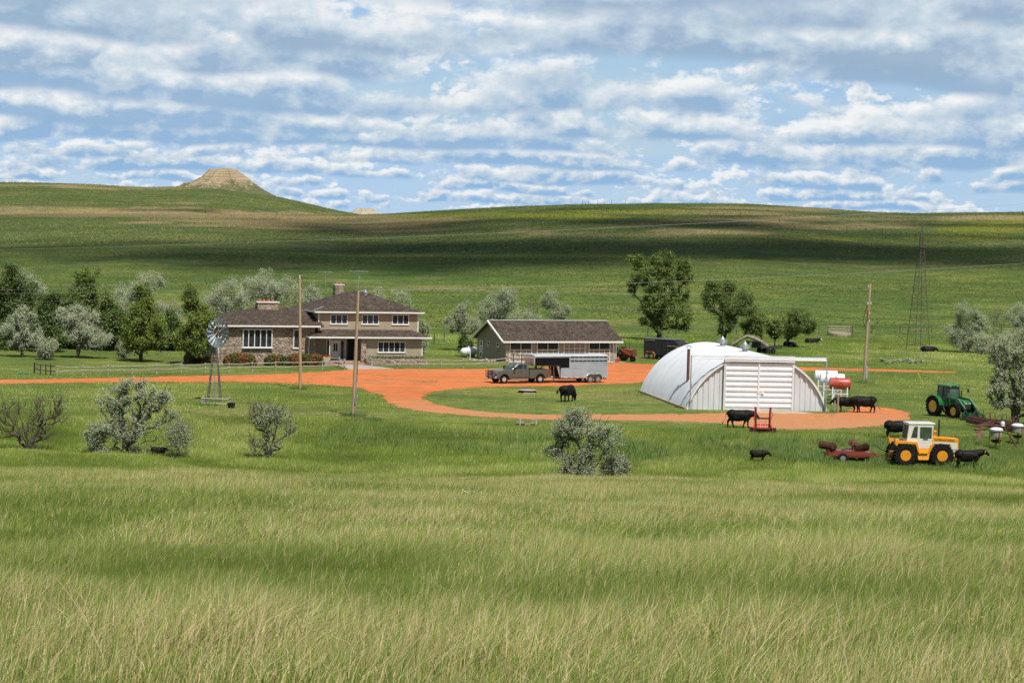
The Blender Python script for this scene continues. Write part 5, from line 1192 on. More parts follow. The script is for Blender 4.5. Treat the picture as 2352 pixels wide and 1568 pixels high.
for a, b in zip(gt_p[:-1], gt_p[1:]):
    for z in (.45, .95): MB().tube([a - gt_p[0] + Vector((0, 0, z)), b - gt_p[0] + Vector((0, 0, z))], .05, 5).build('rail', gdark, o)
def post_line(label, uvs, hgt, r, group, nm='wire_fence'):
    P = [G(u, v) for u, v in uvs]; o = thing(nm, label, 'fence', P[0], 0, group)
    for p in P: MB().tube([p - P[0] - Vector((0, 0, .2)), p - P[0] + Vector((0, 0, hgt))], r, 5).build('post', gdark, o)
    w_ = MB()
    for a, b in zip(P[:-1], P[1:]):
        for z in (.4, .8, 1.1): w_.tube([a - P[0] + Vector((0, 0, z * hgt / 1.25)), b - P[0] + Vector((0, 0, z * hgt / 1.25))], .005, 3)
    w_.build('strand', wire_m, o); return o
post_line('sparse wire fence on dark posts across the pasture behind the yard', [(997, 788), (1020, 786), (1488, 772), (1552, 771), (1692, 768), (1795, 768), (1881, 766), (1958, 767), (2003, 767), (2067, 766), (2140, 765), (2220, 764), (2300, 764)], 1.25, .06, 'wire fences')
post_line('short row of fence posts on the skyline of the far hill', [(1338, 472), (1352, 471.5), (1373, 471), (1405, 470.5), (1436, 470)], 2.2, .09, 'wire fences')
post_line('wire fence posts running over the brow of the right hill', [(1630, 492), (1700, 500), (1790, 512), (1945, 536), (2027, 541), (2103, 548)], 2.0, .08, 'wire fences')

# ------------------------------------------------------------------ fuel tanks on stands
def tank(label, uv, ln, r, zc_, mat, rz, y0=0, name='fuel_tank'):
    o = thing(name, label, 'fuel tank', G(*uv) + Vector((0, y0, 0)), rz, 'fuel tanks beside the barn')
    T = Matrix.Translation((0, 0, zc_)) @ Matrix.Rotation(PI / 2, 4, 'Y')
    MB().lathe([(0, -ln / 2 - .09), (r * .55, -ln / 2 - .06), (r * .95, -ln / 2), (r, -ln / 2 + .06), (r, ln / 2 - .06), (r * .95, ln / 2), (r * .55, ln / 2 + .06), (0, ln / 2 + .09)], 30, T).build('tank', mat, o, smooth=50)
    for x in (-ln * .36, ln * .36):
        for s in (-1, 1): MB().tube([(x, s * r * 1.05, -.1), (x, s * r * .75, zc_ - r * .55)], .045, 4, sq=True).build('leg', white, o)
        MB().tube([(x, -r * 1.0, zc_ - r - .45), (x, r * 1.0, zc_ - r - .45)], .035, 4, sq=True).build('crossbar', white, o)
    for s in (-1, 1): MB().tube([(-ln * .36, s * r * .97, zc_ - r - .35), (ln * .36, s * r * .97, zc_ - r - .35)], .035, 4, sq=True).tube([(-ln * .36, s * r, .35), (ln * .36, s * r * .97, zc_ - r - .35)], .022, 4).build('brace', white, o)
    MB().lathe([(.08, 0), (.08, .12), (0, .13)], 8, at(-ln * .2, 0, zc_ + r - .02)).build('filler_cap', galv, o)
    MB().tube([(ln * .45, -r * .6, zc_ - r * .8), (ln * .5, -r * .9, zc_ - r - .4), (ln * .46, -r * 1.0, zc_ - r - 1.0), (ln * .38, -r * 1.0, zc_ - r - .7)], .022, 5).build('hose', blackm, o)
    return o
wt = M('white_tank_paint', (.78, .79, .80), .35, c2=(.66, .68, .70), scale=1.5); rt = M('red_tank_paint', (.40, .055, .035), .38, c2=(.50, .14, .09), scale=1.4, lo=.45, hi=.7)
tank('red cylinder fuel tank on a white stand nearest the cows', (1929, 928), 1.85, .54, 1.85, rt, R(-4), .4)
tank('white fuel tank on a stand just behind the red one', (1912, 921), 2.2, .55, 1.98, wt, R(-4), .5)
tank('rearmost white fuel tank partly hidden by the barn arch', (1898, 912), 2.1, .55, 1.95, wt, R(-4), .6)
def post(name, label, cat, uv, hgt, r, mat, top=None, group=None):
    o = MB().tube([(0, 0, -.2), (0, 0, hgt)] if not top else [(0, 0, -.2), top], r, 8).build(name, mat); o.location = G(*uv); return tag(o, label, cat, group)
post('fence_post', 'tall tan wooden post at the right corner of the barn', 'post', (1924, 947), 1.55, .085, M('tan_post', (.42, .30, .17), .9, c2=(.34, .23, .13)))
post('steel_post', 'slim gray steel post against the barn corner', 'post', (1917, 948), 1.1, .05, galv)
post('guy_marker', 'slanted yellow guy wire marker in the grass', 'guy marker', (2124, 885), 2, .028, M('yellow_plastic', (.72, .55, .03), .5), top=(-.78, .1, 1.36))
post('marker_post', 'white post at the left corner of the garage', 'post', (1079.5, 827), 1.15, .05, white)
post('black_post', 'short black stub post on the grass island beside the bull', 'post', (1280.4, 904.5), .36, .10, blackm)

# ------------------------------------------------------------------ small yard things
# propane tank
o = thing('propane_tank', 'white propane tank behind the left end of the garage', 'propane tank', G(1077, 820.5), R(62))
T = Matrix.Translation((0, 0, .68)) @ Matrix.Rotation(PI / 2, 4, 'Y')
MB().lathe([(0, -1.6), (.25, -1.53), (.42, -1.36), (.48, -1.1), (.48, 1.1), (.42, 1.36), (.25, 1.53), (0, 1.6)], 24, T).build('tank', wt, o, smooth=60)
for x in (-.8, .8): MB().bx(x - .1, x + .1, -.3, .3, -.05, .3).build('saddle', conc, o)
MB().lathe([(.18, 1.12), (.18, 1.28), (0, 1.33)], 12).build('valve_cap', wt, o)
# stock tank with rails
o = thing('stock_tank', 'round pale concrete stock tank with a rail guard on the far pasture', 'stock tank', G(1929, 771))
MB().lathe([(1.62, -.1), (1.66, .42), (1.48, .46), (1.40, .42), (1.40, .2), (0, .2)], 32).build('basin', M('pale_concrete', (.52, .43, .33), .9, c2=(.42, .34, .26)), o, smooth=40)
for x in (-1.7, 1.62): MB().tube([(x, .4, -.1), (x, .4, 1.42)], .10, 6).build('post', gdark, o)
for z in (.62, .95, 1.32): MB().tube([(-1.8, .35, z), (1.72, .35, z)], .07, 5).build('rail', wood_gray, o)
# cistern lid
o = thing('cistern_lid', 'low round cistern lid lying on the grass island', 'cistern lid', G(1211, 901.5))
MB().lathe([(.80, 0), (.84, .18), (.80, .20), (0, .20)], 26).build('shaded_gap', dark, o)  # dark gap under the lid, its shade put in as near-black colour
MB().lathe([(.88, .20), (.90, .25), (.5, .29), (0, .30)], 26).build('lid', M('pinkish_lid', (.44, .33, .27), .85, c2=(.36, .28, .23)), o, smooth=40)
MB().bx(-.35, .75, -1.0, -.82, 0, .05).build('board', M('pale_board', (.62, .62, .62), .7), o)
# timber ruin at the road edge
o = thing('timber_headwall', 'broken timber headwall with two posts under the road bank', 'headwall', G(1210, 979))
for x, h_ in ((-.55, .72), (.70, .92)): MB().tube([(x, 0, -.2), (x + .03, 0, h_)], .055, 6).build('post', M('bleached_post', (.55, .52, .46), .9) if x < 0 else bpy.data.materials['bleached_post'], o)
for x0, x1, z in ((-.85, -.2, .30), (-.15, .30, .18), (.30, .85, .28)): MB().bx(x0, x1, .02, .2, z - .08, z + .08).build('plank', old, o)
MB().bx(-.8, .8, .2, .7, -.2, .16).build('sill_timber', gdark, o)
# fuel can
o = thing('fuel_can', 'red plastic fuel can at the right corner of the garage', 'fuel can', G(1417.5, 832.5))
MB().bx(-.26, .26, -.17, .17, 0, .36).build('can', M('red_plastic', (.55, .03, .025), .45), o, bev=.04)
MB().tube([(-.12, 0, .36), (-.1, 0, .44), (.1, 0, .44), (.12, 0, .36)], .025, 5).build('handle', bpy.data.materials['red_plastic'], o); MB().tube([(.2, 0, .36), (.27, 0, .48)], .03, 6).build('spout', blackm, o)
# ladder on the garage wall
o = thing('ladder', 'light metal ladder leaning on the right end of the garage front', 'ladder', G(1411, 831.5), R(26))
for x in (-.18, .18): MB().bar((x, -.22, 0), (x, .0, 2.1), .045).build('rail', alu, o)
for k in range(7): MB().tube([(-.18, -.2 + .03 * k, .2 + .28 * k), (.18, -.2 + .03 * k, .2 + .28 * k)], .015, 5).build('rung', alu, o)
# field stones by the garage
stm = M('pale_stone', (.50, .44, .38), .9, c2=(.38, .30, .26), scale=3, bmp=.4)
rg = random.Random(6); proto = []
for k in range(3):
    mb = MB().ball((0, 0, .08), (.22, .17, .13), 10); mb.v = [(x * (1 + rg.uniform(-.22, .22)), y * (1 + rg.uniform(-.22, .22)), z * (1 + rg.uniform(-.2, .2))) for x, y, z in mb.v]; proto.append(mb.mesh('stone')); proto[-1].materials.append(stm)
for k in range(12):
    u = 1090 + k * 4.6 + rg.uniform(-1, 1); o = link('stone', proto[k % 3]); o.location = G(u, 829.5 + rg.uniform(-1.2, 1.4)); o.rotation_euler.z = rg.uniform(0, 6); o.scale = (rg.uniform(.7, 1.35),) * 3
    tag(o, 'pale field stone in the loose row along the garage gable', 'stone', 'pale field stones along the garage gable')
# tipped green chair
grn = M('green_plastic', (.03, .30, .17), .5)
o = thing('lawn_chair', 'green lawn chair tipped over on the lawn at far left', 'lawn chair', G(49, 858.5), R(15))
MB().bx(-.55, .05, -.25, .25, .10, .15, Matrix.Rotation(-.25, 4, 'Y')).build('backrest', grn, o); MB().bx(.05, .55, -.25, .25, .20, .25, Matrix.Rotation(.3, 4, 'Y')).build('seat', grn, o)
for x, y in ((-.3, -.25), (-.3, .25), (.5, -.25), (.5, .25)): MB().tube([(x, y, .12), (x + .22, y, .42)], .022, 5).build('leg', grn, o)
# flower planter by the steps
fp = hs.matrix_world if False else None
def HSP(x, y, z=0): return hs.location + RZ(R(22)).to_3x3() @ Vector((x, y, z))
o = thing('flower_planter', 'red flowers in a tan box on a stone pedestal beside the steps', 'planter', HSP(-11.3, -1.7))
MB().bx(-.28, .28, -.28, .28, -.1, .62).build('pedestal', conc, o)
MB().prism([(-.42, .95), (-.34, .62), (.34, .62), (.42, .95)], 'y', -.28, .28).build('box', M('tan_box', (.55, .43, .25), .8), o)
lf = MB(); fl = MB(); rg = random.Random(4)
for k in range(60):
    c = Vector((rg.gauss(0, .2), rg.gauss(0, .14), 1.0 + abs(rg.gauss(0, .08)))); d = Vector((rg.gauss(0, 1), rg.gauss(0, 1), rg.gauss(.3, 1))).normalized(); e = d.cross(Vector((.2, .5, .8))).normalized() * .05; d = d.cross(e).normalized() * .05
    (fl if k % 2 else lf).add([c - d - e, c + d - e, c + d + e, c - d + e], [(0, 1, 2, 3)])
lf.build('foliage', M('planter_green', (.06, .11, .03), .8), o); fl.build('blossom', M('red_petals', (.62, .03, .02), .6), o)
# fallen limb behind the barn
o = thing('fallen_limb', 'bare dead tree limb arching over the grass behind the barn', 'dead limb', G(1682, 798))
k_ = 5400 / o.location.y
def fl_(u, v, dy=0): q = AT(u, v, o.location.y + dy); return q - o.location
dead = M('dead_wood', (.30, .25, .19), .9, c2=(.17, .14, .11), scale=2, c3=(.42, .37, .30))
MB().tube([fl_(1679, 793), fl_(1688, 788), fl_(1700, 780), fl_(1716, 771.5), fl_(1730, 776), fl_(1745, 783), fl_(1760, 793), fl_(1764, 806)], [.10, .16, .20, .24, .26, .27, .28, .30], 8).build('limb', dead, o, smooth=60)
MB().tube([fl_(1681, 791), fl_(1684, 780), fl_(1688, 769)], [.13, .09, .03], 6).build('branch', dead, o); MB().tube([fl_(1688, 793), fl_(1698, 784), fl_(1706, 777)], [.03, .1, .1], 6).build('branch', dead, o)
MB().tube([fl_(1730, 777), fl_(1738, 773), fl_(1748, 776)], [.12, .08, .03], 6).build('branch', dead, o)
# mineral feeders and cattle oiler at the right edge
gr_pl = M('gray_skirt', (.22, .20, .16), .8, c2=(.34, .28, .18), scale=4)
lidw = M('white_lid', (.80, .81, .83), .3, c2=(.68, .69, .72))
def feeder(label, uv, sc=1.):
    o = thing('mineral_feeder', label, 'feeder', G(*uv), rng.uniform(0, 1), 'white lidded feeders at the right edge'); o.scale = (sc,) * 3
    MB().lathe([(.47, 1.42), (.50, 1.45), (.50, 1.54), (.40, 1.63), (.2, 1.68), (0, 1.69)], 24).build('lid', lidw, o, smooth=40)
    MB().lathe([(.42, 1.45), (.44, .98), (.40, .98), (.40, 1.44)], 24).build('skirt', gr_pl, o, smooth=40)
    MB().lathe([(.0, .48), (.22, .50), (.40, .66), (.42, .72), (.36, .70), (.2, .58), (0, .57)], 20).build('bowl', blackm, o, smooth=40)
    for k in range(3):
        a = 2 * PI * k / 3 + .6; MB().tube([(.47 * math.cos(a), .47 * math.sin(a), 1.46), (.55 * math.cos(a), .55 * math.sin(a), -.1)], .03, 5).build('leg', rust, o)
    MB().tube([(0, 0, -.1), (0, 0, 1.5)], .03, 6).build('stem', rust, o)
rng = random.Random(3)
feeder('white lidded mineral feeder standing nearest the yellow tractor', (2287, 1032)); feeder('white lidded mineral feeder beside the leaning pipe at the edge', (2336, 1020), .96)
o = thing('cattle_oiler', 'rusty pipe cattle oiler with a hanging canvas flap', 'cattle oiler', G(2300, 1034) + Vector((0, 1.2, 0)))
MB().tube([(1.6, 0, -.1), (.35, .1, 1.75)], .06, 6).tube([(.35, .1, 1.75), (.0, 1.4, -.1)], .05, 6).build('leg', brn, o)
MB().tube([(-1.9, .0, 1.70), (.5, .1, 1.78)], .05, 6).build('crossbar', brn, o)
MB().tube([(-1.85, .0, 1.42), (-1.05, .0, 1.46)], .10, 10).build('roller', rust, o)
MB().add([(-1.75, -.08, 1.4), (-1.15, -.08, 1.42), (-1.2, -.12, .70), (-1.72, -.16, .66), (-1.75, -.02, 1.4), (-1.15, -.02, 1.42), (-1.2, -.08, .70), (-1.72, -.12, .66)], [(0, 1, 2, 3), (7, 6, 5, 4), (0, 3, 7, 4), (1, 5, 6, 2), (3, 2, 6, 7)]).build('flap', M('canvas', (.30, .20, .10), .9, c2=(.12, .085, .05), scale=4, lo=.35, hi=.6), o)
MB().lathe([(.15, 1.72), (.17, 1.95), (.12, 2.08), (0, 2.1)], 14, at(.3, .1)).build('reservoir', lidw, o)
# ------------------------------------------------------------------ trees and shrubs
def leaf_mat(name, tr=.3, gloss=.35, mix=.06, upn=0.):
    m = bpy.data.materials.new(name); m.use_nodes = True; nt = m.node_tree; nt.nodes.clear(); L = nt.links
    at_ = N(nt, 'ShaderNodeAttribute', attribute_name='col'); df = N(nt, 'ShaderNodeBsdfDiffuse'); tl = N(nt, 'ShaderNodeBsdfTranslucent'); gl = N(nt, 'ShaderNodeBsdfGlossy', i_Roughness=gloss)
    L.new(at_.outputs[0], df.inputs[0])
    if upn:   # blades stand in a sward: shade them with the sward's own lie as well as their own
        ge = N(nt, 'ShaderNodeNewGeometry'); vm = N(nt, 'ShaderNodeVectorMath', operation='SCALE'); L.new(ge.outputs['Normal'], vm.inputs[0]); vm.inputs['Scale'].default_value = 1 - upn
        va = N(nt, 'ShaderNodeVectorMath', operation='ADD'); L.new(vm.outputs[0], va.inputs[0]); va.inputs[1].default_value = (0, -.12 * upn, upn); vn = N(nt, 'ShaderNodeVectorMath', operation='NORMALIZE'); L.new(va.outputs[0], vn.inputs[0])
        L.new(vn.outputs[0], df.inputs['Normal'])
    tint = mixc(nt, 1., at_.outputs[0], (1.0, 1.15, .55), 'MULTIPLY'); L.new(tint, tl.inputs[0]); gl.inputs[0].default_value = (.9, .95, .9, 1)
    a = N(nt, 'ShaderNodeMixShader'); a.inputs[0].default_value = tr; L.new(df.outputs[0], a.inputs[1]); L.new(tl.outputs[0], a.inputs[2])
    b2 = N(nt, 'ShaderNodeMixShader'); b2.inputs[0].default_value = mix; L.new(a.outputs[0], b2.inputs[1]); L.new(gl.outputs[0], b2.inputs[2])
    o = N(nt, 'ShaderNodeOutputMaterial'); L.new(b2.outputs[0], o.inputs[0]); return m
lm_g = leaf_mat('green_leaf', .38, .55, .03, .4); lm_s = leaf_mat('silver_leaf', .38, .6, .02, .62)
bark = M('bark', (.085, .068, .052), .95, c2=(.05, .04, .032), scale=4); bark_pale = M('gray_twig', (.17, .145, .12), .95, c2=(.10, .085, .07), scale=4); bark_dk = M('dark_bark', (.05, .042, .035), .95)
KIND = {  # leaf colour, its spread, leaf size, translucent mix material, bark
    'olive': ((.42, .45, .32), .18, .105, lm_s, bark), 'olive_dull': ((.37, .405, .27), .18, .10, lm_s, bark),
    'ash': ((.185, .240, .045), .35, .13, lm_g, bark_dk), 'cotton': ((.180, .235, .056), .35, .14, lm_g, bark_dk), 'thicket': ((.105, .155, .038), .35, .16, lm_g, bark_dk),
    'elm': ((.145, .200, .045), .33, .13, lm_g, bark_dk), 'juniper': ((.17, .075, .028), .25, .09, lm_g, bark_dk), 'junigreen': ((.055, .075, .018), .25, .09, lm_g, bark_dk)}
def tree(name, label, cat, base, blobs, kind, nleaf=4000, seed=1, stems=None, natt=110, r0=.16, clump=.42, nclump=26, flat=.8, twigs=0, group=None, off=0., lean=0., lsize=None, dens=1.0, bk=None, rexp=.62):
    """base = foot of the trunk; blobs = the masses of the crown seen in the photo (u0, v0, u1, v1), built as volumes of that size"""
    rg = np.random.RandomState(seed); b = G(*base); b.y += off; b.z = float(terrain(b.x, b.y)); y = b.y
    col, spread, ls, lm, bk_ = KIND[kind]; ls = (lsize or ls) * 1.2; bk_ = bk or bk_
    E = []
    for u0, v0, u1, v1 in blobs:
        p, q_ = AT(u0, v1, y), AT(u1, v0, y); c = (p + q_) / 2 - b; rx, rz = abs(q_.x - p.x) / 2, abs(q_.z - p.z) / 2
        E.append((np.array(c), np.array((rx, max(rx * flat, .3), rz))))
    wts = np.array([e[1][0] * e[1][2] for e in E]); wts = wts / wts.sum()
    def inside(n, e, pw):
        d = rg.normal(size=(n, 3)); d /= np.linalg.norm(d, axis=1)[:, None]
        return e[0] + d * e[1] * (rg.rand(n, 1) ** pw)
    cl = np.vstack([inside(max(2, int(nclump * w)), e, .42) * 1.0 for e, w in zip(E, wts)])
    A = []
    for e, w in zip(E, wts):
        n = max(8, int(natt * 1.9 * w)); cc = inside(max(5, int(nclump * 1.8 * w)), e, .36); R_ = clump * e[1].mean()
        pts = cc[rg.randint(len(cc), size=n)] + rg.normal(size=(n, 3)) * R_ * np.array((1, .9, .8)) * .85
        d = np.linalg.norm((pts - e[0]) / e[1], axis=1); k = np.where(d > 1.02, 1.02 / d, 1)[:, None]; pts = e[0] + (pts - e[0]) * k; A.append(pts)
    A = np.vstack(A); A[:, 2] = np.maximum(A[:, 2], .25)
    # skeleton
    nodes = [np.zeros(3)]; par = [-1]
    low = min(e[0][2] - e[1][2] for e in E); ctr = sum(e[0] * w for e, w in zip(E, wts))
    stems = stems or [(lean, 0)]
    for sx_, sy_ in stems:
        top = np.array((ctr[0] * .7 + sx_, sy_, max(low + (ctr[2] - low) * .9, .5))); prev = 0
        n = 6
        for i in range(1, n + 1):
            t = i / n; p = top * np.array((t ** 1.25, t, t)) + rg.normal(size=3) * .05 * top[2] / 3 * np.array((1, 1, 0)); nodes.append(p); par.append(prev); prev = len(nodes) - 1
    order = np.argsort(np.linalg.norm(A - np.array((0, 0, low * .5)), axis=1))
    tips = []
    for i in order:
        a = A[i]; NN = np.array(nodes); dv = a - NN; d = np.linalg.norm(dv, axis=1) + np.maximum(0, NN[:, 2] - a[2] + .1) * 1.2
        d[0] += .6 * low
        j = int(np.argmin(d)); L_ = np.linalg.norm(dv[j]); m = max(1, int(L_ / .55)); prev = j; s0 = NN[j]
        for k in range(1, m + 1):
            t = k / m; p = s0 + (a - s0) * t + np.array((0, 0, .10 * L_ * math.sin(PI * t))) + (rg.normal(size=3) * .06 * L_ / m if k < m else 0); nodes.append(p); par.append(prev); prev = len(nodes) - 1
        tips.append(prev)
    for _ in range(twigs):
        j = tips[rg.randint(len(tips))] if rg.rand() < .5 else rg.randint(1, len(nodes)); s0 = nodes[j]; out = s0 - np.array((0, 0, low)); out = out / (np.linalg.norm(out) + .01)
        d = out * .8 + rg.normal(size=3) * .55 + np.array((0, 0, .25)); l_ = rg.uniform(.25, .75) * clump * 1.6; m1 = s0 + d * l_ * .5; m2 = s0 + d * l_ + rg.normal(size=3) * .08
        nodes.append(m1); par.append(j); nodes.append(m2); par.append(len(nodes) - 2)
    nn = len(nodes); cnt = np.zeros(nn)
    kids_ = [[] for _ in range(nn)]
    for i in range(nn - 1, 0, -1):
        if not kids_[i]: cnt[i] = 1
        cnt[par[i]] += cnt[i]; kids_[par[i]].append(i)
    tot = max(cnt[1:].max(), 2); rad = np.maximum(r0 * (cnt / tot) ** rexp, .012 if not twigs else .009); rad[0] = rad[1] * 1.25
    NP = np.array(nodes); V = []; Fc = []
    for i in range(1, nn):
        a, c = NP[par[i]], NP[i]; t = c - a; l_ = np.linalg.norm(t)
        if l_ < 1e-5: continue
        t = t / l_; u = np.cross(t, (0, 0, 1) if abs(t[2]) < .9 else (1, 0, 0)); u /= np.linalg.norm(u); w = np.cross(u, t)
        ra = min(rad[par[i]], rad[i] * 1.35); rb = rad[i]; k = 6 if rb > .05 else 3; o_ = len(V)
        for (pp, r_) in ((a - t * .3 * ra, ra), (c, rb)):
            for q_ in range(k): th = 2 * PI * q_ / k; V.append(pp + (u * math.cos(th) + w * math.sin(th)) * r_)
        for q_ in range(k): Fc.append((o_ + q_, o_ + (q_ + 1) % k, o_ + k + (q_ + 1) % k, o_ + k + q_))
    root = thing(name, label, cat, b, 0, group)
    V = np.array(V)
    nb_mesh = bpy.data.meshes.new('trunk'); nb_mesh.from_pydata(V.tolist(), [], Fc); nb_mesh.materials.append(bk_)
    nb_mesh.polygons.foreach_set('use_smooth', [True] * len(nb_mesh.polygons)); link('trunk' if r0 > .1 else 'stem', nb_mesh, root)
    if nleaf:
        n = int(nleaf * dens * 3.6); ti = np.array(tips)
        hw_ = NP[ti][:, 2] / NP[ti][:, 2].max(); pw_ = (.12 + hw_ ** 1.3) if 'bush' in name else np.ones(len(ti)); far_ = rg.choice(len(ti), size=n, p=pw_ / pw_.sum()); tp = NP[ti[far_]]; pr = NP[np.array(par)[ti[far_]]]
        sg = .30 * clump / .42 * (np.mean([e[1].mean() for e in E]) / 2.2) ** .6
        pos = pr + (tp - pr) * rg.rand(n, 1) * 1.15 + rg.normal(size=(n, 3)) * sg * (.7 + .6 * rg.rand(len(ti))[far_])[:, None]
        pos[:, 2] = np.maximum(pos[:, 2], .08)
        nrm = rg.normal(size=(n, 3)) + np.array((0, 0, .9)); nrm += (pos - ctr) / (np.linalg.norm(pos - ctr, axis=1)[:, None] + .1) * .8; nrm /= np.linalg.norm(nrm, axis=1)[:, None]
        tv = np.cross(nrm, rg.normal(size=(n, 3))); tv /= np.linalg.norm(tv, axis=1)[:, None]; bv = np.cross(nrm, tv)
        s = ls * rg.uniform(.6, 1.25, (n, 1)) ; tv = tv * s * .56; bv = bv * s * .40
        LV = np.stack([pos - tv, pos + bv, pos + tv, pos - bv], 1).reshape(-1, 3)
        LT = np.arange(n * 4).reshape(-1, 4)
        cv = (1 + spread * (rg.rand(len(ti))[far_] - .5) * 1.3 + spread * .8 * (rg.rand(n) - .5))[:, None]
        warm = (rg.rand(n, 1) - .5) * .25
        C_ = np.array(col) * cv * np.hstack([1 + warm, np.ones((n, 1)), 1 - warm])
        me = raw_mesh('crown', LV, LT, lm, np.repeat(np.clip(C_, .005, .7), 4, 0)); link('crown' if r0 > .06 else 'foliage', me, root)
    return root
GS, GG, GB = 'silver leaved trees', 'dark green trees on the left', 'silvery bushes in the near pasture'
# left grove, back to front
tree('broadleaf_tree', 'dense dark green tree at the far left edge of the grove', 'tree', (30, 800), [(-60, 640, 40, 800), (-30, 612, 60, 720), (20, 650, 100, 790)], 'thicket', 8500, 11, natt=170, r0=.3, group=GG, lsize=.17)
tree('russian_olive', 'silver tree peeking out behind the far left dark tree', 'tree', (66, 797), [(20, 624, 80, 690), (60, 640, 106, 700)], 'olive', 2600, 12, group=GS, off=4)
tree('broadleaf_tree', 'tall dark green tree crowning the middle of the left grove', 'tree', (205, 800), [(150, 640, 265, 760), (175, 612, 240, 690), (132, 660, 200, 790), (200, 680, 280, 800)], 'elm', 9500, 13, natt=190, r0=.3, group=GG, lsize=.16)
tree('broadleaf_tree', 'dark bushy tree filling the gap right of the leftmost silver tree', 'tree', (118, 806), [(80, 690, 150, 808), (100, 670, 160, 760)], 'thicket', 6500, 14, natt=120, r0=.2, group=GG, lsize=.17, off=-2)
tree('russian_olive', 'tall silver tree rising behind the left green ash', 'tree', (315, 800), [(268, 632, 345, 720), (310, 622, 374, 700), (270, 690, 310, 775), (340, 690, 380, 740)], 'olive', 5200, 15, natt=130, group=GS, off=3)
tree('broadleaf_tree', 'dark green thicket between the silver tree and the left ash', 'tree', (262, 806), [(228, 715, 300, 808), (250, 740, 290, 808)], 'thicket', 5600, 16, natt=100, r0=.15, group=GG, lsize=.17)
tree('broadleaf_tree', 'dark green thicket between the two green ash trees', 'tree', (388, 806), [(352, 735, 425, 808), (365, 715, 410, 780)], 'thicket', 5200, 17, natt=100, r0=.15, group=GG, lsize=.16, off=1)
tree('russian_olive', 'slim silver tree showing between the two green ash trees', 'tree', (386, 800), [(366, 683, 414, 762), (375, 740, 405, 790)], 'olive_dull', 2400, 18, group=GS, off=4)
tree('russian_olive', 'leftmost silver tree with a bare leaning trunk', 'tree', (50, 820), [(10, 725, 88, 785), (35, 703, 78, 750), (-12, 728, 30, 765), (68, 755, 100, 795), (20, 760, 70, 800)], 'olive', 5200, 19, natt=120, group=GS)
tree('russian_olive', 'broad silver tree on two trunks at the lawn edge', 'tree', (178, 822), [(138, 695, 220, 760), (160, 682, 205, 730), (150, 745, 235, 800), (195, 755, 254, 802), (128, 705, 165, 740)], 'olive', 7600, 20, natt=150, group=GS, stems=[(-.5, 0), (.7, .2)], r0=.15)
tree('russian_olive', 'low silver green sapling between the two leftmost silver trees', 'sapling', (108, 826), [(86, 775, 130, 826)], 'olive_dull', 1700, 21, natt=50, r0=.06, group=GS)
tree('russian_olive', 'small dull sapling on the lawn left of the green ash', 'sapling', (283, 822), [(268, 786, 300, 822)], 'olive_dull', 1000, 22, natt=40, r0=.05, group=GS)
tree('ash_tree', 'green ash with an upright oval crown before the silver trees', 'tree', (323, 831), [(290, 690, 375, 808), (300, 660, 355, 740), (312, 645, 345, 700), (283, 730, 330, 805), (330, 720, 380, 805)], 'ash', 9000, 23, natt=180, r0=.2, group='green ash trees on the lawn', lsize=.13, flat=.9)
tree('ash_tree', 'green ash with a pointed crown beside the windmill', 'tree', (431, 838), [(405, 700, 490, 808), (418, 660, 462, 730), (428, 648, 448, 690), (400, 730, 440, 800), (440, 690, 494, 770)], 'ash', 9000, 24, natt=180, r0=.2, group='green ash trees on the lawn', lsize=.13, flat=.9)
tree('broadleaf_tree', 'dark low thicket closing the grove floor behind the leftmost silver tree', 'tree', (20, 812), [(-40, 740, 60, 812), (40, 760, 90, 812)], 'thicket', 4200, 61, natt=80, r0=.12, group=GG, off=6)
tree('broadleaf_tree', 'dark low thicket behind the two trunks of the broad silver tree', 'tree', (190, 813), [(140, 748, 240, 812)], 'thicket', 4200, 62, natt=80, r0=.12, group=GG, off=9)
tree('russian_olive', 'gray green tree filling the gap above the two trunked silver tree', 'tree', (255, 806), [(225, 665, 290, 740), (235, 700, 300, 780)], 'olive_dull', 3600, 63, natt=90, r0=.14, group=GS, off=5)
tree('broadleaf_tree', 'dark green thicket behind the right half of the left ash', 'tree', (345, 808), [(310, 730, 375, 810)], 'thicket', 3800, 64, natt=80, r0=.12, group=GG, off=4)
# behind the house and the garage
tree('russian_olive', 'silver tree behind the left end of the stone wing', 'tree', (515, 785), [(460, 655, 545, 740), (495, 643, 570, 720)], 'olive', 5200, 25, natt=120, group=GS, off=6)
tree('russian_olive', 'largest silver tree behind the stone chimney', 'tree', (612, 780), [(553, 628, 640, 720), (580, 622, 655, 690), (630, 640, 690, 720)], 'olive', 6500, 26, natt=150, group=GS, off=10)
tree('russian_olive', 'silver tree between the plain pole and the tall chimney', 'tree', (718, 775), [(680, 664, 730, 720), (705, 652, 745, 700)], 'olive', 2600, 27, natt=70, group=GS, off=12)
tree('russian_olive', 'silver tree showing over the right slope of the house roof', 'tree', (920, 775), [(893, 668, 944, 715), (850, 664, 895, 700), (905, 690, 940, 770)], 'olive', 2600, 28, natt=80, group=GS, off=6)
tree('russian_olive', 'silver shrub tree at the right end wall of the house', 'tree', (973, 812), [(960, 735, 986, 775), (958, 765, 982, 812)], 'olive_dull', 1500, 29, natt=60, r0=.08, group=GS)
tree('russian_olive', 'silver tree with a curved bare trunk left of the garage', 'tree', (1068, 806), [(1030, 700, 1085, 745), (1018, 715, 1060, 760), (1055, 725, 1112, 770), (1045, 690, 1080, 720)], 'olive_dull', 3600, 30, natt=110, group=GS, r0=.14, stems=[(.1, 0), (-.6, .2)])
tree('broadleaf_tree', 'dark low shrub at the foot of the tree left of the garage', 'shrub', (1070, 818), [(1056, 772, 1084, 820)], 'thicket', 1800, 31, natt=50, r0=.06, group=GG)
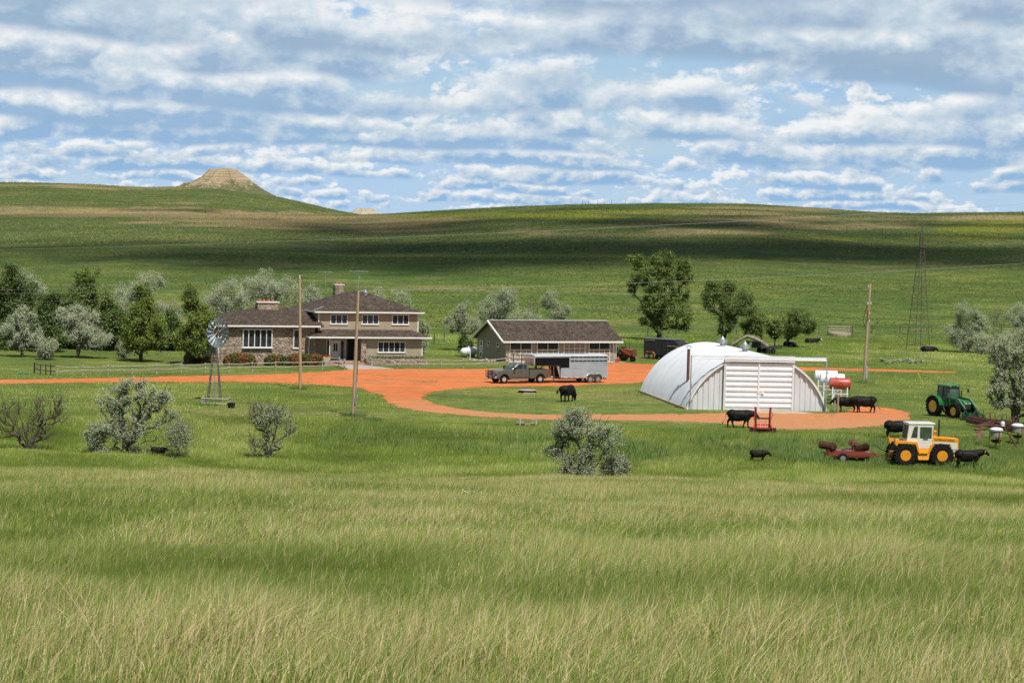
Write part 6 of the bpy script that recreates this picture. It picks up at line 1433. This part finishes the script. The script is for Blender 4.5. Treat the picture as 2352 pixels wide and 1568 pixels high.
tree('russian_olive', 'big silver tree rising behind the garage gable', 'tree', (1143, 795), [(1096, 680, 1165, 745), (1120, 662, 1187, 730), (1150, 658, 1185, 700)], 'olive_dull', 5200, 32, natt=130, group=GS, r0=.16, off=4)
tree('russian_olive', 'low silver tree behind the middle of the garage roof', 'tree', (1206, 790), [(1168, 712, 1245, 760)], 'olive_dull', 2400, 33, natt=70, group=GS, r0=.1, off=4)
tree('russian_olive', 'upright silver tree behind the right half of the garage roof', 'tree', (1272, 788), [(1250, 660, 1288, 735), (1238, 668, 1265, 705), (1280, 690, 1310, 755), (1255, 710, 1300, 770)], 'olive_dull', 3000, 34, natt=100, group=GS, r0=.14, off=4)
tree('dead_tree', 'leafless gray tree between the silver trees behind the garage', 'tree', (1222, 785), [(1205, 680, 1240, 760)], 'olive', 0, 35, natt=50, r0=.08, twigs=220, group=GS, off=5, bk=bark_pale)
# right of the garage
tree('cottonwood', 'tall cottonwood standing over the black horse trailer', 'tree', (1512, 783), [(1470, 600, 1585, 740), (1495, 563, 1552, 650), (1440, 590, 1500, 660), (1550, 590, 1600, 680), (1462, 680, 1540, 745), (1545, 690, 1592, 760), (1438, 640, 1475, 680), (1495, 700, 1560, 765), (1440, 580, 1480, 620)], 'cotton', 12500, 36, natt=420, r0=.34, nclump=46, clump=.34, lsize=.15)
tree('cottonwood', 'forked green tree behind the top of the barn', 'tree', (1660, 796), [(1615, 650, 1715, 725), (1636, 629, 1690, 690), (1606, 645, 1650, 700), (1690, 665, 1738, 725), (1645, 720, 1690, 770)], 'elm', 7500, 37, natt=200, r0=.24, nclump=34, stems=[(-.5, 0), (1.0, .3)], lsize=.12)
tree('cottonwood', 'low bushy green tree over the dead limb', 'tree', (1752, 797), [(1700, 735, 1740, 768), (1722, 722, 1766, 772)], 'cotton', 3000, 38, natt=90, r0=.13, nclump=18, lsize=.13)
tree('cottonwood', 'slender young tree right of the dead limb', 'tree', (1780, 797), [(1764, 724, 1797, 775)], 'cotton', 1500, 39, natt=60, r0=.08, lsize=.17)
tree('elm_tree', 'rounded dull green tree with a cow lying at its foot', 'tree', (1806, 797), [(1795, 712, 1860, 765), (1810, 698, 1850, 735), (1840, 725, 1877, 770), (1795, 745, 1830, 775)], 'elm', 5200, 40, natt=140, r0=.18, lsize=.12)
tree('russian_olive', 'silver tree group leader on the right pasture', 'tree', (2224, 810), [(2180, 735, 2260, 790), (2195, 692, 2250, 750), (2160, 745, 2205, 785), (2235, 710, 2275, 770), (2190, 770, 2260, 810)], 'olive_dull', 6500, 41, natt=160, group=GS, r0=.18, stems=[(-.6, 0), (.4, .3)])
tree('russian_olive', 'low dense silver shrub under the bare tree at right', 'shrub', (2275, 815), [(2235, 765, 2300, 815), (2280, 770, 2330, 815)], 'olive_dull', 4200, 65, natt=90, group=GS, r0=.1)
tree('russian_olive', 'dense silver shrub behind the large near tree at the right edge', 'shrub', (2330, 830), [(2290, 760, 2370, 830)], 'olive_dull', 4200, 66, natt=90, group=GS, r0=.1)
tree('dead_tree', 'bare twiggy tree between the two silver trees at right', 'tree', (2290, 800), [(2268, 705, 2308, 770)], 'olive', 0, 42, natt=60, r0=.09, twigs=320, group=GS, bk=bark_pale)
tree('russian_olive', 'silver tree cut off by the right edge behind the bare one', 'tree', (2350, 795), [(2312, 700, 2375, 760), (2330, 690, 2400, 740), (2320, 745, 2380, 795)], 'olive_dull', 4200, 43, natt=100, group=GS, r0=.16)
tree('russian_olive', 'large near silver tree with open dark limbs at the right edge', 'tree', (2333, 975), [(2270, 770, 2345, 850), (2300, 760, 2400, 840), (2262, 860, 2330, 935), (2320, 850, 2410, 950), (2285, 825, 2360, 890)], 'olive_dull', 7200, 44, natt=200, group=GS, r0=.22, rexp=.5, stems=[(-.3, 0), (.6, .2), (-1.0, .1)], nclump=36, clump=.34)
# near pasture bushes
tree('dead_bush', 'bare brown dead bush at the left edge of the near pasture', 'bush', (64.5, 1037), [(-5, 900, 60, 985), (70, 905, 145, 985), (-10, 960, 40, 1010), (40, 960, 120, 1030), (110, 930, 165, 970)], 'olive', 0, 45, natt=110, r0=.15, rexp=.52, twigs=1100, group=GB, stems=[(-.6, 0), (.8, .1), (-1.2, .2)], bk=M('brown_twig', (.11, .085, .065), .95))
tree('silverberry_bush', 'large airy silver bush with dark limbs in the left pasture', 'bush', (283, 1046), [(222, 880, 300, 960), (300, 865, 385, 945), (345, 885, 409, 940), (270, 862, 320, 910), (225, 930, 290, 990), (330, 940, 410, 985), (255, 985, 370, 1046), (260, 900, 335, 1000), (245, 960, 345, 1020)], 'olive', 5200, 46, natt=230, r0=.17, rexp=.5, twigs=250, group=GB, stems=[(-.5, 0), (.2, .1), (.9, 0)], nclump=44, clump=.30, lsize=.075)
tree('silverberry_bush', 'low silver bush at the left foot of the large airy one', 'bush', (224, 1046), [(190, 985, 232, 1040), (205, 970, 258, 1010), (200, 1010, 250, 1048)], 'olive_dull', 2400, 47, natt=80, r0=.06, group=GB, lsize=.075)
tree('silverberry_bush', 'thin twiggy bush beside the white faced calf', 'bush', (412, 1054), [(385, 970, 440, 1050)], 'olive_dull', 1000, 48, natt=90, r0=.05, twigs=300, group=GB, lsize=.07, bk=bark_pale)
tree('silverberry_bush', 'sparse dark twiggy bush below the windmill and plain pole', 'bush', (617, 1058), [(567, 925, 625, 990), (610, 905, 660, 990), (575, 985, 650, 1055), (640, 950, 678, 1000)], 'olive_dull', 1500, 49, natt=180, r0=.10, rexp=.48, twigs=700, group=GB, stems=[(-.3, 0), (.4, 0)], lsize=.07, clump=.34)
tree('silverberry_bush', 'round silver bush in the centre at the foreground edge', 'bush', (1325, 1108), [(1255, 950, 1330, 1030), (1300, 938, 1385, 1020), (1350, 975, 1426, 1050), (1250, 1010, 1320, 1080), (1290, 1020, 1400, 1105), (1270, 1060, 1360, 1108)], 'olive_dull', 6200, 50, natt=280, r0=.15, rexp=.5, twigs=500, group=GB, stems=[(-.7, 0), (.1, .1), (.7, 0), (-.2, -.2)], nclump=46, clump=.32, lsize=.075)
tree('silverberry_bush', 'small dark bush hugging the right foot of the round silver one', 'bush', (1412, 1110), [(1380, 1050, 1445, 1108), (1400, 1045, 1435, 1075)], 'olive_dull', 2200, 51, natt=90, r0=.06, twigs=150, group=GB, lsize=.07)
# shrubs along the stone wing
GJ = 'rusty junipers along the stone wing'
def juniper(label, x, w, hgt, red, seed, y=-1.2):
    c = HSP(x, y); rg = np.random.RandomState(seed); root = thing('juniper_shrub', label, 'shrub', c, R(22), GJ)
    n = int(2600 * w * hgt); pos = rg.uniform(-1, 1, (n, 3)); pos[:, 2] = rg.rand(n) ** .7; d = np.abs(pos[:, 0]) ** 3 + np.abs(pos[:, 1]) ** 3; top = 1 - .35 * d + .18 * np.sin(pos[:, 0] * 9 * w + seed) * .5
    pos = pos * np.array((w / 2, .75, hgt)); pos[:, 2] *= np.clip(top, .3, 1.2)
    nrm = rg.normal(size=(n, 3)) + np.array((0, -.3, .8)); nrm /= np.linalg.norm(nrm, axis=1)[:, None]; tv = np.cross(nrm, rg.normal(size=(n, 3))); tv /= np.linalg.norm(tv, axis=1)[:, None]; bv = np.cross(nrm, tv); s = rg.uniform(.06, .13, (n, 1))
    V = np.stack([pos - tv * s, pos + bv * s * .5, pos + tv * s, pos - bv * s * .5], 1).reshape(-1, 3)
    mixr = np.clip(red + .5 * np.sin(pos[:, 0] * 3.1 + seed) + .35 * np.sin(pos[:, 0] * 7 + pos[:, 2] * 4 + seed * 2) + rg.normal(0, .15, n), 0, 1)[:, None]
    C_ = (np.array((.32, .135, .05)) * mixr + np.array((.105, .135, .032)) * (1 - mixr)) * rg.uniform(.7, 1.25, (n, 1))
    link('foliage', raw_mesh('foliage', V, np.arange(4 * n).reshape(-1, 4), lm_g, np.repeat(C_, 4, 0)), root)
    st2 = MB()
    for k in range(7): st2.tube([(rg.uniform(-.2, .2), 0, 0), (rg.uniform(-w / 2.6, w / 2.6), rg.uniform(-.3, .3), hgt * .7)], [.04, .012], 5)
    st2.build('stem', bark_dk, root)
juniper('broad rusty juniper left of the picture window', -20.7, 3.3, 1.25, .55, 1)
juniper('greenish juniper under the right side of the picture window', -16.8, 2.2, 1.1, .15, 2)
juniper('long rusty juniper before the narrow stone wing window', -14.2, 3.0, 1.2, .55, 3)
juniper('bright rust red juniper at the stone wing corner', -12.4, 1.5, 1.2, .95, 4)
juniper('rusty juniper far left on the side wall of the wing', -24.6, 1.7, 1.15, .7, 5, y=3.2)
juniper('small round rusty juniper left of the wing corner', -23.4, 1.3, .8, .8, 6, y=.9)
# leafy strip on the stone planter
c = HSP(-3.2, -.75); rg = np.random.RandomState(77); n = 1500; pos = np.stack([rg.uniform(-3.2, 3.2, n), rg.uniform(-.3, .3, n), .70 + rg.rand(n) ** 2 * .28], -1); nrm = rg.normal(size=(n, 3)); nrm /= np.linalg.norm(nrm, axis=1)[:, None]; tv = np.cross(nrm, rg.normal(size=(n, 3))); tv /= np.linalg.norm(tv, axis=1)[:, None]; bv = np.cross(nrm, tv)
V = np.stack([pos - tv * .07, pos + bv * .04, pos + tv * .07, pos - bv * .04], 1).reshape(-1, 3)
o = link('planter_greenery', raw_mesh('planter_greenery', V, np.arange(4 * n).reshape(-1, 4), lm_g, np.repeat(np.array((.10, .15, .03)) * rg.uniform(.6, 1.3, (n, 1)), 4, 0))); o.location = c; o.rotation_euler.z = R(22); tag(o, 'low green plants growing along the stone planter top', 'plants', kind='stuff')
# sage clumps on the pasture
for k in range(10):
    u = 2028 + k * 9 + (k * 37 % 7); v = 829 + (k * 53 % 6)
    tree('sage_clump', 'small blue gray sage clump on the pasture before the lattice tower', 'sage', (u, v + 2), [(u - 5, v - 4, u + 6, v + 2)], 'olive_dull', 130, 80 + k, natt=10, r0=.03, group='sage clumps near the lattice tower', lsize=.12)
# ------------------------------------------------------------------ grass, blade by blade
gmat = leaf_mat('grass_blade', .30, .5, .03, .45)
GR = np.random.RandomState(21)
foot = [np.array([tuple((hs.location + RZ(R(22)).to_3x3() @ Vector(p)).xy) for p in ((-23, .0, 0), (-12.9, .0, 0), (-12.9, -1.2, 0), (.6, -1.3, 0), (.4, 10, 0), (-23, 10.5, 0))]),
        np.array([tuple((gr.location + RZ(R(26)).to_3x3() @ Vector(p)).xy) for p in ((-.1, -2.0, 0), (GL + .2, -2.0, 0), (GL + .1, GD, 0), (-.1, GD, 0))]),
        np.array([tuple((qb.location + RZ(R(8.5)).to_3x3() @ Vector(p)).xy) for p in ((-hw - .25, -.15, 0), (hw + .25, -.15, 0), (hw + .25, BL, 0), (-hw - .25, BL, 0))])]
def blades(name, label, y0, y1, per_m2, h0, h1, wd, straw, seg2=True, lean=.35, power=1., lawn_h=None, excl=False, margin=4., gsat=(1, 1, 1)):
    rg = GR
    area = .236 * (y1 * y1 - y0 * y0) + 2 * margin * (y1 - y0); n = int(area * per_m2)
    Y = np.sqrt(rg.uniform(y0 * y0, y1 * y1, n)); X = rg.uniform(-1, 1, n) * (.236 * Y + margin)
    if excl:
        keep = ~inpoly(X + rg.normal(0, .28, n), Y + rg.normal(0, .5, n), road_out[::2]) & ~inpoly(X, Y, walk_out) & ~inpoly(X, Y, pad_out)
        for f in foot: keep &= ~inpoly(X, Y, f)
        X, Y = X[keep], Y[keep]; n = len(X)
    Z = terrain(X, Y)
    nz_ = 1 if lawn_h is None else 2.2; cl = fbm(X, Y, 1.9 * nz_, 2); pl = fbm(X, Y * .9, 5.5 * nz_, 4, 5)
    hgt = rg.uniform(h0, h1, n) * (1 + .5 * cl + .15 * pl); wdt = wd * rg.uniform(.7, 1.3, n)
    if lawn_h is not None:
        k_ = sstep(179, 188, Y - .04 * X) * (1 - sstep(262, 300, Y)); k_ = np.maximum(k_, 0) * (1 - .75 * sstep(-6, -14, X) * (1 - sstep(222, 232, Y))) * (1 - .6 * sstep(30, 40, X)); hgt = hgt * (1 - k_) + lawn_h * rg.uniform(.6, 1.3, n) * k_
        tall = sstep(.1, .6, cl) * (1 - k_); hgt *= (1 + .3 * tall)
    hgt = np.maximum(hgt, .03)
    az = rg.normal(.1, 1.15, n); ln = lean * rg.uniform(.1, 1.7, n) * (1 + .3 * cl)      # wind from the left
    dx, dy = np.cos(az) * ln, np.sin(az) * ln * .6
    th = rg.uniform(-.9, .9, n); tx, ty = np.cos(th) * wdt / 2, np.sin(th) * wdt / 2
    B = np.stack([X, Y, Z - .02], -1); t = np.stack([tx, ty, 0 * tx], -1)
    up = np.stack([dx * hgt * .35, dy * hgt * .35, hgt * .58], -1); tip = np.stack([dx * hgt, dy * hgt, hgt * (1 - .25 * ln)], -1)
    # colour by plant: fresh green, blue green, straw
    straw_ = straw + .05 * (1 - sstep(13, 20, Y)) - .10 * np.exp(-((Y - 34) / 14.) ** 2); fr = np.clip(straw_ + (.62 * pl + .36 * cl) * (.62 if lawn_h is None else .62) + rg.normal(0, .2, n), 0, 1); fr = fr if lawn_h is None else fr * (1 - .85 * k_); isst = (rg.rand(n) < fr)
    q_ = np.array(gsat); g1 = np.array((.162, .228, .032)) * q_; g2 = np.array((.105, .166, .028)) * q_; g3 = np.array((.240, .285, .058)) * q_; s1 = np.array((.64, .53, .28)); s2 = np.array((.36, .295, .14))
    r_ = rg.rand(n, 1); c = np.where(r_ < .5, g1, np.where(r_ < .75, g2, g3)) * (1 + (.26 if lawn_h is None else .42) * cl[:, None]) * (1 + (.20 if lawn_h is None else .30) * pl[:, None])
    c = np.where(isst[:, None], np.where(rg.rand(n, 1) < .5, s1, s2), c) * rg.uniform(.75, 1.25, (n, 1))
    if lawn_h is not None:
        c = np.where((rg.rand(n, 1) < k_[:, None]) & (~isst[:, None]), np.array((.150, .205, .042)) * rg.uniform(.75, 1.25, (n, 1)) * (1 + .1 * pl[:, None]), c)
        tm = np.exp(-((Y - .04 * X - 173) / 5.5) ** 2) * sstep(.0, .15, X / Y) * (~isst); c = c * (1 - .55 * tm[:, None]) + np.array((.095, .150, .050)) * .55 * tm[:, None]
    if seg2:
        V = np.stack([B - t, B + t, B + up + t * .75, B + up - t * .75, B + tip], 1).reshape(-1, 3); k = 5
        o_ = np.arange(n)[:, None] * 5; T = np.concatenate([o_ + np.array([[0, 1, 2]]), o_ + np.array([[0, 2, 3]]), o_ + np.array([[3, 2, 4]])])
    else:
        V = np.stack([B - t, B + t, B + tip], 1).reshape(-1, 3); k = 3
        T = np.arange(n)[:, None] * 3 + np.array([[0, 1, 2]])
    C_ = np.repeat(np.clip(c, .004, .8), k, 0)
    return tag(link(name, raw_mesh(name, V, T, gmat, C_)), label, 'grass', kind='stuff')
QF = 1.0
blades('meadow_grass', 'tall windblown green grass of the nearest slope', 12, 31, 1500 * QF, .22, .48, .0055, .28, lean=.5)
blades('meadow_grass', 'green and straw coloured grass in the middle of the near slope', 31, 68, 520 * QF, .18, .38, .009, .24, lean=.5)
blades('meadow_grass', 'fine straw tinted grass on the lip of the near slope', 68, 134, 190 * QF, .18, .36, .016, .27, seg2=False, lean=.5)
blades('pasture_grass', 'rough tufted green grass in the hollow and road bank', 134, 184, 190 * QF, .16, .38, .024, -.02, seg2=False, lean=.4, lawn_h=.12, excl=True, gsat=(1.0, 1.02, .92))
blades('lawn_grass', 'short bright grass of the yard and pasture behind it', 182, 335, 30 * QF, .10, .24, .042, .06, seg2=False, lean=.35, lawn_h=.10, excl=True, gsat=(.86, 1.0, .72))
# seed stalks: long dry straws of last year standing over the nearest grass
def stalks(n, y0, y1, h0, h1, r, seed):
    rg = np.random.RandomState(seed); mbs = []; V = []; T = []
    Y = np.sqrt(rg.uniform(y0 * y0, y1 * y1, n)); X = rg.uniform(-1, 1, n) * (.236 * Y + 2); Z = terrain(X, Y); seg = 6; o_ = 0
    for x, y, z in zip(X, Y, Z):
        h_ = rg.uniform(h0, h1); ln = abs(rg.normal(.35, .30)) if rg.rand() < .85 else -rg.uniform(.1, .5); fy = rg.normal(0, .15); w_ = r * rg.uniform(.6, 1.2)
        for i in range(seg + 1):
            t = i / seg; px_ = x + ln * h_ * t ** 1.5; pz = z + h_ * (t - .18 * abs(ln) * t * t); wd = w_ * (1.1 - .75 * t) * (1.0 if t < .8 else 1.9 - .9 * t)
            V += [(px_ - wd, y + fy * h_ * t, pz), (px_ + wd, y + fy * h_ * t, pz)]
        for i in range(seg): T += [(o_ + 2 * i, o_ + 2 * i + 1, o_ + 2 * i + 3), (o_ + 2 * i, o_ + 2 * i + 3, o_ + 2 * i + 2)]
        o_ += 2 * (seg + 1)
    c = np.repeat(np.array((.50, .42, .24)) * rg.uniform(.65, 1.2, (n, 1)), 2 * (seg + 1), 0)
    return np.array(V), np.array(T), c
parts_ = [stalks(70, 12.5, 14.5, .5, .9, .003, 1), stalks(150, 12.5, 17, .35, .6, .0022, 2), stalks(90, 18, 40, .3, .45, .0024, 3)]
off_ = 0; Vs, Ts, Cs = [], [], []
for v_, t_, c_ in parts_: Vs.append(v_); Ts.append(t_ + off_); Cs.append(c_); off_ += len(v_)
tag(link('dry_stalks', raw_mesh('dry_stalks', np.vstack(Vs), np.vstack(Ts), gmat, np.vstack(Cs))), 'long pale dry seed stalks leaning over the nearest grass', 'grass', kind='stuff')
# small flowers
def dots(name, label, spots, c, s, seed):
    rg = np.random.RandomState(seed); n = len(spots); P = np.array([(p.x, p.y, p.z) for p in spots]); nrm = rg.normal(size=(n, 3)) * .5 + np.array((0, -.7, .7)); nrm /= np.linalg.norm(nrm, axis=1)[:, None]
    tv = np.cross(nrm, (1, .2, .1)); tv /= np.linalg.norm(tv, axis=1)[:, None]; bv = np.cross(nrm, tv); k = s * rg.uniform(.6, 1.3, (n, 1))
    V = np.stack([P - tv * k, P + bv * k, P + tv * k, P - bv * k], 1).reshape(-1, 3)
    return tag(link(name, raw_mesh(name, V, np.arange(4 * n).reshape(-1, 4), gmat, np.tile(np.array(c), (4 * n, 1)))), label, 'flowers', kind='stuff')
rg = random.Random(9)
def near(u, v, h_): q = G(u, v, 11.); return Vector((q.x, q.y, q.z + h_))
dots('white_flowers', 'small patch of white wildflowers on the near slope', [near(1062 + rg.random() * 46, 1160 + rg.gauss(0, 2.4), .40) for _ in range(16)] + [near(rg.uniform(0, 2352), rg.uniform(1160, 1240), .42) for _ in range(4)], (.85, .85, .82), .014, 2)
dots('yellow_flowers', 'scattered tiny yellow wildflowers near the bottom edge', [near(rg.uniform(1250, 2352), rg.uniform(1520, 1566), .35) for _ in range(70)] + [near(rg.uniform(0, 2352), rg.uniform(1140, 1560), .42) for _ in range(60)], (.62, .42, .03), .006, 3)

# tufts and low brush over the far slopes
def tufts(name, label, y0, y1, n, wd, ht, seed):
    rg = np.random.RandomState(seed); Y = np.sqrt(rg.uniform(y0 * y0, y1 * y1, n)); X = rg.uniform(-1, 1, n) * (.24 * Y + 12); Z = terrain(X, Y)
    c = cover(X, Y, Z); k = fbm(X, Y, 30., 15); kk = fbm(X * .5, Y, 90., 17)
    c = c * (.92 + .22 * k[:, None] + .18 * kk[:, None]) * rg.uniform(.85, 1.25, (n, 1)); br = rg.rand(n) < .03 + .05 * k; c[br] *= np.array((.60, .66, .70))
    st = rg.rand(n) < np.clip(.0 + .12 * kk, 0, 1); c[st] = np.array((.36, .30, .17)) * rg.uniform(.6, 1.1, (int(st.sum()), 1))
    w_ = wd * rg.uniform(.5, 1.5, n); h_ = ht * rg.uniform(.4, 1.4, n) * (1 + .5 * k); h_ = np.where(br, h_ * 1.7, h_); th = rg.uniform(-.8, .8, n); B = np.stack([X, Y, Z - .05], -1)
    t = np.stack([np.cos(th) * w_ / 2, np.sin(th) * w_ / 2, 0 * X], -1); up = np.stack([rg.normal(.1, .15, n) * h_, 0 * X, h_], -1)
    V = np.stack([B - t, B + t, B + t * .5 + up, B - t * .6 + up * .85], 1).reshape(-1, 3); T = np.arange(4 * n).reshape(-1, 4)
    return tag(link(name, raw_mesh(name, V, T, gmat, np.repeat(np.clip(c, .01, .6), 4, 0))), label, 'grass', kind='stuff')
tufts('hillside_grass', 'tufts and low brush over the slope behind the farm', 330, 620, 230000, .34, .11, 31)
tufts('hillside_grass', 'tufts and low brush on the brow of the far hill', 600, 1120, 260000, .50, .17, 32)
tufts('hillside_grass', 'tufts and low brush on the distant slope under the butte', 1250, 2360, 120000, 1.0, .30, 33)

# rank green weeds on the bank below the barn loop and round the pole feet
def weeds(name, label, spots, wd, ht, seed, c0):
    rg = np.random.RandomState(seed); P = np.array(spots); n = len(P); X, Y = P.T; Z = terrain(X, Y); cl = fbm(X, Y, 3., 8)
    k = cl > -.15; X, Y, Z, cl = X[k], Y[k], Z[k], cl[k]; n = len(X); h_ = ht * rg.uniform(.4, 1.2, n) * (1 + .6 * cl); w_ = wd * rg.uniform(.6, 1.4, n); th = rg.uniform(-1, 1, n)
    B = np.stack([X, Y, Z - .03], -1); t = np.stack([np.cos(th) * w_ / 2, np.sin(th) * w_ / 2, 0 * X], -1); up = np.stack([rg.normal(.15, .35, n) * h_, rg.normal(0, .3, n) * h_, h_], -1)
    V = np.stack([B - t, B + t, B + up], 1).reshape(-1, 3); c = np.array(c0) * rg.uniform(.7, 1.35, (n, 1)) * (1 + .3 * cl[:, None])
    return tag(link(name, raw_mesh(name, V, np.arange(3 * n).reshape(-1, 3), gmat, np.repeat(c, 3, 0))), label, 'weeds', kind='stuff')
rg = np.random.RandomState(5); n = 52000; Xb = rg.uniform(-14, 36, n); Yb_ = rg.normal(172.5, 3.6, n) + .04 * Xb; kp = (Yb_ - .04 * Xb < 180.5) & (rg.rand(n) < np.clip(.25 + .03 * Xb, .1, 1)); kp &= ~inpoly(Xb, Yb_, road_out[::2])
for u, v, s_ in ((1690, 1022, 1.3), (1862, 1030, 1.3), (1741, 1062, 2.2), (1741, 1072, 2.2), (1753, 1006, 2.0)):
    q = G(u, v); kp &= ((Xb - q.x) ** 2 + ((Yb_ - q.y) * .6) ** 2 > s_ ** 2)
weeds('bank_weeds', 'rank blue green weeds along the bank below the barn loop', np.stack([Xb, Yb_], -1)[kp], .06, .62, 6, (.120, .180, .045))
sp = []
for (u, v), r_, m in (((690, 894), .7, 350), ((811, 957), 1.0, 700), ((494, 930), 1.6, 900), ((870, 966), 2.2, 1400), ((1984, 880), .8, 400), ((1929, 771), 2.5, 700), ((1470, 905), 1.5, 300), ((1752, 800), 3., 700)):
    q = G(u, v); sp.append(np.stack([rg.normal(q.x, r_ * .6, m), rg.normal(q.y, r_ * .6, m)], -1))
sd_ = []
for (u, v), rx_, ry_, m in (((978, 877.5), 1.15, .5, 500), ((962, 882), .9, .25, 260), ((912, 886.5), .4, .2, 120), ((1440, 952.5), 2.0, .3, 300)):
    q = G(u, v); sd_.append(np.stack([rg.normal(q.x, rx_, m), rg.normal(q.y, ry_, m)], -1))
weeds('drive_weeds', 'thin olive grass patches growing in the red gravel', np.vstack(sd_), .06, .10, 8, (.21, .165, .065))
weeds('foot_weeds', 'darker grass tufts round the pole feet windmill and tanks', np.vstack(sp), .05, .38, 7, (.095, .150, .040))
